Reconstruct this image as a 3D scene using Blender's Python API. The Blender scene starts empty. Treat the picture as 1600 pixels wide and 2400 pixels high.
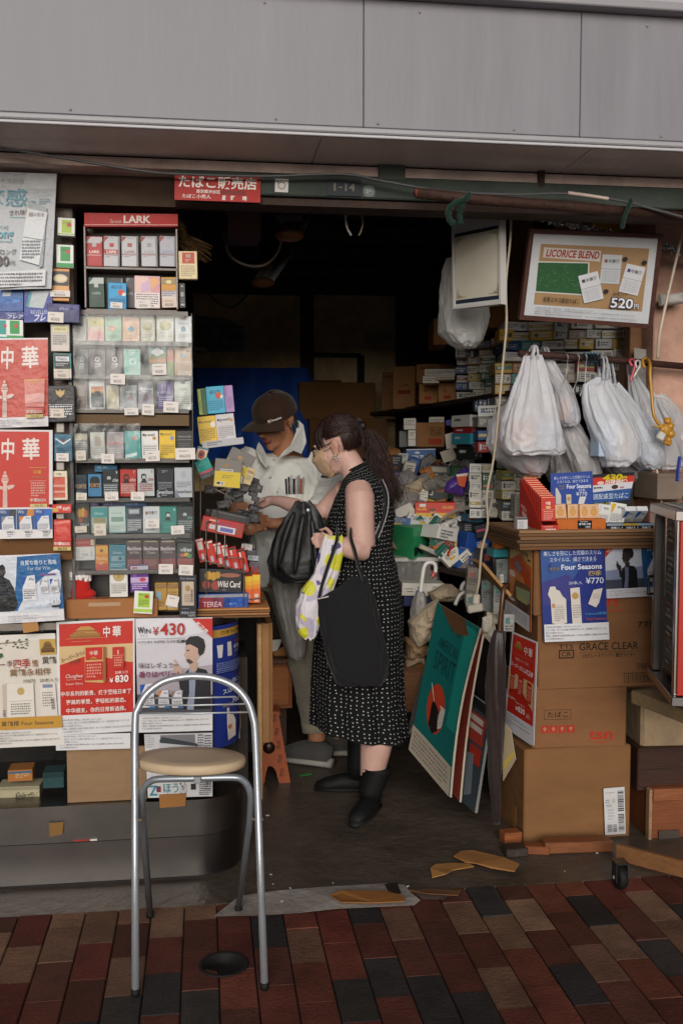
# camera, light, helpers
import bpy,math,random
from mathutils import Vector as V,Matrix,noise
R=math.radians
sc=bpy.context.scene
COL=sc.collection
YAW,PIT,CAMZ,FPX=R(7.9),R(3.71),1.43,2328.0
CAM=V((0,0,CAMZ))
FW=V((math.sin(YAW)*math.cos(PIT),math.cos(YAW)*math.cos(PIT),-math.sin(PIT)))
RT=V((math.cos(YAW),-math.sin(YAW),0))
UP=RT.cross(FW)
cd=bpy.data.cameras.new('camera');cam=bpy.data.objects.new('camera',cd);COL.objects.link(cam)
cd.sensor_fit='VERTICAL';cd.sensor_height=36;cd.sensor_width=24;cd.lens=36*FPX/2400
cd.clip_start=0.05;cd.clip_end=200
cam.matrix_world=Matrix(((RT.x,UP.x,-FW.x,0),(RT.y,UP.y,-FW.y,0),(RT.z,UP.z,-FW.z,CAMZ),(0,0,0,1)))
sc.camera=cam
SUN_EL,SUN_AZ=R(17),R(188)
w=bpy.data.worlds.new('World');sc.world=w;w.use_nodes=True
nt=w.node_tree;bg=nt.nodes['Background']
sky=nt.nodes.new('ShaderNodeTexSky');sky.sky_type='NISHITA';sky.sun_disc=False
sky.sun_elevation=SUN_EL;sky.sun_rotation=SUN_AZ;sky.air_density=0.6;sky.dust_density=4.0;sky.ozone_density=0.6
nt.links.new(sky.outputs[0],bg.inputs[0]);bg.inputs[1].default_value=0.05
sd=bpy.data.lights.new('sun','SUN');sd.energy=1.5;sd.angle=R(36);sd.color=(0.95,0.98,1.0)
so=bpy.data.objects.new('sun',sd);COL.objects.link(so)
_d=V((math.sin(SUN_AZ)*math.cos(SUN_EL),math.cos(SUN_AZ)*math.cos(SUN_EL),math.sin(SUN_EL)))
so.rotation_euler=_d.to_track_quat('Z','Y').to_euler();so.location=_d*20
sc.view_settings.view_transform='Standard';sc.view_settings.look='None';sc.view_settings.gamma=1
sc.view_settings.exposure=0.43
cy=sc.cycles;cy.max_bounces=6;cy.diffuse_bounces=4;cy.glossy_bounces=3;cy.transparent_max_bounces=16
cy.caustics_reflective=False;cy.caustics_refractive=False;cy.sample_clamp_indirect=4
def ray(px,py):return FW*FPX+RT*(px-800)+UP*(1200-py)
def P(px,py,y):r=ray(px,py);return CAM+r*(y/r.y)
def PZ(px,py,z):r=ray(px,py);return CAM+r*((z-CAMZ)/r.z)
def PD(px,py,d):return CAM+ray(px,py)*(d/FPX)
def onplane(q,px):
 n=(q[1]-q[0]).cross(q[2]-q[0]);r=ray(*px)
 return CAM+r*((q[0]-CAM).dot(n)/r.dot(n))
def lin(h):
 if not isinstance(h,str):return tuple(h)
 o=[]
 for i in(0,2,4):
  c=int(h[i:i+2],16)/255
  o.append(c/12.92 if c<=0.04045 else((c+0.055)/1.055)**2.4)
 return tuple(o)
MATS={}
def mat(name,rough=.5,metal=0.,spec=.5,ns=0.,na=0.,bump=0.,bs=60.,coat=0.,stretch=(1,1,1),sheen=0.,trans=0.,extra=None,sss=0.):
 m=bpy.data.materials.new(name);m.use_nodes=True;t=m.node_tree;b=t.nodes['Principled BSDF']
 a=t.nodes.new('ShaderNodeAttribute');a.attribute_name='Col';out=a.outputs['Color']
 tc=t.nodes.new('ShaderNodeTexCoord');mp=t.nodes.new('ShaderNodeMapping');mp.inputs['Scale'].default_value=stretch
 t.links.new(tc.outputs['Object'],mp.inputs[0])
 if na:
  n=t.nodes.new('ShaderNodeTexNoise');n.inputs['Scale'].default_value=ns;n.inputs['Detail'].default_value=5;n.inputs['Roughness'].default_value=.65
  t.links.new(mp.outputs[0],n.inputs['Vector'])
  r=t.nodes.new('ShaderNodeMapRange');r.inputs[1].default_value=.25;r.inputs[2].default_value=.75
  r.inputs[3].default_value=1-na;r.inputs[4].default_value=1+na*.6
  t.links.new(n.outputs[0],r.inputs[0])
  mx=t.nodes.new('ShaderNodeMix');mx.data_type='RGBA';mx.blend_type='MULTIPLY';mx.inputs[0].default_value=1
  t.links.new(out,mx.inputs[6]);t.links.new(r.outputs[0],mx.inputs[7]);out=mx.outputs[2]
  rr=t.nodes.new('ShaderNodeMapRange');rr.inputs[3].default_value=max(0,rough-.1);rr.inputs[4].default_value=min(1,rough+.1)
  t.links.new(n.outputs[0],rr.inputs[0]);t.links.new(rr.outputs[0],b.inputs['Roughness'])
 else:b.inputs['Roughness'].default_value=rough
 t.links.new(out,b.inputs['Base Color'])
 b.inputs['Metallic'].default_value=metal;b.inputs['Specular IOR Level'].default_value=spec
 b.inputs['Coat Weight'].default_value=coat;b.inputs['Coat Roughness'].default_value=.08
 b.inputs['Sheen Weight'].default_value=sheen
 if sss:b.inputs['Subsurface Weight'].default_value=sss;b.inputs['Subsurface Radius'].default_value=(.012,.005,.003)
 if bump:
  n2=t.nodes.new('ShaderNodeTexNoise');n2.inputs['Scale'].default_value=bs;n2.inputs['Detail'].default_value=4
  t.links.new(mp.outputs[0],n2.inputs['Vector'])
  bp=t.nodes.new('ShaderNodeBump');bp.inputs['Strength'].default_value=bump;bp.inputs['Distance'].default_value=.01
  t.links.new(n2.outputs[0],bp.inputs['Height']);t.links.new(bp.outputs[0],b.inputs['Normal'])
 if trans:
  tr=t.nodes.new('ShaderNodeBsdfTransparent');ms=t.nodes.new('ShaderNodeMixShader');ms.inputs[0].default_value=trans
  tl=t.nodes.new('ShaderNodeBsdfTranslucent');t.links.new(out,tl.inputs[0])
  m2=t.nodes.new('ShaderNodeMixShader');m2.inputs[0].default_value=.35
  t.links.new(b.outputs[0],m2.inputs[1]);t.links.new(tl.outputs[0],m2.inputs[2])
  t.links.new(m2.outputs[0],ms.inputs[1]);t.links.new(tr.outputs[0],ms.inputs[2])
  t.links.new(ms.outputs[0],t.nodes['Material Output'].inputs[0])
 MATS[name]=m
 return m
mat('paper',.55,0,.35,14,.07,.16,16)
mat('gloss',.42,0,.35,30,.05,.05,30)
mat('wrapped',.36,0,.25,40,.06,.4,45,coat=.1)
mat('card',.8,0,.25,9,.14,.15,120)
mat('cardboard',.8,0,.22,3.2,.2,.3,14,stretch=(1,1,2))
mat('painted',.5,0,.4,3,.12,.05,40)
mat('panel',.5,0,.4,3,.18,.05,30,stretch=(3,1,.35))
mat('grime',.75,0,.3,6,.45,.5,30)
mat('concrete',.42,0,.45,2.6,.7,.5,26)
mat('brick',.7,0,.3,9,.45,.3,90)
mat('steel',.3,1,.5,2.2,.16,.05,9)
mat('tube',.36,.55,.5,12,.1,.04,60)
mat('rust',.7,.1,.35,20,.5,.5,60)
mat('wood',.6,0,.35,8,.3,.25,30,stretch=(1,6,8))
mat('woodx',.6,0,.35,8,.3,.25,30,stretch=(1.2,6,9))
mat('cloth',.85,0,.2,22,.1,.35,34,sheen=.15)
mat('nylon',.5,0,.4,14,.12,.5,16,sheen=.1)
mat('skin',.5,0,.35,13,.13,.18,110,sss=.12)
mat('hair',.5,0,.3,40,.35,.3,160,stretch=(1,1,.15))
mat('plastic',.35,0,.5,20,.06,.03,20)
mat('rubber',.7,0,.3,20,.15,.1,60)
mat('rope',.85,0,.2,60,.4,.8,140)
mat('tarp',.45,0,.4,10,.15,.5,12)
mat('bag',.22,0,.5,26,.06,.9,40,stretch=(1,1,.5),trans=.30)
mat('tinsel',.15,1,.5,0,0,.9,200)
m=bpy.data.materials.new('clear_sheet');m.use_nodes=True;t=m.node_tree;t.nodes.clear()
o_=t.nodes.new('ShaderNodeOutputMaterial');mx=t.nodes.new('ShaderNodeMixShader');fr=t.nodes.new('ShaderNodeFresnel');fr.inputs[0].default_value=1.5
tr=t.nodes.new('ShaderNodeBsdfTransparent');tr.inputs[0].default_value=(.93,.95,.95,1);gl=t.nodes.new('ShaderNodeBsdfGlossy');gl.inputs['Roughness'].default_value=.12
nz=t.nodes.new('ShaderNodeTexNoise');nz.inputs['Scale'].default_value=7;bp=t.nodes.new('ShaderNodeBump');bp.inputs['Strength'].default_value=.5;bp.inputs['Distance'].default_value=.02
t.links.new(nz.outputs[0],bp.inputs['Height']);t.links.new(bp.outputs[0],gl.inputs['Normal']);t.links.new(bp.outputs[0],fr.inputs['Normal'])
t.links.new(fr.outputs[0],mx.inputs[0]);t.links.new(tr.outputs[0],mx.inputs[1]);t.links.new(gl.outputs[0],mx.inputs[2]);t.links.new(mx.outputs[0],o_.inputs[0])
MATS['clear_sheet']=m
m3_=m.copy();m3_.name='flat_glass';m3_.node_tree.nodes['Bump'].inputs['Strength'].default_value=.02;m3_.node_tree.nodes['Glossy BSDF'].inputs['Roughness'].default_value=.04;t=m3_.node_tree;l_=t.nodes['Mix Shader'].inputs[0];t.links.remove(l_.links[0]);l_.default_value=.025;MATS['flat_glass']=m3_
m2_=m.copy();m2_.name='haze_film';t=m2_.node_tree;t.nodes['Fresnel'].inputs[0].default_value=1.3
mo=[n for n in t.nodes if n.type=='OUTPUT_MATERIAL'][0];src=mo.inputs[0].links[0].from_socket
df=t.nodes.new('ShaderNodeBsdfDiffuse');df.inputs[0].default_value=(.8,.8,.82,1);xx=t.nodes.new('ShaderNodeMixShader')  # white diffuse mixed in paints the haze of reflected surroundings
nz2=t.nodes.new('ShaderNodeTexNoise');nz2.inputs['Scale'].default_value=9;mr=t.nodes.new('ShaderNodeMapRange');mr.inputs[1].default_value=.35;mr.inputs[2].default_value=.7;mr.inputs[3].default_value=.0;mr.inputs[4].default_value=.06
t.links.new(nz2.outputs[0],mr.inputs[0]);t.links.new(mr.outputs[0],xx.inputs[0]);t.links.new(src,xx.inputs[1]);t.links.new(df.outputs[0],xx.inputs[2]);t.links.new(xx.outputs[0],mo.inputs[0])
MATS['haze_film']=m2_
WL={}
class MB:
 def __init__(s):s.v=[];s.f=[];s.c=[];s.m=[];s.s=[];s.mats=[]
 def mi(s,name):
  if name not in s.mats:s.mats.append(name)
  return s.mats.index(name)
 def add(s,vs,fs,col,m='paper',smooth=False):
  k=len(s.v);s.v+=[V(p)for p in vs];c=lin(col)if not callable(col)else None;j=s.mi(m)
  for f in fs:
   s.f.append([k+i for i in f]);s.m.append(j);s.s.append(smooth)
   s.c.append(c if c else lin(col(sum((V(vs[i])for i in f),V())/len(f))))
 def quad(s,a,b,c,d,col,m='paper'):s.add([a,b,c,d],[(0,1,2,3)],col,m)
 def hexa(s,p,col,m='card',bev=0.):
  s.add(p,[(0,3,2,1),(4,5,6,7),(0,1,5,4),(2,3,7,6),(1,2,6,5),(3,0,4,7)],col,m)
 def box(s,c,size,col,m='card',rot=None,bev=0.):
  c=V(c);hx,hy,hz=size[0]/2,size[1]/2,size[2]/2
  M=rot if rot is not None else Matrix.Identity(3)
  b=min(bev,hx*.45,hy*.45,hz*.45)
  if b<=0:
   s.hexa([c+M@V(q)for q in((-hx,-hy,hz),(hx,-hy,hz),(hx,-hy,-hz),(-hx,-hy,-hz),(-hx,hy,hz),(hx,hy,hz),(hx,hy,-hz),(-hx,hy,-hz))],col,m)
   return
  vs=[];idx={}
  for sx in(-1,1):
   for sy in(-1,1):
    for sz in(-1,1):
     for ax in range(3):
      q=[sx*(hx-b),sy*(hy-b),sz*(hz-b)];q[ax]=(sx*hx,sy*hy,sz*hz)[ax]
      idx[(sx,sy,sz,ax)]=len(vs);vs.append(c+M@V(q))
  fs=[]
  for ax in range(3):
   o=[i for i in range(3)if i!=ax]
   for sg in(-1,1):
    r=[]
    for(a,bb)in((-1,-1),(1,-1),(1,1),(-1,1)):
     k=[0,0,0];k[ax]=sg;k[o[0]]=a;k[o[1]]=bb;r.append(idx[(*k,ax)])
    fl=(sg>0)!=(ax==1);fs.append(r if fl else r[::-1])
   for a in(-1,1):
    for bb in(-1,1):
     k0=[0,0,0];k1=[0,0,0];k0[ax]=-1;k1[ax]=1
     k0[o[0]]=k1[o[0]]=a;k0[o[1]]=k1[o[1]]=bb
     r=[idx[(*k0,o[0])],idx[(*k1,o[0])],idx[(*k1,o[1])],idx[(*k0,o[1])]]
     n=(vs[r[1]]-vs[r[0]]).cross(vs[r[2]]-vs[r[0]]);mid=(vs[r[0]]+vs[r[2]])/2-c
     fs.append(r if n.dot(mid)>0 else r[::-1])
  for sx in(-1,1):
   for sy in(-1,1):
    for sz in(-1,1):
     r=[idx[(sx,sy,sz,a)]for a in range(3)]
     n=(vs[r[1]]-vs[r[0]]).cross(vs[r[2]]-vs[r[0]])
     fs.append(r if n.dot(vs[r[0]]-c)>0 else r[::-1])
  s.add(vs,fs,col,m)
 def tube(s,pts,r,col,m='tube',n=10,closed=False,flat=1.0,smooth=True):
  pts=[V(p)for p in pts];rs=r if isinstance(r,(list,tuple))else[r]*len(pts)
  vs=[];fs=[];N=len(pts);ref=None
  for i,p in enumerate(pts):
   a=pts[i-1]if i else pts[i];b=pts[i+1]if i<N-1 else pts[i]
   t=(b-a).normalized()if(b-a).length else V((0,0,1))
   if ref is None:ref=V((0,0,1))if abs(t.z)<.9 else V((0,1,0))
   u=ref-t*ref.dot(t);u.normalize();w_=t.cross(u);ref=u
   rr=rs[i]if isinstance(rs[i],(list,tuple))else(rs[i],rs[i]*flat)
   for k in range(n):
    an=2*math.pi*k/n;vs.append(p+u*(math.cos(an)*rr[0])+w_*(math.sin(an)*rr[1]))
  for i in range(N-1):
   for k in range(n):fs.append((i*n+k,i*n+(k+1)%n,(i+1)*n+(k+1)%n,(i+1)*n+k))
  fs.append(tuple(range(n))[::-1]);fs.append(tuple((N-1)*n+k for k in range(n)))
  s.add(vs,fs,col,m,smooth)
 def ell(s,c,rad,col,m='plastic',rot=None,nu=20,nv=12):
  c=V(c);M=rot if rot is not None else Matrix.Identity(3);vs=[];fs=[]
  for j in range(nv+1):
   ph=math.pi*j/nv-math.pi/2
   for i in range(nu):
    th=2*math.pi*i/nu
    vs.append(c+M@V((rad[0]*math.cos(ph)*math.cos(th),rad[1]*math.cos(ph)*math.sin(th),rad[2]*math.sin(ph))))
  for j in range(nv):
   for i in range(nu):fs.append((j*nu+i,j*nu+(i+1)%nu,(j+1)*nu+(i+1)%nu,(j+1)*nu+i))
  s.add(vs,fs,col,m,True)
 def lathe(s,c,prof,col,m='plastic',n=28,axis=None,sx=1.,sy=1.):
  c=V(c);M=axis if axis is not None else Matrix.Identity(3);vs=[];fs=[]
  for(r,z)in prof:
   for k in range(n):
    an=2*math.pi*k/n;vs.append(c+M@V((r*sx*math.cos(an),r*sy*math.sin(an),z)))
  for j in range(len(prof)-1):
   for k in range(n):fs.append((j*n+k,j*n+(k+1)%n,(j+1)*n+(k+1)%n,(j+1)*n+k))
  fs.append(tuple(range(n))[::-1]);fs.append(tuple((len(prof)-1)*n+k for k in range(n)))
  s.add(vs,fs,col,m,True)
 def grid(s,fn,nu,nv,col,m='paper',smooth=True,two=0.):
  vs=[fn(i/nu,j/nv)for j in range(nv+1)for i in range(nu+1)];k=nu+1
  s.add(vs,[(j*k+i,(j+1)*k+i,(j+1)*k+i+1,j*k+i+1)for j in range(nv)for i in range(nu)],col,m,smooth)
 def build(s,name,parent=None,origin=None):
  me=bpy.data.meshes.new(name)
  lo=V((min(p[i]for p in s.v)for i in range(3)));hi=V((max(p[i]for p in s.v)for i in range(3)))
  og=V(origin)if origin is not None else V(((lo.x+hi.x)/2,(lo.y+hi.y)/2,lo.z))
  me.from_pydata([tuple(p-og)for p in s.v],[],s.f)
  for n in s.mats:me.materials.append(MATS[n])
  me.polygons.foreach_set('material_index',s.m);me.polygons.foreach_set('use_smooth',s.s)
  at=me.attributes.new('Col','FLOAT_COLOR','CORNER');buf=[]
  for f,c in zip(s.f,s.c):buf+=[c[0],c[1],c[2],1.0]*len(f)
  at.data.foreach_set('color',buf);me.update()
  o=bpy.data.objects.new(name,me);COL.objects.link(o)
  WL[o.name]=og
  if parent is not None:o.parent=parent;o.location=og-WL[parent.name]
  else:o.location=og
  return o
def tag(o,label=None,cat=None,group=None,kind=None):
 if label:o['label']=label
 if cat:o['category']=cat
 if group:o['group']=group
 if kind:o['kind']=kind
 return o
def thing(name,label,cat,loc,group=None):
 o=bpy.data.objects.new(name,None);COL.objects.link(o);o.location=V(loc);o.empty_display_size=.05
 WL[o.name]=V(loc)
 return tag(o,label,cat,group)
def rotz(a):return Matrix.Rotation(a,3,'Z')
def roty(a):return Matrix.Rotation(a,3,'Y')
def rotx(a):return Matrix.Rotation(a,3,'X')
def smoothpts(pts,n=6):
 pts=[V(p)for p in pts];out=[]
 for i in range(len(pts)-1):
  p0=pts[max(i-1,0)];p1=pts[i];p2=pts[i+1];p3=pts[min(i+2,len(pts)-1)]
  for k in range(n):
   t=k/n
   out.append(.5*((2*p1)+(p2-p0)*t+(2*p0-5*p1+4*p2-p3)*t*t+(3*p1-p0-3*p2+p3)*t**3))
 return out+[pts[-1]]
_tc=bpy.data.curves.new('lettering','FONT');_tc.fill_mode='FRONT';_tc.resolution_u=3
_to=bpy.data.objects.new('lettering',_tc);COL.objects.link(_to);_TX={}
def glyphs(body,bold=0.):
 k=(body,bold)
 if k not in _TX:
  _tc.body=body;_tc.offset=bold;dg=bpy.context.evaluated_depsgraph_get();dg.update()
  e=_to.evaluated_get(dg);me=e.to_mesh()
  vs=[(v.co.x,v.co.y)for v in me.vertices];fs=[tuple(p.vertices)for p in me.polygons];e.to_mesh_clear()
  x0=min(v[0]for v in vs);x1=max(v[0]for v in vs);y0=min(v[1]for v in vs);y1=max(v[1]for v in vs)
  _TX[k]=([((x-x0),(y1-y))for x,y in vs],fs,x1-x0,y1-y0)
 return _TX[k]
class Pr:
 """prints on a sheet: local units W x H (v downward), mapped onto four corners or through a function."""
 def __init__(s,mb,tl,tr,br,bl,W,H,m='paper',off=.0005,fn=None):
  s.mb=mb;s.q=[V(p)for p in(tl,tr,br,bl)];s.W=W;s.H=H;s.m=m;s.l=off;s.fn=fn
  s.n=(s.q[1]-s.q[0]).cross(s.q[3]-s.q[0]).normalized()*-1
  s.st=.00022
  s.n=-s.n if s.n.dot(CAM-s.q[0])<0 else s.n
 def at(s,x,y):
  u=x/s.W;v=y/s.H
  if s.fn:return s.fn(u,v,s.l)
  a,b,c,d=s.q
  return a*((1-u)*(1-v))+b*(u*(1-v))+c*(u*v)+d*((1-u)*v)+s.n*s.l
 def poly(s,pts,col,fs=None):
  s.l+=s.st
  vs=[s.at(*p)for p in pts]
  if fs is None:
   fs=[tuple(range(len(pts)))]
  a=0
  for f in fs[:3]:
   for i in range(1,len(f)-1):a+=((vs[f[i]]-vs[f[0]]).cross(vs[f[i+1]]-vs[f[0]])).dot(CAM-vs[f[0]])
  if a<0:fs=[tuple(f)[::-1]for f in fs]
  s.mb.add(vs,fs,col,s.m)
 def rect(s,x,y,w,h,col):
  if s.fn:
   n=max(1,int(w/s.W*14+.5));k=max(1,int(h/s.H*14+.5));pts=[(x+w*i/n,y+h*j/k)for j in range(k+1)for i in range(n+1)]
   s.poly(pts,col,[(j*(n+1)+i,j*(n+1)+i+1,(j+1)*(n+1)+i+1,(j+1)*(n+1)+i)for j in range(k)for i in range(n)])
  else:s.poly([(x,y),(x+w,y),(x+w,y+h),(x,y+h)],col)
 def full(s,col):s.rect(0,0,s.W,s.H,col)
 def ell(s,cx,cy,rx,ry,col,n=20):s.poly([(cx+rx*math.cos(2*math.pi*i/n),cy+ry*math.sin(2*math.pi*i/n))for i in range(n)],col)
 def t(s,body,x,y,w,h,col,bold=0.,shear=0.,rot=0.,keep=False):
  vs,fs,tw,th=glyphs(body,bold);sx=w/tw;sy=h/th
  if keep:sx=sy
  c,sn=math.cos(rot),math.sin(rot);pts=[]
  for(a,b)in vs:
   a,b=a*sx+shear*(h-b*sy),b*sy
   pts.append((x+a*c-b*sn,y+a*sn+b*c))
  s.poly(pts,col,fs)
 def fine(s,x,y,w,rows,pitch,col,hh=.6,seed=0,full=.9):
  rg=random.Random(seed*77+int(x*3+y));pts=[];fs=[]
  for r in range(rows):
   cx=x;end=x+w*(1 if r<rows-1 else rg.uniform(.4,full))
   while cx<end:
    g=pitch*hh*rg.uniform(.55,1.3)
    yy=y+r*pitch;k=len(pts);e2=min(cx+g,end)
    pts+=[(cx,yy),(e2,yy),(e2,yy+pitch*hh*rg.uniform(.75,1)),(cx,yy+pitch*hh*rg.uniform(.75,1))]
    fs.append((k,k+1,k+2,k+3));cx+=g+pitch*rg.uniform(.1,.32)
  if fs:s.poly(pts,col,fs)
 def bars(s,x,y,w,h,col,seed=0,vert=False):
  rg=random.Random(seed+5);c=0;pts=[];fs=[];L=h if vert else w;u=L/42
  while c<L-u:
   g=u*rg.choice((1,1,2,3));k=len(pts);e=min(c+g,L)
   pts+=[(x,y+c),(x+w,y+c),(x+w,y+e),(x,y+e)]if vert else[(x+c,y),(x+e,y),(x+e,y+h),(x+c,y+h)]
   fs.append((k,k+1,k+2,k+3));c=e+u*rg.choice((1,1,2))
  s.poly(pts,col,fs)
DISC=['20歳未満の者の喫煙は、法律で禁じられています。','たばこの煙は、周りの人の健康に悪影響を及ぼします。健康増進法で禁じられている','場所では喫煙できません。','喫煙は、動脈硬化や血栓形成傾向を強め、あなたが心筋梗塞など虚血性心疾患や脳卒中','になる危険性を高めます。']
def disclaim(p,x,y,w,h,col='55555c',n=5):
 full=glyphs(DISC[3])[2];ph=h/n
 for i in range(n):p.t(DISC[i],x,y+i*ph,w*min(1,glyphs(DISC[i])[2]/full),ph*.62,col)
def sheet(name,label,cat,corners,y,W,H,draw,base='D8D8D6',m='paper',thick=.0012,group=None,sag=0.,parent=None,ybr=None):
 """a paper or card: corners are photo pixels (tl tr br bl) at depth y (one number or four)."""
 ys=y if isinstance(y,(list,tuple))else[y]*4
 q=[P(c[0],c[1],yy)for c,yy in zip(corners,ys)];q[3]=onplane(q,corners[3])
 mb=MB();n=(q[1]-q[0]).cross(q[3]-q[0]).normalized()
 if n.dot(CAM-q[0])<0:n=-n
 fn=None
 if sag:
  def fn(u,v,l):
   a,b,c,d=q
   p=a*((1-u)*(1-v))+b*(u*(1-v))+c*(u*v)+d*((1-u)*v)
   return p+n*(l+sag*math.sin(math.pi*u)*(.4+.6*v)+sag*.35*math.sin(7*u+4*v))
  G=10
  for l_,fl in((0.,1),(-thick,0)):
   vs=[fn(i/G,j/G,l_)for j in range(G+1)for i in range(G+1)];k=G+1
   fs=[(j*k+i,(j+1)*k+i,(j+1)*k+i+1,j*k+i+1)for j in range(G)for i in range(G)]
   mb.add(vs,fs if fl else[f[::-1]for f in fs],base,m,True)
 else:
  mb.hexa(q+[p-n*thick for p in q],base,m)
 p=Pr(mb,*q,W,H,m,fn=fn)
 if sag:
  p.st=.0006;p.l=.0035 if sag>.004 else .002
 if draw:draw(p)
 o=mb.build(name,parent)
 if parent is None:tag(o,label,cat,group)
 return o
# the setting
KY=3.06
rg=random.Random(4)
mb=MB()
BR=['6d3526','7a3a28','61301f','733022','83432c','6a3a2b'];BD=['3d3836','443d39','36312f'];BT=['8a6248','7d5640','916b50']
row_off=0
bw,bl,gp=.1,.2,.0035
for i in range(-34,46):
 x=i*bw+.03;o0=(.1 if i%2 else 0)+rg.uniform(-.006,.006)
 y1=KY-rg.uniform(0,.002);k=0
 yy=KY+o0
 while yy>.2:
  t0=min(yy,KY);b0=yy-bl
  if t0-b0>.03:
   q=rg.random();c=rg.choice(BR)if q<.68 else rg.choice(BD)if q<.81 else rg.choice(BT)
   jt=rg.uniform(.78,1.2)*.66;c=tuple(a*jt*rg.uniform(.97,1.03)for a in lin(c));_g=sum(c)/3;c=tuple(a*.88+_g*.12 for a in c);z=rg.uniform(-.0015,.0015);tx,ty=rg.uniform(-.008,.008),rg.uniform(-.006,.006)
   xa,xb,ya,yb=x+gp/2,x+bw-gp/2,b0+.0006,t0-.0006;cx,cyy=(xa+xb)/2,(ya+yb)/2;e=.0028;e2=.0007
   f=lambda X,Y,Z:V((X,Y,z+Z+(X-cx)*tx+(Y-cyy)*ty))
   vs=[f(xa+e,ya+e2,0),f(xb-e,ya+e2,0),f(xb-e,yb-e2,0),f(xa+e,yb-e2,0),f(xa,ya,-.003),f(xb,ya,-.003),f(xb,yb,-.003),f(xa,yb,-.003),f(xa,ya,-.02),f(xb,ya,-.02),f(xb,yb,-.02),f(xa,yb,-.02)]
   fs=[(0,1,2,3)]
   for a in range(4):
    b_=(a+1)%4;fs+=[(4+a,4+b_,b_,a),(8+a,8+b_,4+b_,4+a)]
   mb.add(vs,fs,c,'brick')
  yy-=bl
tag(mb.build('pavement'),kind='structure')
mb=MB();mb.box((0,-12,-.03),(90,30.1,.04),'2c2621','grime');tag(mb.build('ground'),kind='structure')
mb=MB();mb.box((0,-13,-.008),(90,26.3,.012),'c2beb8','concrete');tag(mb.build('street'),kind='structure')
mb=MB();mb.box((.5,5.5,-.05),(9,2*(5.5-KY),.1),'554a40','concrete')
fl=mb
def ground_poly(mb,pts,z,col,m='concrete'):
 v=[PZ(a,b,z)for a,b in pts]
 n=(v[1]-v[0]).cross(v[2]-v[0])
 ar=sum((v[i]-v[0]).cross(v[i+1]-v[0]).z for i in range(1,len(v)-1))
 mb.add(v,[tuple(range(len(v)))if ar>0 else tuple(range(len(v)))[::-1]],col,m)
def crack(pts,wpx,z=.002,col='6b6158'):
 for a,b in zip(pts,pts[1:]):
  A,B=PZ(*a,z),PZ(*b,z);d=(B-A).normalized();s=d.cross(V((0,0,1)))*(wpx/FPX*1.7)
  fl.add([A-s,B-s,B+s,A+s],[(0,1,2,3)],col,'concrete');z+=.0002
crack([(972,1888),(1010,1910),(1040,1950),(1080,1975),(1105,1995),(1150,2002)],1.2)
crack([(745,1938),(760,1990),(775,2045),(790,2080)],.9,.0022)
crack([(930,1935),(985,1945),(1035,1952)],.8,.0024)
crack([(1130,2060),(1160,2085),(1170,2105)],.9,.0026)
crack([(905,1820),(930,1812),(975,1818)],.9,.0028)
tag(fl.build('floor'),kind='structure')
mb=MB();ground_poly(mb,[(500,2148),(560,2100),(640,2088),(760,2078),(900,2070),(948,2073),(958,2088),(985,2110),(970,2122),(790,2130),(700,2140),(600,2146)],.005,'a0978f')
ground_poly(mb,[(900,2072),(930,2068),(940,2094),(915,2098)],.0056,'2a211b');ground_poly(mb,[(960,2085),(1010,2080),(1060,2092),(1040,2108),(990,2108)],.0053,'5d5148')
tag(mb.build('worn_kerb'),kind='structure')
FY,SY=2.85,3.12
zA=P(800,296,FY).z;zB=P(800,325,FY).z;zC=P(800,411,SY).z;zD=P(800,466,SY).z
mb=MB()
xs=[-6,P(-420,100,FY).x,P(205-190,100,FY).x,P(852,100,FY).x,P(1361,100,FY).x,P(1880,100,FY).x,6]
xs=[-6,P(-170,100,FY).x,P(852,100,FY).x,P(1361,100,FY).x,P(1880,100,FY).x,6]
zt=P(1250,20,FY).z
for a,b in zip(xs,xs[1:]):mb.box(((a+b)/2,FY+.01,(zA+zt)/2),(b-a-.0018,.02,zt-zA),'7d7b81','panel',bev=.002)
tag(mb.build('awning_fascia'),'smooth grey metal fascia panels across the top of the tobacco shop','fascia');FAS=bpy.data.objects['awning_fascia']
mb=MB();mb.box((0,FY-.004,(zA+zB)/2+.004),(12,.02,zA-zB-.018),'98979a','painted',bev=.004);mb.build('lower_trim',FAS)
mb=MB();mb.box((0,FY-.012,zB+.004),(12,.016,.008),'b4b3b6','painted',bev=.003);mb.build('drip_edge',FAS)
mb=MB();mb.box((0,FY+.012,zA-.0045),(12,.016,.009),'3a3736','painted');mb.build('dark_gap',FAS)  # dark-coloured strip between panel and lower trim
mb=MB();mb.box((0,FY-.015,zt+.012),(12,.06,.024),'8d8a8e','painted',bev=.003);mb.build('upper_trim',FAS)
mb=MB();mb.box((0,FY+.02,zt+.3),(12,.02,.55),'a29fa4','painted');mb.build('upper_panel',FAS)
rv=MB()
for x in(-.9,-.35,.21,.5,.9,1.35,1.8):rv.ell((x,FY-.001,zA+.012),(.004,.004,.004),'8c8a8c','painted',nu=8,nv=6)
for x in(-.6,0.18,.62,1.3):rv.ell((x,FY-.001,zt-.03),(.004,.004,.004),'8c8a8c','painted',nu=8,nv=6)
rv.build('screw_heads',FAS)
mb=MB()
for a,b in((-6,-.62),(-.617,.34),(.343,1.14),(1.143,1.62),(1.623,6)):
 mb.box(((a+b)/2,(FY+SY)/2+.01,zB+.016),(b-a,SY-FY,.018),'e4dcd6','panel')
mb.build('soffit',FAS)
mb=MB();mb.box((0,FY+.4,zt+.8),(12,.9,.1),'6d6a6c','painted');mb.build('roof_slab',FAS)
mb=MB();mb.box((0,SY+.06,(zB+zC)/2),(12,.12,zB-zC),'d9c2b8','grime');
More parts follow.
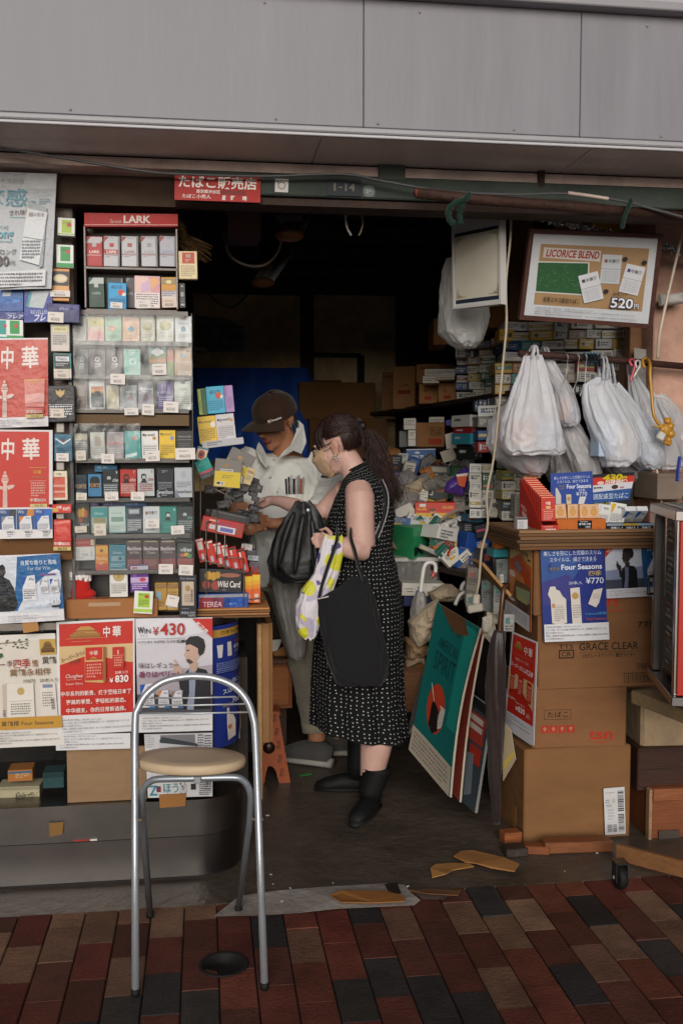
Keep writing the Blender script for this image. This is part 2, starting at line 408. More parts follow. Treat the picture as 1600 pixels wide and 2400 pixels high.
tag(mb.build('plaster_beam'),'dirty pinkish plaster beam under the grey awning soffit','beam')
xq=P(410,440,SY).x
mb=MB();mb.box(((xq+6)/2,SY+.04,(zC+zD)/2),(6-xq,.1,zC-zD-.003),'454d48','grime',bev=.004)
mb.box(((xq+6)/2,SY+.06,zD-.012),(6-xq,.1,.022),'3d2c24','rust')
tag(mb.build('steel_lintel'),'greenish weathered steel lintel over the shop opening','lintel')
mb=MB();mb.box(((xq-6)/2,SY+.17,zC-.045),(xq+6,.14,.09),'4b3a2d','grime');mb.box(((xq-6)/2,SY+.5,zC-.1),(xq+6,.2,.2),'1c1714','grime')  # near-black rear box paints the darkness of the recess below the lintel
tag(mb.build('concrete_lintel'),'rough brown concrete lintel above the cigarette display racks','lintel')
for i,(a,b)in enumerate(((885,392),(1235,396))):
 q=P(a+32,b+10,SY-.004);mb=MB();mb.box((q.x,SY-.006,q.z),(.085 if i==0 else .022,.012,.055 if i==0 else .09),'59605a' if i==0 else '40332b','grime',bev=.003)
 tag(mb.build('beam_bracket'),('square greenish steel patch plate set in the plaster beam' if i==0 else 'short rusty strut between the plaster beam and the lintel'),'bracket')
mb=MB();mb.box((.4,7.3,1.5),(6,.1,3.2),'54463a','grime')
for(x0,x1,y0,y1,c)in((452,704,688,1150,'ecca96'),(736,925,690,1150,'f0d0a0')):
 a,b=P(x0,y0,7.22),P(x1,y1,7.22);mb.box(((a.x+b.x)/2,7.235,(a.z+b.z)/2),(b.x-a.x,.03,a.z-b.z),c,'grime')
tag(mb.build('rear_wall'),kind='structure')
a,b=P(735,832,7.2),P(845,832,7.2);c_=P(845,900,7.2)
mb=MB();mb.box(((a.x+b.x)/2,7.2,a.z),(b.x-a.x,.04,.03),'1d1510','wood');mb.box((b.x,7.2,(a.z+c_.z)/2),(.05,.04,a.z-c_.z),'1d1510','wood')
tag(mb.build('picture_rail'),'dark wooden angle rail on the back wall panel','rail')
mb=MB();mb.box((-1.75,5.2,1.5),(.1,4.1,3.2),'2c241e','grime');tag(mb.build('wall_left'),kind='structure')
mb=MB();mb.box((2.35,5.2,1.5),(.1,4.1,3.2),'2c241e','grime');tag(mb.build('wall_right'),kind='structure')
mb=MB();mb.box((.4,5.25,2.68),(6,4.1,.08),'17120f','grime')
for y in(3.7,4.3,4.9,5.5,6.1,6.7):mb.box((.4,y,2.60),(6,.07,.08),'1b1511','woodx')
tag(mb.build('ceiling'),kind='structure')
mb=MB();mb.box((-3.9,3.5,1.3),(4.2,.5,2.6),'6b5f57','grime');mb.box((4.5,3.9,1.3),(4.2,.5,2.6),'6b5f57','grime');tag(mb.build('neighbouring_walls'),kind='structure')
mb=MB();mb.box((0,-26,1.2),(90,.5,2.4),'6a645f','grime')  # unseen low block added behind the camera to cut low-angle light
for x in range(-20,21,3):
 mb.box((x,-25.72,1.1),(2.0,.06,1.8),'2b2f33','painted')
tag(mb.build('opposite_light_blocker'),kind='structure')
a=P(1532,700,3.62);mb=MB();mb.box((a.x+.3,3.87,1.3),(.6,.5,2.6),'b08a78','grime',bev=.004)
tag(mb.build('plaster_pillar'),'pinkish plaster pillar at the end of the shop opening','pillar')
a=P(1470,600,3.75);b=P(1532,600,3.75);mb=MB();mb.box(((a.x+b.x)/2,3.75,1.62),(.1,.05,1.2),'7a5636','wood',bev=.003)
tag(mb.build('wooden_post'),'brown wooden post against the pinkish pillar','post')
a,b=P(132,500,3.3),P(160,500,3.3);mb=MB()
mb.box(((a.x+b.x)/2,3.33,1.57),(b.x-a.x+.03,.1,1.42),'9a8d82','grime',bev=.006)
tag(mb.build('concrete_post'),'stained pale concrete post behind the hanging cigarette packs','post')
mb=MB();mb.box((P(60,600,3.33).x-.3,3.35,1.62),(.8,.04,1.15),'4d423a','grime');tag(mb.build('backing_board'),'dark grimy board behind the red tobacco posters','board')
def cable(label,pts,r,col,name='cable',m='plastic',cat='cable'):
 mb=MB();mb.tube(smoothpts([P(*p)for p in pts]),r,col,m,8);return tag(mb.build(name),label,cat)
cable('long grey cable strung along the lintel above the shop opening',[(-20,342,3.02),(160,372,3.04),(330,400,3.05),(430,408,3.06),(620,413,3.07),(800,408,3.05),(900,425,3.05),(1040,448,3.05),(1200,456,3.05),(1330,454,3.05),(1450,470,3.05),(1530,490,3.05),(1640,520,3.05)],.0042,'4c4e50')
cable('pale worn cable end tied to the lintel near the pillar',[(1330,452,3.045),(1380,459,3.04),(1425,466,3.03)],.006,'b9a69c')
cable('thin cord hanging in a loop below the fluorescent lamp',[(640,478,3.9),(660,520,3.9),(655,580,3.9),(625,618,3.9),(580,622,3.9),(540,600,3.9),(527,560,3.9),(530,520,3.9),(528,478,3.9)],.006,'80705f')
cable('short hooked cord hanging from the lintel',[(818,478,3.3),(810,500,3.3),(812,530,3.3),(823,552,3.3)],.004,'94918d')
cable('frayed short cord beside the hooked cord',[(842,490,3.3),(850,520,3.3),(846,540,3.3),(840,552,3.3)],.003,'7b6a58')
cable('dark cord looping in front of the rear wall panel',[(490,620,6.8),(492,690,6.8),(540,720,6.8),(580,690,6.8),(600,640,6.8)],.006,'1c1a17')
cable('beige hanging cable beside the small framed picture',[(1196,500,3.3),(1195,560,3.3),(1185,660,3.3),(1186,760,3.32),(1178,850,3.34),(1166,980,3.36),(1155,1080,3.4),(1140,1160,3.42),(1142,1230,3.44),(1128,1290,3.46),(1122,1360,3.48),(1116,1392,3.5)],.0045,'a89c88')
cable('pale cable hanging down the front of the wooden post',[(1602,520,3.42),(1585,600,3.42),(1562,700,3.42),(1545,780,3.42),(1540,840,3.44)],.006,'b3a394')
cable('double beige cord hanging above the cabinet of figures',[(1538,1100,3.5),(1542,1130,3.5),(1550,1165,3.5),(1545,1195,3.5)],.004,'c0b19c')
def d_sign(p):
 p.full('a51a10');p.t('たばこ販売店',9,6,182,30,'ece6e0',.02);p.t('東京都渋谷区',50,39,56,9,'ece6e0',.015);p.rect(107,39,58,10,'7c1c14')
 p.t('たばこ小売人',18,51,66,10,'e6dcd6',.015);p.t('星',110,52,9,11,'ece6e0',.02);p.t('野',130,52,10,11,'ece6e0',.02);p.t('晴',158,52,10,11,'ece6e0',.02)
sheet('shop_sign','red tobacco licence sign with white lettering on the lintel','sign',[(410,404),(611,412),(610,475),(409,468)],3.10,200,66,d_sign,'8c1c12','paper',.006)
def d_hook(p):p.full('cfccc8');p.ell(15,15,9,9,'8b857d');p.ell(15,15,6.4,6.4,'cfccc8');p.poly([(3,4),(5,3),(9,10),(7,11)],'5d564e')
sheet('hook_plate','white square adhesive hook plate on the lintel','hook',[(645,419),(676,420),(675,451),(644,450)],3.105,30,30,d_hook,'cfccc8','gloss',.005)
def d_addr(p):p.full('18222c');p.rect(1,1,78,37,'141d27');p.t('1',14,11,5,18,'6c6a60',.02);p.rect(25,19,10,3,'6c6a60');p.t('14',41,11,24,18,'6c6a60',.03)
sheet('address_plate','small dark blue address plate reading 1-14','sign',[(768,418),(846,420),(846,460),(768,458)],3.105,80,40,d_addr,'18222c','paper',.004)
def d_st(p):
 p.ell(14,14,13.5,13.5,'8d9a94');p.ell(14,14,11.5,11.5,'3a4a48');p.ell(14,14,9.5,9.5,'a3a8a4');p.ell(14,14,8,8,'61706c');p.fine(8,10,12,3,3.4,'c9cfca')
sheet('round_sticker','round pale sticker beside the address plate','sticker',[(851,434),(878,435),(878,462),(851,461)],3.108,28,28,d_st,'4f5a53','paper',.0006)
mb=MB();mb.tube([P(975,452,3.0),P(1120,468,3.02),P(1330,484,3.05),P(1640,512,3.1)],[.016,.017,.017,.017],'38221a','rust',14);mb.tube([P(973,452,2.998),P(977,452,3.0)],.012,'7a4630','rust',12)
tag(mb.build('rusty_pipe'),'rusty brown pipe hung below the lintel carrying the frames','pipe')
for pts,lb in(([(1100,455,2.97),(1088,470,2.96),(1082,485,2.96),(1076,500,2.97),(1080,525,2.97)],'green cloth tie holding the small framed picture to the pipe'),([(1090,466,2.95),(1060,480,2.955),(1050,500,2.96),(1056,522,2.96),(1066,524,2.96)],'green cloth tie end hanging beside the small framed picture'),([(1478,470,3.03),(1470,490,3.02),(1462,510,3.02),(1456,536,3.03)],'green cloth tie holding the brown framed poster')):
 mb=MB();mb.tube(smoothpts([P(*q)for q in pts]),[(.008,.005)if i%4 else(.011,.006)for i in range((len(pts)-1)*6+1)],'08281e','cloth',8);tag(mb.build('cloth_tie'),lb,'tie','green cloth ties')
rg2=random.Random(9)
for A,B,lb in(((1190,488,3.2),(1436,545,3.4),'strand of silver tinsel above the brown framed poster'),((1552,572,3.42),(1660,605,3.5),'short strand of silver tinsel beside the pillar')):
 a,b=P(*A),P(*B);mb=MB();n=int((b-a).length*900)
 for i in range(n):
  p=a.lerp(b,rg2.random())-V((0,0,.012*math.sin(math.pi*rg2.random())));d=V((rg2.gauss(0,1),rg2.gauss(0,1),rg2.gauss(0,1))).normalized()*.014;e=d.cross(V((rg2.random(),rg2.random(),rg2.random()))).normalized()*.0022
  mb.add([p-e,p+e,p+d+e,p+d-e],[(0,1,2,3)],rg2.choice(['b7b5b2','8f8d8c','d8d4d2','6b6a6a']),'tinsel')
 mb.tube([a,b],.0025,'777777','tinsel',6);tag(mb.build('tinsel'),lb,'tinsel','silver tinsel strands')
# counter and displays
GY=3.25
zT=P(300,1447,GY).z;zS=P(300,1881,GY).z
XR=P(571,1880,GY).x;RAD=.15
def rounded(y0,inset,n=12):
 pts=[V((-1.75,y0,0)),V((-1.2,y0,0)),V((-.9,y0,0)),V((-.6,y0,0)),V((XR-RAD-inset,y0,0))]
 for i in range(1,n+1):
  a=math.pi/2*i/n;pts.append(V((XR-RAD-inset+RAD*math.sin(a),y0+RAD-RAD*math.cos(a),0)))
 return pts+[V((XR-inset,y0+.55,0))]
def wallstrip(mb,pts,z0,z1,col,m,smooth=True):
 vs=[p+V((0,0,z0))for p in pts]+[p+V((0,0,z1))for p in pts];n=len(pts)
 mb.add(vs,[(i,i+1,n+i+1,n+i)for i in range(n-1)],col,m,smooth)
CT=thing('display_counter','low glass tobacco counter on a dull stainless steel plinth covered in posters','counter',(-.6,GY+.3,0))
zM=P(300,1967,GY).z
mb=MB();wallstrip(mb,rounded(GY-.004,0),zM+.002,zS,'7e7a76','steel');wallstrip(mb,rounded(GY,.004),.012,zM-.002,'75706d','steel');wallstrip(mb,rounded(GY+.006,.01),0,zS,'241f1c','grime')
pl=rounded(GY-.004,0);mb.add([p+V((0,0,zS))for p in pl]+[V((-1.75,GY+.55,zS))],[tuple(range(len(pl)+1))],'7e7a76','steel');mb.build('plinth',CT)
mb=MB();wallstrip(mb,rounded(GY+.004,.012),zS+.004,zT-.03,'ffffff','flat_glass');mb.build('glass_front',CT)
mb=MB();pl=rounded(GY-.002,.006);n=len(pl)
mb.add([p+V((0,0,zT-.012))for p in pl]+[V((-1.75,GY+.55,zT-.012))],[tuple(range(n+1))],'3f3530','grime');wallstrip(mb,pl,zT-.034,zT-.012,'6d6762','steel');mb.build('counter_top',CT)
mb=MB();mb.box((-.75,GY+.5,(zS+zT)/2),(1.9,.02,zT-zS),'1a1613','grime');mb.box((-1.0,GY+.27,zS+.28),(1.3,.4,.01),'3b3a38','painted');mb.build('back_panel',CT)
a,b=P(157,1757,GY+.02),P(344,1880,GY+.02)
mb=MB();mb.box(((a.x+b.x)/2,GY+.022,(a.z+zS)/2+.002),(b.x-a.x,.006,a.z-zS),'9c7b5c','cardboard');tag(mb.build('cardboard_sheet'),'plain brown cardboard sheet standing inside the glass counter','cardboard')
mb=MB();a,b=P(0,1577,3.2),P(134,1577,3.2);wd=MB()
NP=[0]
def drawops(p,ops,seed=0):
 W,H=p.W,p.H
 for o in ops:
  k=o[0]
  if k=='b':p.rect(0,o[1],W,o[2],o[3])
  elif k=='r':p.rect(*o[1:])
  elif k=='t':p.t(o[1],o[2],o[3],o[4],o[5],o[6],.015,o[7]if len(o)>7 else 0)
  elif k=='e':p.ell(*o[1:])
  elif k=='p':p.poly(o[1],o[2])
  elif k=='w':
   y0=o[2]if len(o)>2 else 36
   p.rect(1,y0-1.6,W-2,.7,o[1]);p.fine(3,y0+1,W-6,max(2,int((H-y0-4)/4.6)),4.6,o[1],.62,seed)
  elif k=='f':p.fine(*o[1:],seed=seed)
  elif k=='c':
   x,y,c1,c2=o[1:];p.ell(x,y,7,8,c1);p.ell(x+.5,y+1,4.6,5.6,c2);p.rect(x-6,y-6.5,12,3.2,c1);p.ell(x+.5,y+6,3.4,2.6,c1);p.rect(x-2.5,y-1,1.6,1,c1);p.rect(x+1.5,y-1,1.6,1,c1);p.poly([(x-9,y+14),(x-3,y+6),(x+4,y+6),(x+9,y+14)],c1)
def packbox(name,c,w,d,h,M,base,ops,label,cat,group=None,m='gloss',W=40.,H=64.,side=None):
 mb=MB();mb.box(c,(w,d,h),base,m,M,.0012)
 f=lambda x,z:c+M@V((x*w/2,-d/2,z*h/2));i=.955
 p=Pr(mb,f(-i,i),f(i,i),f(i,-i),f(-i,-i),W,H,m)
 NP[0]+=1
 if ops:drawops(p,ops,NP[0])
 if side:
  g=lambda y,z:c+M@V((side[0]*w/2,y*d/2,z*h/2))
  p2=Pr(mb,g(-i*side[0]*-1,i),g(i*side[0]*-1,i),g(i*side[0]*-1,-i),g(-i*side[0]*-1,-i),20,H,m)
 return tag(mb.build(name),label,cat,group)
rp=random.Random(11)
def pack(x0,y0,x1,y1,base,ops,label,y=GY+.012,name='cigarette_pack',cat='cigarette pack',group='packs in the display racks',roll=None,d=.022,m='gloss',H=64.):
 a,b=P(x0,y0,y),P(x1,y1,y);M=roty(R(rp.uniform(-1.2,1.2)if roll is None else roll))@rotz(R(rp.uniform(-2.5,2.5)))
 c=V(((a.x+b.x)/2,y+d/2,(a.z+b.z)/2))
 return packbox(name,c,b.x-a.x,d,a.z-b.z,M,base,ops,label,cat,group,m,40.,H)
def card(x0,y0,x1,y1,label,lines=('',''),y=GY-.03,roll=None,base='d9d2cc'):
 a,b=P(x0,y0,y),P(x1,y1,y);M=roty(R(rp.uniform(-3,3)if roll is None else roll))
 c=V(((a.x+b.x)/2,y,(a.z+b.z)/2))
 mb=MB();w,h=b.x-a.x,a.z-b.z;mb.box(c,(w,.0012,h),base,'paper',M,.0003)
 f=lambda x,z:c+M@V((x*w/2,-.0006,z*h/2));p=Pr(mb,f(-1,1),f(1,1),f(1,-1),f(-1,-1),40,24)
 if lines[0]:p.t(lines[0],8,4,min(26,5*len(lines[0])),6,'77707a')
 else:p.fine(7,5,24,1,5,'8c858c',.5,NP[0])
 if lines[1]:p.t(lines[1],8,13,22,7,'6a6468')
 NP[0]+=1
 return tag(mb.build('price_card'),label,'price card','handwritten price cards')
W_,K_,G_='dcdad8','1a191c','8d8a8c'
def lark(c1,c2,c3,txt):
 return[('p',[(0,0),(12,0),(0,12)],c3),('f',14,2,24,1,2,'55555a'),('r',14,14,11,8,c1),('b',28,9,c2),('t','LARK',7,30,26,6,txt),('b',39,1.2,'a03030'),('f',5,43,16,1,2.4,'8a8a90'),('r',36,0,4,64,'77757a')]
LK=thing('pack_dispenser','clear two shelf cigarette dispenser with a red header sign','dispenser',P(307,726,GY+.05))
q=lambda x,y_,yy=GY:P(x,y_,yy)
a,b=q(199,531),q(416,726)
mb=MB();mb.box(((a.x+b.x)/2,GY+.07,(q(307,505).z+b.z)/2),(b.x-a.x,.006,q(307,505).z-b.z),'4c3c33','painted');mb.build('back_panel',LK)
for x in(a.x,b.x):mb=MB();mb.box((x,GY+.03,(a.z+b.z)/2),(.006,.08,a.z-b.z),'6a5c55','plastic',bev=.001);mb.build('side_panel',LK)
for yy in(628,726):
 mb=MB();mb.box(((a.x+b.x)/2,GY+.03,q(307,yy).z-.004),(b.x-a.x,.085,.008),'4f4038','plastic',bev=.001);mb.build('shelf',LK)
def d_lark(p):
 p.full('a81f1d');p.rect(0,27,218,1.2,'d9c0ba');p.rect(0,3,218,.8,'7c1613');p.t('Speak',58,15,28,11,'c9aaa5',0,.2);p.t('LARK',91,5,64,19,'dcc9c2',.035)
sheet('header_sign',None,None,[(198,499),(417,502),(417,531),(198,531)],GY-.012,218,32,d_lark,'8b1512','paper',.03,parent=LK)
L1='in the row under the red header sign'
pack(202,553,242,625,'a81e20',[('p',[(0,0),(12,0),(0,12)],'b62222'),('f',14,2,24,1,2,'ddd0d0'),('b',0,14,'b9b4b6'),('p',[(0,0),(12,0),(0,12)],'8e1d20'),('b',14,50,'aa1f22'),('r',14,14,11,8,'a9a5a8'),('t','LARK',7,30,26,6,'e6dcd8'),('b',40,1.2,'e0c0c0'),('r',36,10,4,54,'84161a')],'solid red cigarette pack with silver notch '+L1)
pack(243,553,282,625,'b4b2b6',lark('b02226','a82024','8e1d20','e8dedc'),'silver cigarette pack with a broad red band '+L1)
pack(285,553,325,625,'b8b6ba',lark('9a4548','b8b6ba','8e1d20','70262a'),'silver cigarette pack with dark red lettering '+L1)
pack(331,553,370,625,'b2b1b6',lark('8d8d92','b2b1b6','8e1d20','8a8a92'),'silver cigarette pack with grey lettering '+L1)
pack(374,553,413,625,'a9a9b2',lark('a9a9b2','a0a2b0','8e1d20','7e86a0'),'bluish silver cigarette pack with faint lettering '+L1)
pack(208,649,246,721,'173a2e',[('b',0,13,'a9b0ad'),('p',[(0,0),(12,0),(0,12)],'16382c'),('r',14,13,11,8,'a9b0ad'),('t','LARK',8,31,24,6,'91a79c'),('f',5,42,18,2,3,'52705f')],'dark green cigarette pack with silver top on the lower dispenser shelf',y=GY+.012)
pack(250,650,290,722,'2c3a3c',lark('3d4c50','26383a','16382c','91a79c'),'grey green cigarette pack mostly hidden behind the bright blue pack',y=GY+.03)
pack(296,650,318,722,'3b3f46',[('p',[(0,0),(20,0),(0,10)],'7b8085'),('r',10,16,16,8,'5b4048'),('t','LARK',6,31,26,6,'9aa09c')],'narrow dark grey pack between the blue pack and the pastel box',y=GY+.03)
pack(253,662,297,727,'1f86bb',[('p',[(0,0),(40,0),(40,22),(0,40)],'2a97cb'),('t','AMERICAN SPIRIT',6,5,26,9,'1b4d74'),('e',29,22,8,7,'c0402a'),('p',[(33,22),(40,24),(38,31),(30,30)],'d8d6d4'),('f',3,38,34,4,4.5,'1b6390')],'bright blue cigarette pack with red emblem on the lower dispenser shelf',y=GY-.012,roll=1)
card(259,708,288,723,'small white price card on the bright blue pack',('','¥430'),y=GY-.016)
pack(315,646,376,723,'d4b4b4',[('p',[(0,0),(22,0),(10,32),(0,32)],'d9b7ae'),('p',[(22,0),(40,0),(40,32),(26,32)],'c98f97'),('p',[(20,8),(32,0),(40,10),(28,26)],'d6a06f'),('p',[(10,16),(24,6),(26,28),(10,32)],'c3a6c0'),('b',34,30,'d8cfcd'),('f',2,36,36,6,4.6,'6c5f68')],'large pastel pink cigarette box on the lower dispenser shelf',y=GY-.01)
card(320,702,354,723,'white price card on the pastel pink box',('ペルー','¥700'),y=GY-.014)
pack(378,649,415,722,'b9812c',[('b',2,12,'8c7a52'),('e',20,9,8,4,'d3c089'),('b',16,10,'c3882c'),('b',28,14,'b9b3b6'),('f',3,29,34,3,4,'625a66'),('b',42,20,'d2c0b4')],'golden brown cigarette pack at the end of the lower dispenser shelf',y=GY-.008)
card(380,699,415,721,'price card on the golden brown pack',('キャメル','¥530'),y=GY-.013,base='d0bfb2')
pack(419,588,463,655,'c8b48c',[('b',0,29,'c9b68a'),('r',7,2,28,26,'a92a18'),('r',15,6,11,8,'9c8a76'),('f',14,18,12,2,3.4,'d8b07c'),('b',29,35,'d1c094'),('f',4,33,32,6,4.6,'7d6a48')],'red and cream cigarette pack hanging beside the dispenser',y=GY-.01)
pack(420,663,435,722,'161617',[('t','A',12,4,16,6,'c0c0c0'),('e',20,29,10,6,'b9b9b9'),('e',20,29,5,4,'222222'),('r',8,54,26,5,'a4a4a4'),('f',8,40,24,3,4,'6d6d6d')],'thin black cigarette pack standing beside the dispenser',y=GY)
CS=thing('display_case','tall clear case of shelves packed with cigarette packs','display case',P(310,1447,GY+.06))
mb=MB();a,b=q(167,730),q(453,1446);mb.box(((a.x+b.x)/2,GY+.085,(a.z+b.z)/2),(b.x-a.x,.006,a.z-b.z),'231d1b','painted');mb.build('back_panel',CS)
for x0,x1,nm in((166,171,0),(448,457,1)):
 a_,b_=q(x0,727,GY-.02),q(x1,1446,GY-.02)
 mb=MB();mb.box(((a_.x+b_.x)/2,GY+.035,(a.z+b.z)/2),(b_.x-a_.x,.1,a.z-b.z),'2d2624','plastic',bev=.001);mb.build('side_post',CS)
shz=[733,804,883,962,1078,1170,1254,1338,1446]
for k,yy in enumerate(shz):
 mb=MB();dk='3a302b' if k not in(3,)else '5a4938'
 mb.box(((a.x+b.x)/2,GY+.035,q(310,yy).z-.003),(b.x-a.x-.014,.095,.006),dk,'painted',bev=.001)
 mb.box(((a.x+b.x)/2,GY-.0125,q(310,yy).z-.002),(b.x-a.x-.014,.003,.014),'453a35','plastic',bev=.0005);mb.build('shelf',CS)
mb=MB();mb.box(((a.x+b.x)/2,GY+.01,q(310,985).z),(b.x-a.x-.014,.05,.035),'6a5640','cardboard');mb.build('cardboard_strip',CS)
mb=MB()
for(x0,y0,x1,y1,dy)in((170,736,452,962,-.019),(172,992,330,1078,-.021),(168,1086,452,1340,-.019)):
 a_,b_=q(x0,y0,GY+dy),q(x1,y1,GY+dy);mb.box(((a_.x+b_.x)/2,GY+dy,(a_.z+b_.z)/2),(b_.x-a_.x,.0012,a_.z-b_.z),'ffffff','flat_glass' if y0==1086 else 'haze_film')
mb.build('front_sheet',CS)
r3='on the top shelf of the clear case'
for x0,x1,c,ops,ds in((172,204,'c2bfc0',[('f',8,20,24,1,3,'6f6a70'),('w','9a959a',34)],'plain whitish grey'),(205,245,'d8c3a8',[('b',0,24,'d5c48e'),('b',24,14,'dbae9f'),('b',38,26,'d99a9c'),('e',18,14,4,3,'a99b58'),('t','AMERICAN',6,24,28,6,'e2d6c4')],'pink and yellow'),(246,286,'9cb9a2',[('e',17,30,9,7,'d28d7c'),('t','SPIRIT',6,4,28,6,'7d9a86'),('f',5,46,28,3,4.4,'6f9079'),('r',2,44,10,9,'8ab092')],'pale green with salmon dot'),(287,328,'dfb193',[('e',20,31,8,7,'76a0b4'),('t','AMERICAN',4,4,32,6,'c68e70'),('f',6,46,28,3,4.4,'c0957c')],'peach with blue dot'),(330,364,'bfb6a4',[('e',19,24,12,11,'a8986c'),('e',19,24,10,9,'b8aa80'),('f',6,44,28,3,4,'958d7c')],'beige with dull gold circle'),(367,408,'d5d0c6',[('e',20,23,13,12,'ac9a66'),('e',20,23,11,10,'c2b382'),('f',8,40,24,1,3,'a79f8c'),('w','b7b0a4',48)],'cream with gold circle'),(410,449,'d6d5d6',[('r',14,0,12,7,'bb7a7d'),('t','MEVIUS',6,13,28,6,'9f8f96'),('e',20,31,6,6,'4f7f9d'),('e',20,31,3,3,'8fb0c2'),('f',6,44,28,3,4,'a5a3a8')],'white with small blue circle')):
 pack(x0,740+rp.uniform(0,2),x1,803,c,ops,ds+' cigarette pack '+r3,y=GY+.014)
r4='on the second shelf of the clear case'
em=lambda c:[('e',20,24,6,7,c),('e',20,24,3.4,4,'5c4648'),('r',12,33,16,6,c),('f',12,33,16,2,3.2,'48454a'),('f',12,41,16,2,4,c)]
for x0,x1,y0,c,ops,ds in((178,208,818,'29272b',em('b9b2ae'),'black foil'),(209,248,818,'5a4a50',em('d6c8c8'),'mauve with white emblem'),(249,289,818,'55484e',em('cfc6c6'),'darker mauve with white emblem'),(290,330,817,'8dbdb0',[('f',12,2,18,3,4.6,'e4ece8'),('e',22,30,8,8,'dfe8e4'),('e',22,30,6,6,'8dbdb0'),('f',5,44,28,3,4.6,'6f9a90')],'mint green with white ring'),(392,408,810,'c58a72',[('b',34,30,'80914e'),('b',20,12,'cf7d70')],'half hidden salmon and green'),(349,391,808,'243034',[('b',0,37,'2f7b86'),('p',[(0,22),(14,16),(28,20),(40,14),(40,37),(0,37)],'68703c'),('p',[(0,30),(40,27),(40,37),(0,37)],'b0722f'),('e',20,14,15,6,'d2cfcf'),('e',20,14,9,9,'d2cfcf'),('w','c0bfc2',41)],'landscape printed'),(409,449,814,'d0ae98',[('e',20,18,6,5,'8fa5b5'),('t','PUEBLO',8,25,22,5,'b5805f'),('w','9e7f6c',36),('e',33,8,4,3,'82584a'),('r',9,54,22,7,'e0d4ca'),('t','¥520',11,55,17,5,'4c3c38')],'peach with pale blue flower')):
 pack(x0,y0,x1,881,c,ops,ds+' cigarette pack '+r4,y=GY+(.03 if x0==392 else .014))
card(259,876,294,901,'white price card taped under the mint green pack',('','¥630'));card(357,852,391,879,'price card taped on the landscape printed pack',('','¥500'))
r5='on the third shelf of the clear case'
for x0,x1,y0,c,ops,ds in((178,206,891,'63463c',[('t','COUNT',2,28,36,7,'b09a90'),('f',6,40,26,3,4.6,'84665c')],'brown foil'),(209,247,889,'c4c2c4',[('r',4,14,33,47,'26262b'),('r',4,14,33,14,'cf7f2a'),('r',4,14,33,5,'b3541f'),('p',[(4,34),(16,24),(24,24),(37,34)],'1e1b1f'),('f',6,38,28,4,5,'6d7078')],'orange volcano'),(249,280,903,'b9ab93',[('e',20,30,10,14,'d2c19c'),('f',6,44,26,3,4.4,'8c8270')],'short beige'),(281,322,902,'85868c',[('t','vibes',13,12,24,8,'c9cacc',.15),('f',5,28,28,6,5,'b0b1b6'),('r',20,30,12,10,'8a5860')],'grey film wrapped'),(324,361,891,'86808a',[('t','BlackStone',4,14,33,7,'dcdce0'),('f',10,23,18,1,4,'c0bfc6'),('r',14,30,14,18,'7a5f70'),('w','a09ca6',46)],'smoky grey'),(369,407,891,'553a80',[('t','GODS',9,22,24,7,'b9a9cc'),('r',10,8,4,12,'8a74a8'),('r',18,6,4,14,'8a74a8'),('r',26,8,4,12,'8a74a8'),('w','cbbedb',36)],'purple'),(409,449,891,'cbcac2',[('r',14,0,11,7,'32405a'),('r',14,14,16,8,'b3b3ac'),('w','8f8f8a',35)],'off white')):
 pack(x0,y0,x1,960,c,ops,ds+' cigarette pack '+r5,y=GY+.014)
card(292,956,325,973,'price card taped under the grey film wrapped pack',('','¥420'));card(333,947,362,973,'price card taped over the smoky grey pack',('','¥450'));card(383,941,419,967,'price card taped over the purple pack',('','¥500'))
r6='on the fourth shelf of the clear case'
for x0,x1,y0,c,ops,ds in((174,206,1015,'8d8680',[('b',2,14,'c9bda4'),('f',4,22,30,6,5,'bdb8b8')],'grey and cream'),(212,247,1013,'cdc6c0',[('r',12,10,18,24,'b7a59a'),('w','aaa19c',38)],'white with faint beige picture'),(250,291,1012,'a99b9f',[('b',24,5,'c8867e'),('e',26,16,8,9,'c3b2b0'),('w','d0c8c8',38)],'pinkish grey'),(292,331,1010,'5ca8a6',[('e',25,16,6,5,'c05c50'),('r',30,0,10,64,'3f9a94'),('p',[(0,56),(30,50),(30,58),(0,64)],'d4e2e0')],'aqua'),(332,372,1010,'d9d7d4',[('t','peel',8,4,24,9,'3c3a40'),('e',5,8,3,3,'3c3a40'),('e',31,16,5,4,'b98a4c'),('w','8e8c90',34)],'white with small yellow flower'),(373,412,1008,'d8b32e',[('t','peel',8,4,24,9,'8e7a2a'),('e',5,8,3,3,'6b5c22'),('e',32,17,5,5,'7a8fa8'),('w','8c7626',34)],'bright yellow'),(413,453,1009,'1f1d1f',[('t','TREASURER',3,11,34,4,'8d8b8e'),('r',2,20,36,.8,'9a999c'),('f',5,28,28,3,5,'55545a')],'black with silver rule')):
 pack(x0,y0,x1,1075,c,ops,ds+' cigarette pack '+r6,y=GY+.014)
card(179,1056,202,1079,'price card taped on the grey and cream pack',('','¥530'),base='cfc7ba');card(238,1064,269,1086,'price card taped under the pinkish grey pack',('アメスピ','¥780'));card(341,1056,375,1081,'price card taped under the yellow flower pack',('','¥570'));card(411,1050,458,1077,'wide price card taped on the black silver ruled pack',('','¥600'),roll=-1)
r7='on the fifth shelf of the clear case'
che=lambda bk,fg,num,tx:[('t',num,33,2,4,7,tx),('c',15,18,fg[0],fg[1]),('t','che',24,19,14,9,tx,.2),('w',tx,35)]
pack(176,1112,205,1165,'26323f',[('e',20,24,18,20,'1d2733'),('t','FORTE',2,28,36,12,'d4a478'),('f',6,48,28,1,4,'6d86a0')],'small dark blue cigarette pack with copper lettering '+r7,y=GY+.01)
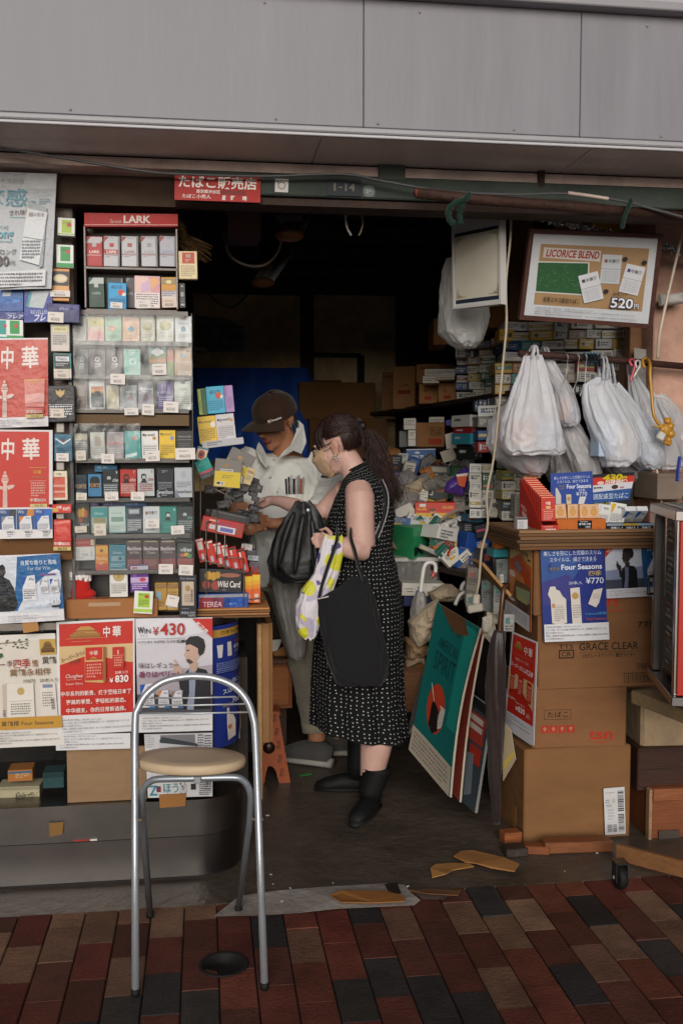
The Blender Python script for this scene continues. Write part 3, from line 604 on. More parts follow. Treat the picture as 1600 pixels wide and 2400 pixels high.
pack(206,1111,239,1164,'4a87b4',[('p',[(5,40),(5,14),(12,6),(28,6),(35,14),(35,40)],'1a1c22'),('t','FORTE',3,26,34,12,'d89a5f')],'sky blue cigarette pack with black badge '+r7,y=GY+.01)
pack(240,1101,280,1165,'1d1c22',che(0,('16151a','d0d0d4'),'9','d4d4d8'),'black cigarette pack with a bearded portrait '+r7,y=GY+.01)
pack(281,1100,321,1164,'c23126',che(0,('2a1614','b03026'),'7','ead0c8'),'red cigarette pack with a bearded portrait '+r7,y=GY+.01)
pack(322,1099,362,1163,'d8d5d6',che(0,('1b1a1e','d8d5d6'),' 5','a33a34'),'white cigarette pack with a bearded portrait '+r7,y=GY+.01)
pack(367,1097,408,1167,'1e1d24',[('f',12,4,14,2,3,'b0b0b8'),('r',2,30,36,.7,'c8c8cc'),('f',4,32,32,4,4,'93939a'),('t','SevenStars',1,48,38,8,'e6e6ea'),('p',[(0,52),(10,64),(0,64)],'9a94a8'),('f',12,58,16,1,4,'c4c4ca')],'black cigarette pack with large white lettering '+r7,y=GY+.01)
pack(409,1096,451,1166,'cdcbd2',[('e',20,14,6,8,'bdbbc4'),('r',2,30,36,.7,'8c8a92'),('f',4,32,32,3,4,'85838c'),('t','SevenStars',1,48,38,8,'2c2c36'),('p',[(0,52),(12,64),(0,64)],'8f89a4')],'white cigarette pack with large black lettering '+r7,y=GY+.01)
card(179,1155,204,1172,'price card taped under the small dark blue pack',('','¥510'),base='cfc9ba');card(246,1153,278,1173,'price card taped under the black portrait pack',('チェ','¥570'));card(307,1153,339,1173,'price card taped between the red and white portrait packs',('チェ','¥570'))
for(x0,x1,c,lb)in((222,275,'3f83ae','bright blue carton lying behind the portrait packs'),(214,232,'8a5fa8','lilac carton end peeking out over the sixth shelf'),(238,288,'5b4a86','violet carton lying at the top of the sixth shelf'),(289,344,'2b5fa0','deep blue carton lying at the top of the sixth shelf')):
 yy=1090 if x0==222 else 1178;pack(x0,yy,x1,yy+(16 if x0==222 else 9),c,[('f',4,16,30,1,20,'c9d3dc')],lb,y=GY+.04,name='cigarette_carton',cat='carton',group='cartons inside the clear case',d=.04)
r8='on the sixth shelf of the clear case'
pack(177,1178,211,1250,'181617',[('e',12,22,6,11,'c98a26'),('e',22,20,6,11,'d8a032'),('e',30,23,5,9,'b8502a'),('e',14,36,6,6,'a8402a'),('t','Wild Card',12,43,26,6,'cfcbc6'),('f',4,53,30,2,4,'4c4a4a')],'black cigarette pack with golden fruit picture '+r8,y=GY+.01)
pack(213,1188,254,1250,'c6c4b4',[('b',0,26,'3b8f92'),('t','Choice',8,12,22,6,'c7dcd8'),('r',5,27,31,12,'9a8a5e'),('r',0,0,2.4,64,'3b8f92'),('r',37.6,0,2.4,64,'3b8f92'),('w','8c8a7e',46)],'teal and cream framed cigarette pack '+r8,y=GY+.01)
pack(255,1187,295,1249,'c9d4cf',[('t','Choice',6,12,26,6,'93aaa4'),('r',5,25,31,12,'7f9a8c'),('b',62,2,'3b8f92'),('w','93a39c',46)],'pale green white cigarette pack '+r8,y=GY+.01)
pack(296,1188,335,1249,'15202f',[('r',1,0,1.4,64,'4a90a0'),('r',6,4,28,13,'8c9098'),('r',8,6,24,8,'bcbec4'),('w','d3d3d6',32)],'navy cigarette pack with silver plate '+r8,y=GY+.01)
pack(335,1187,375,1249,'d9d7d8',[('r',5,11,6,8,'a4624a'),('t','中南海',12,10,23,9,'2e3038'),('r',2,31,36,.7,'97959a'),('f',4,52,32,2,4,'7b7980')],'white cigarette pack with three dark characters '+r8,y=GY+.01)
pack(375,1187,415,1249,'198276',[('c',19,20,'14211f','d6dcd8'),('t','5',33,3,4,7,'d6e2de'),('f',5,40,28,3,5,'4aa498')],'teal green cigarette pack with a bearded portrait '+r8,y=GY+.01)
pack(415,1187,455,1249,'1c2222',[('c',18,18,'131515','c9cfcc'),('t','che',24,22,13,8,'3da384',.2),('w','a9b0ad',35)],'black cigarette pack with green writing and portrait '+r8,y=GY+.01)
card(176,1233,204,1248,'price card taped under the golden fruit pack',('','¥570'),base='cbc3b4');card(221,1228,249,1255,'price card taped under the teal framed pack',('','¥560'),base='cfc5b6');card(341,1217,374,1238,'faint price card on the three character pack',('中南海','¥520'));card(401,1232,432,1252,'price card taped under the green writing pack',('チェ','¥570'))
r9='on the seventh shelf of the clear case'
pack(169,1262,223,1313,'d3cdca',[('b',0,24,'9c2220'),('t','HANDELSGOLD',4,9,28,5,'cf8c6c'),('r',34,2,5,18,'cfb98c'),('r',2,28,36,34,'d8d4d2'),('f',3,31,34,6,5,'8e888c')],'red topped white cigar box '+r9,y=GY,name='cigar_box',cat='cigar box',group='cigar boxes')
card(187,1285,214,1306,'price card on the red topped cigar box',('セブン','¥500'),y=GY-.006)
pack(223,1278,255,1341,'d0781f',[('b',0,20,'d69a3a'),('b',44,20,'b8402a'),('e',20,12,5,4,'6b3d1e'),('t','Paradise',3,26,34,9,'e7c088',.1),('f',12,40,14,2,4,'e2c49a')],'orange sunset coloured cigarette pack '+r9)
pack(256,1277,295,1334,'1f6a80',[('r',0,0,40,1.6,'3f98a8'),('r',0,0,1.6,64,'3f98a8'),('r',38.4,0,1.6,64,'3f98a8'),('t','Choice',8,17,24,6,'b4cdd2'),('r',4,29,32,14,'7fa0ac'),('e',27,36,5,5,'1c4a5c'),('w','9cc0c8',50)],'teal blue cigarette pack '+r9)
for x0,x1,c,c2,tx,ds in((296,334,'381820','6a1f2c','Red Wine','maroon'),(335,374,'35181a','6b2a26','Classic','reddish brown'),(375,414,'3a1a20','7e2428','Cherry','dark cherry red')):
 pack(x0,1266,x1,1336,c,[('r',4,0,32,3,'a8987c'),('t','BlackStone',2,13,36,8,'d6ccca'),('t',tx,8,23,24,6,'b6a29c',.1),('b',40,24,c2),('f',4,42,30,3,5,'9c6a66')],ds+' cigarette pack with pale lettering '+r9)
pack(415,1272,455,1324,'1b1c20',[('t','vibes',6,13,28,12,'e2e2e2',.2),('e',12,36,7,6,'b8502a'),('e',22,34,7,6,'d0a030'),('e',30,38,6,6,'3a8a3a'),('b',46,18,'96403a')],'black cigarette pack with fruit and white script '+r9)
card(372,1322,406,1345,'price card taped under the dark cherry red pack',('','¥570'),roll=1);card(419,1324,453,1348,'price card taped under the black fruit pack',('ビブス','¥560'))
pack(378,1252,414,1263,'d2d3d6',[('p',[(20,10),(34,10),(38,64),(26,64)],'6fae4c'),('e',32,30,5,20,'4a66b0')],'white green pack lying flat on the seventh row',y=GY+.02,name='cigarette_pack')
pack(257,1335,300,1399,'d3d1cc',[('e',20,15,13,12,'9a824c'),('e',20,15,11,10,'b8a06a'),('e',20,16,6,6,'a48c56'),('w','7f7d7c',34)],'white cigarette pack with a gold coin on the bottom shelf',y=GY-.004)
pack(305,1325,349,1388,'5a2a86',[('b',0,10,'b7b3bc'),('r',4,3,12,4,'b02e40'),('f',6,16,8,4,4,'9c78bc'),('b',28,13,'b9a2c4'),('e',27,34,7,5,'b8344a'),('w','ccb8dc',44)],'purple cigarette pack with red berry on the bottom shelf',y=GY-.004)
pack(314,1386,359,1438,'d9dad2',[('r',8,4,26,42,'9cbc3c'),('t','Menthol',11,6,18,5,'4f7a2a'),('e',27,14,5,5,'b5352c'),('f',11,24,20,4,4.6,'5f7f2c'),('b',51,9,'a6c244')],'white and lime green pack with red apple taped to the ledge',y=GY-.045,roll=4,d=.012)
pack(363,1366,392,1430,'a8803c',[('b',0,12,'8c6a3a'),('r',4,20,16,20,'7a9ab0'),('f',4,44,30,3,5,'705428')],'golden box wrapped in film beside the black poster strip',y=GY-.002,m='wrapped');pack(392,1366,419,1430,'b08c4a',[('b',0,12,'8c6a3a'),('f',4,20,30,3,5,'705428'),('b',44,14,'b9c2c6')],'second golden box wrapped in film behind the tilted white card',y=GY+.002,m='wrapped')
card(390,1396,419,1421,'blank white card tilted against the golden boxes',('',''),y=GY-.012,roll=14)
def d_fs(p):
 p.full('17181f');p.t('Four Seasons',4,6,32,5,'9c9ca4');p.rect(6,16,28,56,'b9a896');p.ell(20,32,6,7,'9c7c50');p.fine(12,46,16,5,4,'7c6c60');p.bars(27,34,5,30,'3a302c',1,True);p.fine(6,78,28,1,4,'7c7c86');p.t('黄鶴楼 四季',4,86,32,6,'b9b9be');p.t('770円',20,93,16,5,'c4c4c8')
sheet('poster_strip','narrow black cigarette poster strip at the lower corner of the clear case','poster',[(420,1347),(460,1347),(461,1447),(421,1447)],GY-.028,40,100,d_fs,'17181f','gloss')
bt=thing('felt_boot','small red felt boot with white fluffy cuff in clear film','ornament',P(192,1404,GY));c=P(190,1366,GY+.005)
mb=MB();prof=[(.026,-.052),(.031,-.05),(.033,-.03),(.028,-.005),(.026,.02)]
mb.lathe(c,prof,'b3221c','cloth',20,sy=.55);mb.ell(c+V((.018,0,-.036)),(.03,.016,.016),'b3221c','cloth');mb.box(c+V((.006,0,-.05)),(.082,.032,.005),'8e1a16','cloth',bev=.001);mb.build('boot',bt)
mb=MB();rr=random.Random(2)
for i in range(60):
 an=i*.62;mb.ell(c+V((math.cos(an)*.029-.001,math.sin(an)*.015,.02+rr.uniform(-.011,.011))),(.007,.006,.006),'d8d2cf','cloth',nu=8,nv=6)
mb.build('cuff',bt)
mb=MB();a,b=q(155,1402,GY-.02),q(370,1447,GY-.02);mb.box(((a.x+b.x)/2,GY+.01,(a.z+b.z)/2-.002),(b.x-a.x,.06,a.z-b.z-.006),'a06c44','cardboard',bev=.002)
mb.box((a.x+.12,GY-.0205,(a.z+b.z)/2+.012),(.1,.001,.012),'a88a6a','gloss');tag(mb.build('cardboard_ledge'),'brown cardboard ledge under the bottom row of the clear case','cardboard')
LY=3.2
cg='packs hung on the pale post'
pack(135,510,176,553,'d9dad6',[('r',9,6,24,48,'9bb63a'),('t','Green',11,12,20,8,'5f7f28'),('e',27,24,6,8,'b5352c'),('b',57,4,'9bb63a')],'lime green and white hanging pack with red apple',y=LY,group=cg,roll=2)
pack(132,573,173,628,'d6dad6',[('r',9,4,24,42,'1f8a3e'),('t','Green',12,10,18,6,'0f5a28'),('e',27,18,5,6,'b5352c'),('b',52,12,'2a8f46')],'dark green and white hanging pack with red apple',y=LY,group=cg,roll=1)
pack(121,629,164,706,'c98a4a',[('b',4,30,'2b2a35'),('e',20,19,17,9,'c2b190'),('e',20,19,14,6,'d8caa8'),('b',34,12,'d19a5c'),('b',55,9,'d59a5c')],'orange and black hanging pack with cream oval',y=LY,group=cg)
card(118,680,165,696,'white price card across the orange hanging pack',('ゴールド','¥500'),y=LY-.012,roll=0)
def refl(p,):
 p.full('22378a');p.poly([(20,0),(60,0),(45,42),(10,38)],'a7b0b4');p.poly([(14,0),(20,0),(10,38),(4,36)],'2f8a90');p.t('REVELLER',16,46,42,9,'b8bcd8');p.t('フレア',22,56,42,16,'dadcec',.02,.25)
sheet('blue_pouch','large royal blue tobacco pouch beside the navy carton','pouch',[(58,682),(123,680),(123,754),(57,756)],LY-.01,66,74,refl,'22378a','wrapped',.012)
sheet('blue_pouch','bright blue tobacco pouch at the edge of the hanging poster','pouch',[(-12,676),(55,676),(55,730),(-12,730)],LY-.004,66,54,lambda p:(p.full('1f5aa0'),p.poly([(20,4),(40,4),(36,18),(18,18)],'b0bcc6'),p.ell(50,34,9,9,'2a74b8'),p.poly([(0,40),(66,30),(66,54),(0,54)],'1a4c90')),'1f5aa0','wrapped',.012)
sheet('blue_pouch','small navy pouch with white script below the bright blue pouch','pouch',[(-12,731),(56,731),(56,748),(-12,748)],LY-.006,66,17,lambda p:(p.full('1f2c74'),p.t('REVEL',26,2,24,4,'a9b0d4'),p.t('フレア',28,7,36,9,'c9cde4',.02,.25)),'1f2c74','wrapped',.012)
pack(110,711,187,756,'2a2a66',[('t','Evo',14,10,12,12,'9c9cc4',.3),('p',[(0,40),(40,30),(40,64),(0,64)],'23235a'),('p',[(22,4),(40,8),(40,16),(24,14)],'3b3b84')],'navy blue carton sticking out beside the display case',y=LY-.02,name='cigarette_carton',cat='carton',group=cg,d=.05,m='wrapped',roll=1.5)
card(112,731,150,756,'white price card on the navy carton',('','¥500'),y=LY-.024)
pack(-14,748,22,796,'d6dad6',[('r',9,2,24,46,'178f86'),('e',30,20,5,6,'b5352c'),('b',56,8,'178f86')],'teal and white pack at the edge above the faded red poster',y=LY-.012,group=cg)
pack(15,749,55,796,'d6dad6',[('r',8,2,24,44,'1f8a3e'),('e',24,20,5,7,'b5352c'),('b',52,12,'2a8f46')],'green and white pack above the faded red poster',y=LY-.014,group=cg)
pack(119,759,164,824,'bdb7ae',[('r',4,4,32,14,'d0c894'),('t','SOBRANIE',7,9,26,5,'77704e'),('f',4,26,30,5,5,'77757f'),('b',50,14,'c9c0b8')],'pale grey hanging pack with cream label',y=LY,group=cg);
pack(125,827,169,891,'22262b',[('r',0,0,2,64,'2f8a88'),('r',0,0,40,2,'2f8a88'),('r',38,0,2,64,'2f8a88'),('r',5,7,31,12,'c4c4c8'),('t','Peace',10,10,20,6,'4a5258'),('f',5,24,28,2,4,'b0b2b8'),('b',38,22,'c9bfb6')],'black hanging pack with teal edging',y=LY,group=cg,m='wrapped')
card(130,865,163,887,'price card on the teal edged hanging pack',('','¥500'),y=LY-.004,base='cfc4b8')
pack(109,903,176,989,'191a22',[('e',20,13,3,7,'b89a5a'),('p',[(13,6),(18,10),(18,18),(14,14)],'b89a5a'),('p',[(27,6),(22,10),(22,18),(26,14)],'b89a5a'),('w','cfcfd2',35)],'large black hanging box with a golden eagle',y=LY-.012,group=cg,m='wrapped');card(119,957,151,979,'price card on the golden eagle box',('','¥680'),y=LY-.016,base='d3c8ba',roll=0)
pack(127,1017,170,1081,'3f6a80',[('p',[(2,8),(20,20),(38,8),(38,12),(20,25),(2,12)],'c4ccd0'),('e',20,14,5,3,'6a4a40'),('f',5,32,30,3,5,'2f5366')],'steel blue hanging pack with pale chevron',y=LY,group=cg,m='wrapped');card(132,1062,162,1081,'price card on the steel blue hanging pack',('','¥520'),y=LY-.004)
pack(119,1104,159,1172,'d3ccb4',[('r',5,12,30,48,'c05846'),('t','中華',14,3,12,5,'8f7f60'),('r',5,30,30,5,'d39c8c'),('r',5,44,30,4,'d39c8c')],'cream framed red hanging pack',y=LY,group=cg,m='wrapped')
def d_tag(p):p.full('c02a18');p.ell(14,13,9,5,'c79a4a');p.rect(5,13,18,4,'c79a4a');p.t('中華',18,3,12,8,'e8cfc6',.02);p.t('830円',33,6,16,9,'ead8d2',.02)
sheet('price_ticket','small red 830 yen ticket between two hanging packs','ticket',[(115,1182),(168,1182),(168,1202),(115,1202)],LY-.01,53,20,d_tag,'c02a18','gloss',.004)
pack(126,1218,167,1268,'c43e34',[('p',[(0,6),(40,0),(40,8),(0,14)],'d77a70'),('p',[(4,24),(30,20),(36,34),(8,40)],'d4665a'),('b',48,10,'bd3428')],'shiny red hanging pack above the red price strip',y=LY,group=cg,m='wrapped')
def d_chb(p):p.full('a8241c');p.t('中華BOX',2,3,36,9,'e6d4cc',.02);p.rect(0,15,40,9,'c2b06a');p.t('¥630',9,16,22,7,'3a2c1c',.02)
sheet('price_ticket','red and yellow 630 yen price strip under the shiny red pack','ticket',[(126,1267),(167,1267),(167,1290),(126,1290)],LY-.004,40,24,d_chb,'a8241c','gloss',.004)
for z0,z1 in((992,1014),(1083,1102),(1203,1216)):
 a,b=P(133,z0,LY+.02),P(152,z1,LY+.02);mb=MB();mb.box(((a.x+b.x)/2,LY+.018,(a.z+b.z)/2),(.024,.012,a.z-b.z),'9a948c','plastic',bev=.002);tag(mb.build('hanging_clip'),'pale plastic clip of the hanging pack column '+{992:'below the eagle box',1083:'below the steel blue pack',1203:'below the red ticket'}[z0],'clip','plastic clips on the post')
# posters
def figure(p,ox,oy,k,skin='b99a8a',shirt='8a93a8',coat='16171d'):
 f=lambda pts:[(ox+x*k,oy+y*k)for x,y in pts]
 p.poly(f([(27,66),(36,58),(50,56),(66,60),(74,74),(75,128),(30,128),(25,100)]),coat)
 p.poly(f([(36,58),(48,56),(47,84),(44,128),(32,128),(33,80)]),shirt)
 p.poly(f([(25,100),(27,68),(36,66),(36,100),(30,128),(27,128)]),coat)
 p.poly(f([(17,72),(22,66),(31,86),(28,96),(20,92)]),coat)
 p.poly(f([(37,46),(52,46),(50,60),(42,63),(37,58)]),skin);p.poly(f([(29,20),(34,12),(48,10),(54,20),(53,38),(46,47),(36,48),(30,43),(31,39),(27,33),(30,28)]),skin)
 p.poly(f([(31,17),(30,9),(38,2),(52,1),(62,7),(65,19),(62,31),(55,36),(52,30),(52,23),(46,19),(38,15)]),'17161a')
 p.poly(f([(32,40),(38,41),(44,46),(38,49),(33,46)]),'4a3a35');p.poly(f([(32,25),(37,24),(37,26),(33,27)]),'2b2322')
 p.poly(f([(9,44),(12,40),(15,46),(18,52),(24,56),(25,66),(18,71),(13,66),(9,56)]),skin);p.poly(f([(3,43),(12,46),(12,48),(3,45)]),'d8d8da')
def tower(p,cx,y0,s,col):
 f=lambda pts:[(cx+x*s,y0+y*s)for x,y in pts]
 p.poly(f([(-5,32),(5,32),(6,100),(-6,100)]),col);p.poly(f([(-10,24),(10,24),(6,32),(-6,32)]),col);p.poly(f([(-8,18),(8,18),(10,22),(-10,22)]),col);p.poly(f([(-5,8),(5,8),(7,16),(-7,16)]),col)
 p.poly(f([(-1.5,-2),(1.5,-2),(4,6),(-4,6)]),col);p.poly(f([(5,40),(18,36),(26,38),(20,46),(8,50)]),col);p.poly(f([(-5,42),(-16,38),(-14,48),(-6,50)]),col)
 p.fine(cx-4*s,y0+54*s,8*s,8,5*s,'a89c94',.4)
def hall(p,x,y,w,h,col='b98a4a',c2='8f6230'):
 f=lambda pts:[(x+a*w,y+b*h)for a,b in pts]
 p.poly(f([(0,1),(0,.62),(1,.62),(1,1)]),c2);p.poly(f([(.12,.62),(.1,.55),(.22,.42),(.8,.42),(.92,.55),(.9,.62)]),col);p.poly(f([(.2,.42),(.24,.3),(.78,.3),(.82,.42)]),c2);p.poly(f([(.18,.32),(.3,.12),(.36,.02),(.66,.02),(.72,.12),(.86,.32)]),col)
 p.poly(f([(0,.7),(1,.7),(1,.74),(0,.74)]),col);p.fine(x+.14*w,y+.46*h,.72*w,2,.07*h,c2,.6)
def winpack(p,x,y,w,h,c='1f4f9a'):
 p.poly([(x,y+h*.05),(x+w*.9,y),(x+w,y+h),(x+w*.06,y+h)],'d3d3d6');p.poly([(x,y+h*.05),(x+w*.38,y+h*.03),(x+w*.18,y+h*.3),(x+w*.03,y+h*.5)],c)
 p.t('Win',x+w*.48,y+h*.1,w*.36,h*.12,'2b3558');p.rect(x+w*.05,y+h*.55,w*.92,h*.012,'77777c');p.fine(x+w*.12,y+h*.6,w*.76,4,h*.09,'77777c',.6)
def d_kan(p):
 p.full('a9adb2');p.poly([(0,0),(134,0),(134,36),(0,40)],'b9bcc0')
 p.t('キス配合',6,14,56,13,'9f968e',.01);p.t('で',-4,42,20,34,'3f7f90',.01);p.t('感。',18,38,72,42,'3a7c8e',.015);p.t('きれ味抜群!!',28,88,68,13,'5a4c50',.01,0,-.06);p.rect(28,104,40,1.2,'5a96a4')
 p.fine(96,60,26,3,5,'7d9aa4');p.t('FIVE',2,124,24,9,'7f9aa2');p.t('ong',0,138,38,22,'4a93a4',.02);p.rect(0,160,36,1.4,'4a93a4');p.t('/ロング',0,178,46,14,'4f4648',.01);p.t('30',0,194,28,24,'3f3638',.03);p.t('円',30,206,12,11,'4f4648')
 p.poly([(70,66),(116,82),(112,220),(104,224)],'8b9298');p.poly([(70,84),(118,94),(102,218),(54,204)],'c2c5c9');p.rect(74,94,10,10,'8a7c78');p.t('中南海',84,95,26,9,'8a8e94');p.poly([(62,150),(110,158),(110,160),(62,152)],'7f8488');p.fine(60,160,44,6,7.4,'6c7278')
 p.poly([(0,232),(120,228),(120,266),(0,268)],'c4c5c8');p.fine(0,236,112,4,8,'5c6066',.5)
sheet('silver_poster','large crinkled silver poster with teal characters','poster',[(-4,404),(134,408),(133,600),(-4,600)],LY-.02,134,192,None,'a9adb2','wrapped')if 0 else None
sheet('silver_poster','large crinkled silver poster with teal characters','poster',[(-4,404),(134,408),(121,677),(-4,680)],[LY-.02,LY-.02,LY-.03,LY-.03],134,272,d_kan,'a9adb2','wrapped',sag=.004)
def d_red(faded,k):
 bgc,wc=('b8473c','d8cfcb')if faded else('b9271a','d9cfc9')
 def d(p):
  p.full('cfccce');p.rect(0,4,112,182,bgc)
  if faded:
   p.poly([(62,4),(112,4),(112,60),(66,70)],'bf5a50')
  p.t('中',7,20,28,52,wc,.02,0,.03);p.t('華',52,20,38,52,wc,.02,0,-.03);tower(p,14,100,.86,'cdb0a4' if not faded else 'd2b8b0')
  if faded:
   p.poly([(59,98),(106,98),(104,164),(62,162)],'c87a72');p.rect(59,98,46,3,'c99a5a');p.t('中華',72,104,16,8,'d8a05c');p.poly([(60,134),(105,130),(105,152),(62,154)],'d09a94');p.poly([(60,166),(104,166),(104,178),(62,180)],'b8564e')
   p.t('中華BOX',64,170,36,9,'d8c9c4',.01);p.rect(62,181,40,8,'c0b27a');p.t('¥630',74,182,18,6,'8a7c4c');disclaim(p,0,192,108,18,'63616a',3)
  else:
   p.rect(68,90,38,1.2,'c99a3a');p.t('中華',78,96,17,10,'c8922f',.02);p.rect(74,112,28,3,'9c5a2a');p.rect(68,122,38,.8,'d8b8a8');p.fine(72,126,32,6,6,'d2a294');p.t('中華BOX',70,164,36,9,'ddd0ca',.01);p.rect(70,178,38,8,'c2b074');p.t('¥630',80,179,20,6,'5a4c2c')
 return d
sheet('red_poster','faded red poster of a carved column in wrinkled film, upper of two','poster',[(-2,793),(113,792),(114,999),(-2,1003)],LY-.012,112,210,d_red(True,0),'cfccce','wrapped',sag=.003)
sheet('red_poster','bright red poster of a carved column with white margin, lower of two','poster',[(-2,1007),(124,1008),(124,1190),(-2,1192)],LY-.01,120,188,d_red(False,0),'d2cfd0','gloss')
def d_w3(p):
 p.full('d5d3d4')
 for i,c in enumerate(('1c3a66','b8702a','2558a0')):
  x=i*41;p.rect(x,2,40,48,('26477a','24487a','1f4f96')[i]);p.poly([(x+26,2),(x+40,2),(x+40,16),(x+20,30)],('2a2f38','c07a2c','2a62b0')[i]);p.t('Win',x+3,4,14,8,'c3c6d2');winpack(p,x+6,18,30,34,('7a7f8c','c8782a','2a62b0')[i]);p.t('WIN '+str((1,3,5)[i]),x+18,54,18,5,'3a3a40',.02);p.fine(x+20,61,14,2,4,'7a7a80',.5)
sheet('small_poster','small poster of three blue and orange packs under the red column poster','poster',[(-2,1192),(123,1190),(124,1261),(-2,1263)],LY-.012,123,72,d_w3,'d5d3d4','gloss')
def d_kaori(p):
 p.full('d3d3d6');p.rect(0,4,140,132,'c6cbd4');p.poly([(42,4),(140,0),(140,132),(28,132),(38,70)],'1f5c92')
 p.poly([(0,26),(8,20),(14,26),(16,40),(11,50),(24,58),(34,78),(42,118),(34,132),(0,132)],'17181d');p.poly([(0,30),(10,34),(9,46),(0,48)],'3a3230');p.fine(4,66,22,5,7,'3c4450',.4)
 p.t('良質な香りと風格',50,13,82,12,'c9d4e2',.01);p.t('For the Win',66,28,50,9,'bccbdc');winpack(p,52,48,32,60);p.rect(92,46,36,4,'6a3f80');winpack(p,92,58,19,34,'8a8f9c');winpack(p,115,57,19,34);p.t('¥430',104,106,32,13,'d8dde6',.02);p.t('LUXURY SUPER SLIMS',56,121,54,5,'9cb4cc');p.rect(116,121,18,5,'1a1f2c')
 disclaim(p,22,141,112,16,'6b6b74',3)
sheet('blue_poster','blue poster in film with a dark suited man beside three packs','poster',[(-2,1302),(141,1297),(152,1453),(-2,1462)],LY-.01,140,160,d_kaori,'d3d3d6','wrapped',sag=.002)
mb=MB();a,b=P(-60,1263,3.21),P(170,1312,3.21);mb.box(((a.x+b.x)/2,3.235,(a.z+b.z)/2),(b.x-a.x,.03,a.z-b.z),'6b4a2e','cardboard');tag(mb.build('cardboard_sheet'),'crumpled brown cardboard strip between two posters','cardboard')
for(c,lb)in(([(52,1458),(88,1453),(92,1478),(56,1484)],'brown tape holding the film above the floral poster'),([(373,1862),(437,1859),(434,1889),(375,1894)],'brown tape on the steel plinth below the newspaper'),([(116,1929),(150,1926),(147,1955),(117,1962)],'yellowed square of tape on the steel plinth')):
 sheet('tape',lb,'tape',c,GY-.014 if c[0][0]>60 else LY-.006,10,10,None,('a9783f','9a6a38','7a5a2e')[0 if c[0][0]==52 else 1 if c[0][0]==373 else 2],'gloss',.0006)
mb=MB();a,b=P(172,1970,GY-.008),P(229,1968,GY-.008)
mb.box((a+b)/2,(b.x-a.x,.003,.004),'a02a1c','gloss');mb.box(b+V((-.012,-.001,.001)),(.022,.004,.006),'c9c4c0','gloss');tag(mb.build('ribbon'),'red ribbon end caught in the seam of the steel plinth','ribbon')
FYP=GY-.014
def d_siji(p):
 p.full('d4d0ca');p.rect(0,14,134,176,'cfc8bd')
 rr=random.Random(3)
 for i in range(26):x,y=rr.uniform(0,74),rr.uniform(12,34);p.ell(x,y-.15*x*.2,3.2,1.6,rr.choice(['5c6a4a','7c8462','a99a94','41563c']),8)
 p.poly([(0,18),(74,14),(74,15),(0,20)],'6a5a48');p.poly([(0,44),(8,40),(12,48),(2,54)],'34563c')
 p.rect(96,12,38,36,'b99a4a');hall(p,99,17,31,26,'7c5a2c','5c4020');p.t('黄鶴',100,52,32,17,'4a453f',.01);p.rect(2,66,14,2,'6a4a3a');p.t('季',20,58,13,15,'6a4a3a');p.t('四季',35,55,38,22,'a8321e',.01);p.t('情',77,58,13,17,'8a5a3a',.01);p.t('黄鶴永相伴',26,78,92,17,'7c5a34',.01)
 p.t('770円',55,103,26,9,'4a463f');p.t('20本入り',92,102,40,9,'4a463f')
 p.poly([(10,114),(20,110),(20,190),(12,188)],'b9ada0');p.rect(20,112,58,78,'d6d0c6');p.ell(50,130,8,9,'b49a5c');p.rect(24,152,50,.8,'7f7a72');p.fine(28,158,42,5,5.6,'7f7a72');p.bars(11,172,6,16,'6a5a78',2,True);p.rect(92,114,34,76,'d2ccc4');p.rect(98,116,22,8,'77809a');p.fine(96,134,24,6,6,'8a8478');p.bars(114,150,8,26,'4c4648',4,True)
 p.rect(0,190,134,28,'b98a34');p.t('黄鶴楼 Four Seasons',8,198,108,12,'3a3226',.01)
sheet('floral_poster','cream floral poster with a gold band and calligraphy','poster',[(-3,1489),(130,1484),(152,1746),(-3,1753)],FYP+.001,134,262,lambda p:(d_siji(p),disclaim(p,-10,224,136,30,'55555c')),'d4d0ca','paper')
def d_disc(p):p.full('d2d1d2');disclaim(p,8,3,138,31)
sheet('paper_sheet','white notice sheet of fine print below the red pack poster','paper',[(131,1722),(306,1718),(306,1754),(132,1759)],FYP+.004,160,36,d_disc,'d2d1d2')
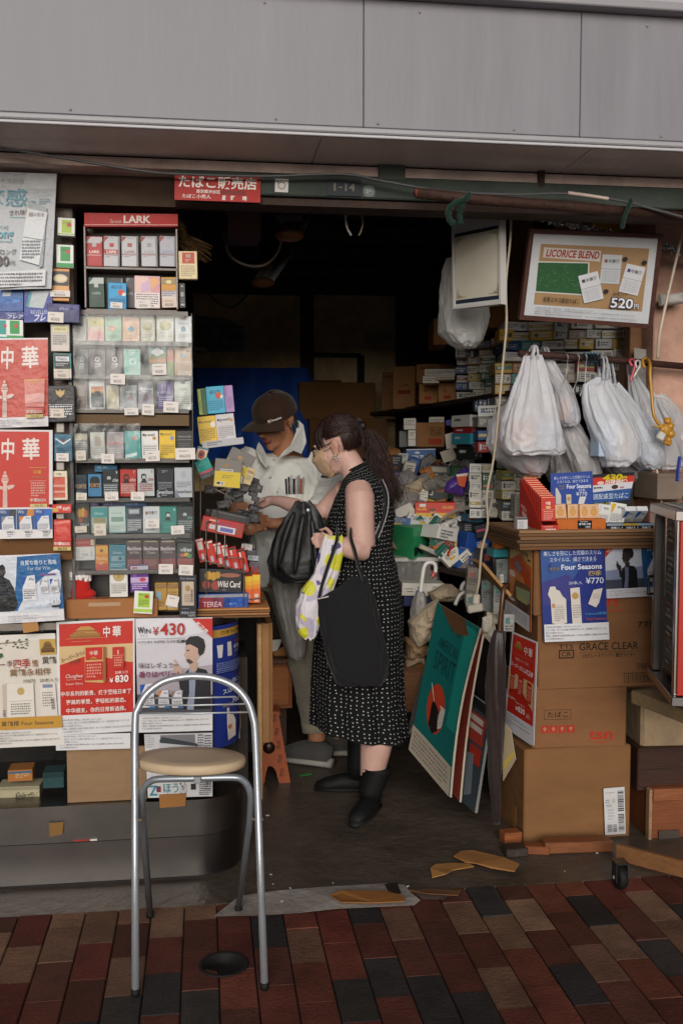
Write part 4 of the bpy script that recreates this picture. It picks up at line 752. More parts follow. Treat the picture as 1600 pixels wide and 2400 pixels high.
def d_chh(p):
 p.full('d6d4d5');p.rect(6,5,174,217,'b9271a');p.rect(6,58,174,44,'c9ab7e');p.poly([(6,102),(70,82),(70,103),(6,104)],'b9271a');p.poly([(112,88),(180,104),(180,106),(112,108)],'b9271a')
 hall(p,32,12,70,28);p.rect(22,40,98,.6,'d8a060');p.t('中',110,14,16,26,'e2d6d0',.02);p.t('華',132,14,20,26,'e2d6d0',.02);p.fine(36,46,90,1,4,'d08a6a',.5)
 p.t('スーパースリム',8,86,62,10,'6a4c3a',.01,0,-.32);p.t('新登場',28,94,26,9,'7a4030',.02,0,-.3)
 p.poly([(66,60),(110,60),(110,147),(66,143)],'c9a468');p.rect(68,62,40,30,'bb2418');p.t('中華',78,70,19,11,'dfc8b8',.01);hall(p,78,84,18,7,'c98a3a');p.rect(67,95,42,44,'b4241a');p.fine(71,100,34,5,7,'d2907c');p.poly([(110,60),(116,62),(116,144),(110,147)],'8f5a2c')
 p.rect(132,63,27,51,'b4241a');p.rect(132,82,27,.8,'d8b09c');p.rect(144,70,3,10,'d8b09c');p.fine(136,86,20,4,6,'d2907c');p.t('20本入り',138,119,30,7,'e2d6d0',.01);p.t('¥',125,135,9,11,'e6dcd6',.02);p.t('830',138,129,32,17,'e6dcd6',.03)
 p.t('Chunghwa',20,121,40,12,'e2d2ca',0,.3);p.rect(24,134,36,1,'d2a294');p.t('Super Slims',22,141,40,7,'ddc4ba')
 p.t('中华系列的新贵、终于登陆日本了',10,161,166,12,'e2d8d2',.012);p.t('更高的享受，更轻松的姿态。',22,181,142,12,'e2d8d2',.012);p.t('中华细支，你的日常新选择。',22,201,142,12,'e2d8d2',.012);disclaim(p,12,227,164,34,'45454c')
sheet('red_white_poster','red and white cigarette poster with a golden palace on the counter front','poster',[(133,1458),(316,1449),(317,1713),(138,1722)],FYP,184,268,d_chh,'d6d4d5','gloss',sag=.0015)
def d_430(p):
 p.full('d0d0d6');p.poly([(0,60),(180,30),(180,130),(0,150)],'c3bfc6');p.poly([(0,130),(180,110),(180,222),(0,222)],'a39aa2');p.poly([(0,176),(180,180),(180,222),(0,222)],'45454d')
 figure(p,75,40,1.36);p.t('W',5,18,15,15,'1c1c22',.03);p.t('IN',21,22,14,11,'1c1c22',.01);p.t('ウィン',10,35,18,6,'2c2c30');p.t('¥',40,18,14,20,'a82a22',.005);p.t('430',57,10,58,28,'a82a22',.02);p.rect(4,45,112,.6,'55555a');p.t('LUXURY SUPER SLIMS',4,50,90,5,'38383e');p.rect(96,49,19,6,'2c2c30');p.fine(98,50.5,15,1,4,'c4c4c8')
 p.t('味はレギュラー',6,100,94,14,'4a3a40',.004);p.t('香りはベリー?',6,120,94,15,'7a2a56',.025);p.poly([(132,0),(180,0),(180,46)],'b8281c');p.t('新発売',146,6,34,10,'e0d2cc',.02,0,.72)
 winpack(p,8,148,34,56);winpack(p,50,164,27,40,'b87a3a');winpack(p,82,165,27,40,'8a6a62');p.rect(30,200,13,5,'2f6aa0');p.rect(66,200,12,5,'2f6aa0');p.rect(98,200,12,5,'2f6aa0');p.rect(0,222,180,38,'d3d2d3');disclaim(p,12,225,162,30,'55555c')
sheet('man_poster','white poster of a man in a dark jacket with a red price','poster',[(318,1450),(498,1447),(498,1708),(324,1713)],FYP-.001,180,262,d_430,'d0d0d6','gloss',sag=.001)
def d_news(p):
 p.full('cfcfd0');p.rect(0,0,156,5,'1d1c1d');p.rect(36,8,80,60,'7e7c80');p.poly([(34,20),(40,12),(122,30),(116,70),(40,76)],'3a4246');p.poly([(34,26),(118,36),(116,84),(30,76)],'c2c4c6');p.t('中南海',40,40,8,26,'8a8c90');p.fine(60,38,52,6,6,'4a4a50');p.fine(122,8,14,12,6,'55555a');p.fine(138,10,16,22,6,'55555a');p.t('割',14,40,12,16,'3a3a40');p.ell(6,56,6,8,'3f8a9a');p.ell(6,56,3.6,5,'cfcfd0')
 for i in range(6):p.fine(2,8+i*5,28,1,4,'a8a8ac')
 p.t('Z',4,126,20,24,'3a8094',.02);p.rect(22,128,10,14,'8f2a22');p.rect(22,128,4,14,'2c3f78');p.t('ほう',38,122,36,22,'4a8a96',.01);p.t('ファイン',78,118,16,34,'3a3a40',.01);p.rect(104,124,12,14,'26262a');p.fine(124,116,30,8,4.6,'55555a')
sheet('newspaper_page','folded advertising page behind the folding chair seat','newspaper',[(338,1716),(498,1712),(498,1866),(347,1870)],GY-.009,156,156,d_news,'cfcfd0','paper')
def corner_fn(px0,py0,px1,py1,inset):
 x0=P(px0,py0,GY).x;z0=P(500,py0,GY).z;z1=P(500,py1,GY).z;L=.2
 xs=XR-RAD-.012
 def fn(u,v,l):
  s=u*L+x0-xs;z=z0+(z1-z0)*v;rr=RAD+inset+l
  if s<=0:return V((xs+s,GY+.004-inset-l,z))
  a=s/RAD
  return V((xs+rr*math.sin(a),GY+.004+RAD-rr*math.cos(a),z))
 return fn
fnc=corner_fn(499,1470,594,1759,.002);mb=MB()
mb.grid(lambda u,v:fnc(u,1-v,0),16,4,'1f2f7c','gloss')
def d_fsc(p):
 p.full('22337f');p.rect(0,10,90,18,'b58a3c');p.t('四季 Four Seasons',14,13,70,10,'5a4420',.01);p.rect(62,30,22,42,'b08c48');p.fine(64,52,18,4,5,'3a2c1a');hall(p,64,34,18,14,'6a4c24','4a3418')
 p.poly([(6,46),(17,46),(15,76),(8,76)],'c9c4c4');p.poly([(25,42),(34,42),(36,76),(26,76)],'c9c4c4');p.t('四季',44,40,12,7,'a8482c');p.t('¥770',40,52,20,9,'ccd0dc',.01);p.t('20本入',42,64,16,6,'9aa2c0');p.fine(5,88,74,6,4.4,'7a86b4')
 p.rect(0,112,90,3,'192660');p.t('を形にした究極',26,132,62,13,'c6ccdc',.01,0,-.12);p.t('スは、細さで決',14,152,72,13,'c6ccdc',.01,0,-.12);p.rect(46,164,40,1.4,'3f82c0');p.t('Four Seas',36,176,50,14,'d4d8e2',.015);p.t('黄鶴',14,186,22,10,'a08a54')
 p.t('20本',58,204,22,8,'b9bccc');p.poly([(22,198),(26,198),(28,214),(36,218),(42,232),(42,270),(24,276),(22,236)],'cfc6bc');p.ell(28,244,4,6,'b56a2c');p.poly([(58,226),(72,222),(74,264),(60,268)],'cfc6bc');p.ell(66,236,5,7,'b8782c');p.poly([(50,280),(90,268),(90,290),(60,290)],'c9cacc')
pr=Pr(mb,fnc(0,0,0),fnc(1,0,0),fnc(1,1,0),fnc(0,1,0),90,290,'gloss',fn=fnc);pr.st=.0003;d_fsc(pr)
tag(mb.build('curved_poster'),'dark blue poster with gold band wrapped around the rounded counter corner','poster')
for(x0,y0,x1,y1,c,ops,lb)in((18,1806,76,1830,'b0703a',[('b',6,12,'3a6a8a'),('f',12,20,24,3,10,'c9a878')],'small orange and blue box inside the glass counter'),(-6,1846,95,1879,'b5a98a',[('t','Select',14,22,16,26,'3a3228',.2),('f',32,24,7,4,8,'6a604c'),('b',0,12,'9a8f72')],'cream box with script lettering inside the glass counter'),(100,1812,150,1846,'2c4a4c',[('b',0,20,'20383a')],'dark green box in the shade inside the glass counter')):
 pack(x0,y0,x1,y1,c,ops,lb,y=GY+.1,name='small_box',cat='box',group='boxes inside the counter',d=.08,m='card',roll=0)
a,b=P(463,1424,3.3),P(631,1440,3.3)
mb=MB()
for i in range(4):mb.box(((a.x+b.x)/2,3.3+.17,a.z-.005-i*.0085),(b.x-a.x,.38,.006),('b07a48','7a5636','9a6c44','6a4a30')[i],'cardboard',rotz(R((0,.4,-.5,.3)[i])))
tag(mb.build('cardboard_stack'),'stack of brown cardboard sheets serving as a side counter top','cardboard')
SCO=thing('side_counter','worn brown board counter end with clear film beside the entrance','counter',(P(620,1600,3.33).x,3.5,0))
a,b=P(600,1440,3.42),P(632,1440,3.42);zz=P(610,1440,3.4).z-.036
mb=MB();mb.box(((a.x+b.x)/2,3.43,zz/2+.2),(b.x-a.x-.006,.02,zz-.4),'8a6440','cardboard');mb.build('end_board',SCO)
mb=MB();mb.box((b.x,3.58,zz/2+.2),(.02,.3,zz-.4),'7c5836','cardboard');mb.build('side_board',SCO)
mb=MB();mb.box((a.x+.012,3.415,zz/2+.1),(.014,.012,zz-.2),'9a7a50','wood',bev=.002);mb.build('corner_strip',SCO)
mb=MB();mb.box((a.x-.16,3.62,.35),(.26,.36,.7),'2a231e','grime');mb.build('dark_base',SCO)  # dark-coloured box filling the space under the counter top
CB=thing('wooden_cabinet','small brown wooden cabinet under the papers behind the side counter','cabinet',P(655,1660,4.45))
a,b=P(628,1552,4.42),P(690,1660,4.42)
mb=MB();mb.box(((a.x+b.x)/2-.02,4.57,(a.z+b.z)/2),(b.x-a.x+.02,.3,a.z-b.z),'8a4f28','wood',bev=.003);mb.build('carcass',CB)
mb=MB();mb.box(((a.x+b.x)/2-.02,4.55,a.z+.012),(b.x-a.x+.06,.36,.02),'5a3a24','wood',bev=.003);mb.build('top_board',CB)
mb=MB();mb.box(((a.x+b.x)/2-.01,4.413,(a.z+b.z)/2),(b.x-a.x-.03,.012,a.z-b.z-.04),'9a5a2e','wood',bev=.004);mb.build('drawer_front',CB)
mb=MB();mb.box(((a.x+b.x)/2-.02,4.6,b.z/2),(b.x-a.x-.02,.2,b.z),'3a261a','wood');mb.build('lower_box',CB)
def d_blank(p):pass
for(c,col,lb)in(([(636,1500),(662,1498),(650,1524),(636,1528)],'c9c4bc','white crumpled paper on the brown cabinet'),([(640,1530),(672,1510),(678,1536),(648,1552)],'9a6a3c','brown paper scrap on the brown cabinet')):sheet('paper_scrap',lb,'paper',c,4.45,10,10,None,col,'card',.002)
ST=thing('folding_step','orange brown plastic folding step stool standing folded','step stool',PZ(640,1835,0))
o=PZ(640,1836,0);y0=o.y
def stepleg(x0t,x1t,x0b,x1b,nm):
 q4=[P(x0t,1668,y0),P(x1t,1668,y0-.0),P(x1b,1836,y0),P(x0b,1836,y0)]
 mb=MB();n=10
 f=lambda u,v:q4[0]*((1-u)*(1-v))+q4[1]*(u*(1-v))+q4[2]*(u*v)+q4[3]*((1-u)*v)
 ring=[f(.0,0),f(1,0),f(1,1),f(.66,1),f(.6,.82),f(.5,.76),f(.36,.76),f(.3,.84),f(.24,1),f(0,1)]
 bk=[p+V((0,.03,0))for p in ring];k=len(ring)
 mb.add(ring+bk,[tuple(range(k))[::-1],tuple(range(k,2*k))]+[(i,(i+1)%k,k+(i+1)%k,k+i)for i in range(k)],'9a4a22','plastic')
 for i in range(5):
  c=f(.8,.08+i*.19);mb.box(c-V((0,.002,0)),(.012,.008,.03),'7a3818','plastic',bev=.001)
  mb.box(c-V((.008,.002,.012)),(.004,.008,.012),'5a2810','plastic')
 c=f(.42,.5);mb.lathe(c-V((0,.0015,0)),[(.001,0),(.026,0),(.026,.002),(.001,.002)],'2a140a','plastic',20,rotx(R(90)))
 return mb.build(nm,ST)
stepleg(608,652,600,681,'leg')
mb=MB();a,b=P(602,1668,y0+.06),P(656,1668,y0+.06);mb.box(((a.x+b.x)/2,y0+.05,a.z+.004),(b.x-a.x,.09,.022),'8c4220','plastic',bev=.005);mb.build('top',ST)
mb=MB();c1,c2=P(604,1680,y0+.1),P(596,1830,y0+.1);mb.tube([c1,V((c2.x,c2.y,.01))],[(.02,.012),(.03,.012)],'7c3a1c','plastic',8);mb.build('leg',ST)
# carton stack and its wares
BY=3.40
def pbox(name,label,cat,x0,y0,x1,y1,y,d,base,ops=None,yaw=0.,roll=0.,m='cardboard',W=None,H=None,group=None,bev=.002,extra=None,z0=None,lid=None):
 """a box whose front shows at these photo pixels at depth y and which reaches d back into the shop"""
 a,b=P(x0,y0,y),P(x1,y1,y);w,h=b.x-a.x,a.z-(b.z if z0 is None else z0);M=rotz(R(yaw))@roty(R(roll))
 zc=a.z-h/2
 c=V(((a.x+b.x)/2,y,zc))+M@V((0,d/2,0))
 mb=MB();mb.box(c,(w,d,h),base,m,M,bev)
 W=W or(x1-x0);H=H or(y1-y0);i=.985
 f=lambda x,z:c+M@V((x*w/2,-d/2,z*h/2))
 if ops:drawops(Pr(mb,f(-i,i),f(i,i),f(i,-i),f(-i,-i),W,H,m),ops,x0)
 if extra:extra(mb,c,M,w,d,h)
 o=tag(mb.build(name),label,cat,group)
 return o,c,M,w,d,h
def flap_lines(mb,c,M,w,d,h,col='8a5f3c'):
 p=[c+M@V((x*w/2,s*.001,h/2+.0012))for x in(-1,1)for s in(-1,1)]
 mb.add([p[0],p[2],p[3],p[1]],[(0,1,2,3)],'4a3220','cardboard')
CBD='b07c50'
_,c1,*_r=pbox('carton_box','large plain brown carton with a white shipping label, lowest of its stack','carton',1228,1757,1476,1963,BY,.38,'7f5a38',None,1.2,0,extra=lambda mb,c,M,w,d,h:(flap_lines(mb,c,M,w,d,h),mb.box(c+M@V((-w/2-.0008,-.08,-h/2+.06)),(.001,.05,.09),'8a623c','gloss',M)),bev=.006)
def d_ship(p):
 p.full('c6c4c4');p.fine(4,10,26,1,4,'8a8a90',.6);p.fine(4,27,12,2,5,'77777c',.6);p.rect(20,25,8,10,'b3ad9c');p.t('0622',5,38,14,6,'6a6a70');p.fine(8,50,16,4,7,'9c9ca2',.5);p.bars(34,8,15,48,'4a4a50',3,True);p.bars(34,62,15,42,'55555a',7,True);p.bars(6,86,12,18,'66666c',4,True);p.bars(20,86,10,18,'66666c',8,True)
sheet('shipping_label','white shipping label on the lowest brown carton','label',[(1413,1848),(1462,1844),(1465,1954),(1417,1957)],BY-.012,52,110,d_ship,'c6c4c4')
def e_tsn(mb,c,M,w,d,h):flap_lines(mb,c,M,w,d,h)
def tsn_ops():
 return[('r',24,51,62,22,'2a2018'),('r',25,52,60,20,'80593a'),('t','たばこ',31,55,48,13,'2a2018')]+[q for i in range(4)for q in(('r',17+i*20,86,17,17,'a8362a'),('p',[(21+i*20,92),(25.5+i*20,89),(30+i*20,92),(25.5+i*20,100)],'b07a54'))]+[('t','tsn',128,100,56,20,'b03222'),('p',[(112,121),(160,127),(200,118),(160,129)],'a03a28')]
pbox('carton_box','brown tobacco carton with red lettering and red handling marks, second from the floor','carton',1250,1611,1466,1756,BY+.01,.36,'80593a',tsn_ops(),-1,.3,extra=e_tsn,bev=.006)
def gc_ops():
 return[('t','TTS',46,68,34,10,'2f251c'),('r',46,80,36,20,'2f251c'),('r',49,83,30,14,'7e5839'),('t','CR',52,85,24,10,'2f251c'),('t','GRACE CLEAR',94,66,140,17,'2f251c'),('r',94,87,142,.8,'2f251c'),('t','CRグレースクリアー 電子ライター',102,90,126,10,'3c3026'),('r',230,116,38,12,'3c3026'),('r',231,117,36,10,'7e5839'),('t','398802',234,118,30,8,'3c3026'),('r',200,137,70,22,'2f251c'),('r',201.5,138.5,67,19,'7e5839')]+[('r',206+i*3.1,140,(1.2,1.9,.8)[i%3],16,'2f251c')for i in range(19)]+[('t','TTS',226,20,40,12,'2f251c',.4)]
pbox('carton_box','wide brown lighter carton with black capital lettering, third from the floor','carton',1262,1440,1548,1609,BY+.005,.36,'7e5839',gc_ops(),-1.2,-.3,W=290,H=170,extra=e_tsn,bev=.006)
pbox('carton_box','brown carton behind the blue and dark posters, highest of its stack','carton',1252,1286,1548,1438,BY+.008,.34,'795437',[('t','n',168,116,26,18,'b03222'),('p',[(150,142),(196,142),(214,134),(196,146)],'a03a28')],0,0,W=296,H=152,extra=e_tsn,bev=.006)
a,b=P(1212,1243,BY-.02),P(1545,1285,BY-.02);mb=MB()
for i in range(6):mb.box(((a.x+b.x)/2,BY+.16+.004*(i%2),a.z-.004-i*(a.z-b.z)/6),(b.x-a.x+.01*math.sin(i*2.4),.4,(a.z-b.z)/6-.002),('8d6b4c','6a4e36','7a5a3e','5c4430','71543a','6a4a30')[i],'cardboard',rotz(R(.5*math.sin(i*1.7))))
tag(mb.build('cardboard_stack'),'flat stack of frayed cardboard sheets on top of the carton stack','cardboard')
def d_fsn(p):
 p.full('26357c');p.poly([(0,0),(60,0),(90,60),(40,130),(0,120)],'33508c');p.poly([(0,90),(60,70),(110,120),(40,150),(0,150)],'3a3a7c');p.poly([(90,40),(150,60),(150,140),(70,150)],'24307a')
 p.t('美しさを形にした究極のスリム',6,8,136,13,'c6cee0',.004);p.t('スタイルは、細さで決まる',20,25,110,12,'c6cee0',.004);p.rect(72,38,56,1,'4f8ac8');p.t('黄鶴楼',18,50,24,9,'8a7c58');p.t('Four Seasons',46,44,96,14,'d6dae6',.02);p.t('四季',110,62,30,14,'b09a5a',.015);p.t('20本入',62,88,32,9,'c6cee0');p.t('¥770',102,80,42,16,'d2d8e6',.005)
 p.poly([(18,100),(30,100),(32,108),(40,112),(46,126),(54,134),(54,196),(36,202),(20,196),(18,134),(12,120)],'cbc4bc');p.rect(24,150,22,1,'8a8480');p.fine(26,154,22,7,5.6,'99938e');p.ell(24,150,4,6,'b9885c');p.poly([(64,106),(86,104),(88,198),(78,204),(66,198)],'cbc4bc');p.ell(75,126,8,9,'b08c54');p.fine(68,150,18,6,6,'99938e');p.poly([(118,112),(140,108),(130,146),(122,158),(104,148)],'cbc4bc');p.fine(116,122,16,3,5,'a8a29c');p.t('Capsule搭載',96,170,50,8,'4a9ac0');p.t('Four Seasons',98,184,46,7,'9a4a3a',.02)
 p.rect(0,198,150,46,'cfcfd2');disclaim(p,3,203,144,38,'55555c')
sheet('blue_price_poster','blue cigarette poster with white packs taped to the carton stack','poster',[(1265,1285),(1413,1280),(1423,1497),(1272,1503)],BY-.014,150,244,d_fsn,'26357c','gloss',sag=.0015)
def d_man2(p):
 p.full('b3b7c2');p.poly([(0,60),(120,50),(120,104),(0,104)],'77809a');p.poly([(0,82),(120,82),(120,104),(0,104)],'3a3e4c');p.poly([(86,0),(140,0),(140,104),(92,104),(88,50)],'23507c');p.poly([(0,0),(26,0),(0,28)],'9c2620');p.t('NEW',3,12,18,7,'d0b4ac',.01,0,-.78)
 figure(p,18,6,.77,'2c2526','5a6075','111216');p.t('良質な',100,8,38,10,'a9bacc');p.t('For',112,20,20,8,'a9bacc');winpack(p,98,36,34,54);p.rect(0,104,140,22,'c4c3c8');disclaim(p,6,108,128,15,'66666e',3)
sheet('silhouette_poster','dim poster with a smoking man in silhouette beside the glass cabinet','poster',[(1416,1280),(1552,1272),(1556,1395),(1420,1402)],BY-.008,140,126,d_man2,'b3b7c2','gloss')
def d_ark(p):
 p.full('c2662a');p.poly([(0,0),(52,0),(52,44),(38,36),(30,22),(18,28),(8,44),(0,48)],'c8a868');p.poly([(4,50),(16,38),(24,30),(34,40),(48,60),(52,90),(30,96),(8,92)],'b8481c');p.poly([(14,52),(22,46),(30,60),(24,74)],'6c7a90')
 p.t('ARK ROYAL',6,8,40,10,'5a2a1a',.015,0,.18);p.ell(5,20,3.4,2.6,'3a1c12');p.ell(46,30,3.4,2.6,'3a1c12');p.poly([(0,96),(52,92),(52,170),(0,156)],'6a4a34');p.poly([(20,110),(50,104),(50,134),(22,138)],'8a9a78');p.poly([(4,84),(18,84),(15,130),(13,146),(9,146),(7,130)],'c07a40');p.ell(11,82,8,8,'d6cabc');p.ell(11,148,9,4,'cfc4ba');p.poly([(22,138),(48,140),(44,166),(26,160)],'4a2a1e');p.poly([(24,128),(46,126),(46,140),(24,140)],'a0a068')
 for i in range(7):p.poly([(12+i*4,66+i*2),(14+i*4,65+i*2),(22+i*3,92),(20+i*3,92)],'d08a4a')
 p.rect(0,160,52,40,'cac8ca');p.fine(5,168,42,6,5,'77777c',.5)
sheet('orange_poster','orange coffee drink poster on the side of the carton stack','poster',[(1197,1265),(1246,1288),(1243,1482),(1184,1438)],[BY+.27,BY+.03,BY+.03,BY+.27],52,200,d_ark,'c2662a','gloss')
def d_side(p):
 p.full('d2d0d2');p.rect(3,4,54,184,'b9271a');hall(p,9,16,18,18,'b98a4a');p.t('中',32,20,8,20,'e2d6d0',.01);p.t('華',42,20,9,20,'e2d6d0',.01);p.rect(4,46,52,.8,'c86a5a');p.t('中華シリーズに',14,54,30,7,'dcc4bc');p.t('スーパースリム新登場',5,66,50,12,'e6dcd6',.02,0,.1)
 p.poly([(3,92),(57,94),(57,156),(40,134),(30,118),(3,138)],'c8aa78')
 for x,y in((6,90),(24,92),(44,96)):p.rect(x,y,10 if x!=24 else 12,46 if x!=24 else 64,'b4241a');p.rect(x,y+18,11,.8,'dcb8a8');p.t('中華',x+2,y+8,7,6,'e0cabc');p.fine(x+2,y+22,8,4,5,'d2907c')
 p.t('Chunghwa',5,146,16,8,'e0ccc4',0,.2);p.t('Super Slims',22,152,20,6,'dcc4ba');p.t('¥',23,163,6,9,'e6dcd6',.02);p.t('830',29,160,14,13,'e6dcd6',.03);p.t('20本入',46,164,9,12,'dcc4ba');p.rect(0,186,60,42,'cfced2');disclaim(p,4,190,52,24,'45454c')
sheet('red_side_poster','red cigarette poster hanging off the left edge of the carton stack','poster',[(1200,1480),(1259,1505),(1250,1748),(1181,1701)],[BY+.2,BY-.015,BY-.03,BY+.2],60,228,d_side,'d2d0d2','gloss')
TY=BY
tz=a.z
TR_=thing('pack_tray','red stepped counter tray holding a line of slim red packs','tray',P(1270,1245,TY+.05))
def d_h(p):p.full('b4281c');p.t('中華',6,6,14,8,'e2d4cc',.01);hall(p,21,7,14,7,'c9a46a');p.fine(8,17,24,1,4,'d8a898');p.t('スーパースリム',4,21,30,6,'dcc4ba');p.rect(0,28,38,9,'c9a878');p.t('新登場',4,29,30,7,'a83a24',.01)
sheet('header_card',None,None,[(1227,1080),(1264,1078),(1265,1120),(1229,1121)],TY+.2,38,37,d_h,'b4281c','gloss',parent=TR_)
mb=MB();p0,p1=P(1269,1231,TY-.03),P(1306,1252,TY-.03);w_=p1.x-p0.x
A=[V((p0.x,TY-.03,p1.z)),V((p0.x,TY-.03,p0.z)),V((p0.x-.01,TY+.19,P(1228,1120,TY+.2).z)),V((p0.x-.01,TY+.2,p1.z))]
for dx in(0,w_):
 q4=[v+V((dx,0,0))for v in A];mb.add(q4+[v+V((.002,0,0))for v in q4],[(0,1,2,3),(7,6,5,4),(0,4,5,1),(1,5,6,2),(2,6,7,3)],'b4281c','gloss')
mb.box((p0.x+w_/2,TY-.03,(p0.z+p1.z)/2),(w_+.004,.003,p0.z-p1.z),'b9372a','gloss');mb.box((p0.x+w_/2,TY+.085,p1.z+.002),(w_,.23,.003),'b4281c','gloss')
pr=Pr(mb,V((p0.x,TY-.0316,p0.z)),V((p0.x+w_,TY-.0316,p0.z)),V((p0.x+w_,TY-.0316,p1.z)),V((p0.x,TY-.0316,p1.z)),40,22,'gloss');pr.rect(1,1,38,20,'b03024');pr.t('¥830',8,8,27,11,'e6dad4',.02);pr.fine(4,3,26,1,3,'d8b0a4')
pr=Pr(mb,A[2]-V((.0005,0,0)),A[1]-V((.0005,0,0)),A[0]-V((.0005,0,0)),A[3]-V((.0005,0,0)),60,100,'gloss');pr.t('中',6,42,14,12,'e2d4cc',.01);pr.t('華',8,56,14,12,'e2d4cc',.01);pr.rect(0,84,60,15,'cfccca')
mb.build('tray_body',TR_)
for i in range(10):
 y=TY+.18-i*.0205;zb=p1.z+.004+i*0;t_=i/9
 cx=1246+t_*34;y0_=1119+t_*45
 top=P(cx,y0_,y).z;h=.088;c=V((p0.x+w_/2-.004*(1-t_),y,top-h/2));M=rotx(R(-6))
 packbox('cigarette_pack',c,w_-.006,.012,h,M,'b62a1c',[('r',0,0,40,1.4,'d8b48c'),('t','中華',13,12,14,10,'e6d6cc',.01),('e',20,28,8,4,'d0a468'),('r',2,34,36,.8,'d8a898'),('f',6,38,28,5,5,'d8988a')],('slim red pack standing frontmost in the stepped red tray' if i==9 else 'slim red pack, one of the row lined up in the stepped red tray'),'cigarette pack','slim red packs in the stepped tray')
pbox('tin','small white tin beside the stepped red tray','tin',1212,1213,1236,1243,TY+.03,.04,'b9b9bb',[('r',0,0,24,5,'4a4a4c'),('f',3,9,12,5,4,'8c8c90')],0,0,'gloss',group=None)
pbox('orange_tray','orange cardboard tray holding peach coloured packs','tray',1304,1217,1419,1251,TY-.01,.11,'b8642a',[('r',48,3,34,19,'14151a'),('t','Four Seasons',54,4,18,3,'c9c9ce'),('t','黄鶴楼 四季',51,9,28,5,'d2d2d6'),('t','770円',66,16,12,5,'c9c9ce'),('e',22,24,4,4,'a85824'),('e',98,22,4,4,'a85824')],0,0,'card')
for i,(x0,x1)in enumerate(((1300,1326),(1330,1352),(1348,1370),(1358,1380),(1379,1402))):
 pack(x0,1182,x1,1226,'cfa882',[('t','四季',12,6,16,6,'9a7450'),('e',20,26,13,13,'b98448'),('e',20,26,10,10,'c89858'),('r',1,44,38,.8,'9a7450'),('f',3,47,33,3,5,'8a6848')],('peach coloured pack leaning at the corner of the orange tray','peach coloured pack second from the corner in the orange tray','half hidden peach coloured pack in the middle of the orange tray','peach coloured pack fourth in the orange tray','peach coloured pack next to the white packs in the orange tray')[i],y=TY+.03+(.015 if i==2 else 0),group='peach packs in the orange tray',roll=(-7 if i==0 else-2),d=.018)
pbox('dark_tray','dark navy tray with three price panels for white and yellow packs','tray',1420,1227,1531,1247,TY-.01,.14,'16181f',[('r',0,0,37,5,'8a96a4'),('r',37,0,37,5,'a88a3c'),('r',74,0,37,5,'7a94ac'),('t','WIN 1',9,7,20,10,'d6d6dc'),('t','WIN 3',46,7,20,10,'d6d6dc'),('t','WIN 5',83,7,20,10,'d6d6dc'),('p',[(30,18),(37,6),(37,8),(32,18)],'c8c8cc'),('p',[(67,18),(74,6),(74,8),(69,18)],'c8c8cc')],0,0,'gloss')
for(x0,y0,x1,y1,c,yy,ds,rl)in((1399,1182,1428,1226,'5a3f90',TY+.04,'white pack with violet mark standing in the navy tray',8),(1427,1179,1464,1226,'c8a02c',TY+.04,'white pack with yellow flash standing in the navy tray',9)):
 pack(x0,y0,x1,y1,'d3d2ce',[('p',[(2,2),(14,2),(8,28),(2,34)],c if c!='5a3f90' else 'c3c0c8'),('t','Win',16,8,18,9,'2b2f4c',.02),('r',1,34,38,.7,'88868a'),('f',3,37,33,5,4.8,'88868a')],ds,y=yy,group='packs in the navy tray',roll=rl)
pf,pg=P(1460,1230,TY),P(1522,1230,TY)
for i in range(2):
 c=V((pf.x+.03+i*.045,TY+.045,tz+.045));M=rotx(R(52))
 packbox('cigarette_pack',c,.042,.02,.088,M,'d0d2d6',[('p',[(4,2),(18,2),(14,26),(2,34)],'2a62a8'),('t','Win',18,8,16,9,'2b2f4c'),('f',3,37,33,5,4.8,'88868a')],('white pack with blue flash lying tilted in the navy tray','second tilted white and blue pack beside the cabinet')[i],'cigarette pack','packs in the navy tray')
def d_fcard(p):
 p.full('23408c');p.t('美しさを形にした究極のスリム',8,8,86,7,'c2cae0');p.t('スタイルは、細さで決まる',15,17,74,7,'c2cae0');p.t('黄鶴',19,28,14,5,'7c7050');p.t('四季',20,34,12,5,'7c7050');p.t('Four Seasons',38,27,58,10,'d6dae6',.015);p.t('20本',66,38,16,6,'c6cee0');p.t('¥770',60,45,26,9,'d2d8e6');p.poly([(11,34),(15,34),(24,52),(24,76),(11,76)],'b9b6b4');p.poly([(36,50),(48,50),(48,76),(37,76)],'c0b49c');p.ell(42,60,4,5,'a8844c');p.poly([(68,56),(84,56),(78,72),(64,74)],'c4c2c2')
sheet('price_card_sign','blue standing sign card behind the orange tray','sign',[(1289,1110),(1387,1104),(1388,1184),(1290,1186)],TY+.13,100,76,d_fcard,'23408c','gloss')
def d_430y(p):
 p.full('14181c');p.rect(0,8,97,18,'b4281c');p.poly([(0,26),(95,22),(93,38),(0,44)],'bfc0c6');p.poly([(0,42),(92,37),(89,62),(0,68)],'1f4a86');p.ell(52,32,8,5,'3a1c16');p.t('430',22,2,46,15,'c8b81e',.05,.15);p.t('円',69,8,10,8,'c8b81e',.03);p.ell(18,21,8,4,'d6b0a8');p.t('納得価格!',28,15,52,10,'e2d8d2',.02,.1);p.fine(2,30,36,1,6,'45454c',.7);p.fine(64,32,24,1,5,'9a3a34',.7);p.t('囲配慮型たばこ',1,46,84,13,'b9c4d4',.005);p.t('この匂い',2,66,56,9,'9a9a30',.01);p.t('×',74,78,10,10,'9a9a30')
sheet('discount_sign','red and blue standing sign with a large yellow 430 price','sign',[(1388,1112),(1486,1106),(1478,1204),(1388,1208)],TY+.14,97,96,d_430y,'14181c','gloss')
FR=thing('hanging_picture','small silver framed picture with gold corner ornaments hanging turned','picture frame',P(1120,720,3.35))
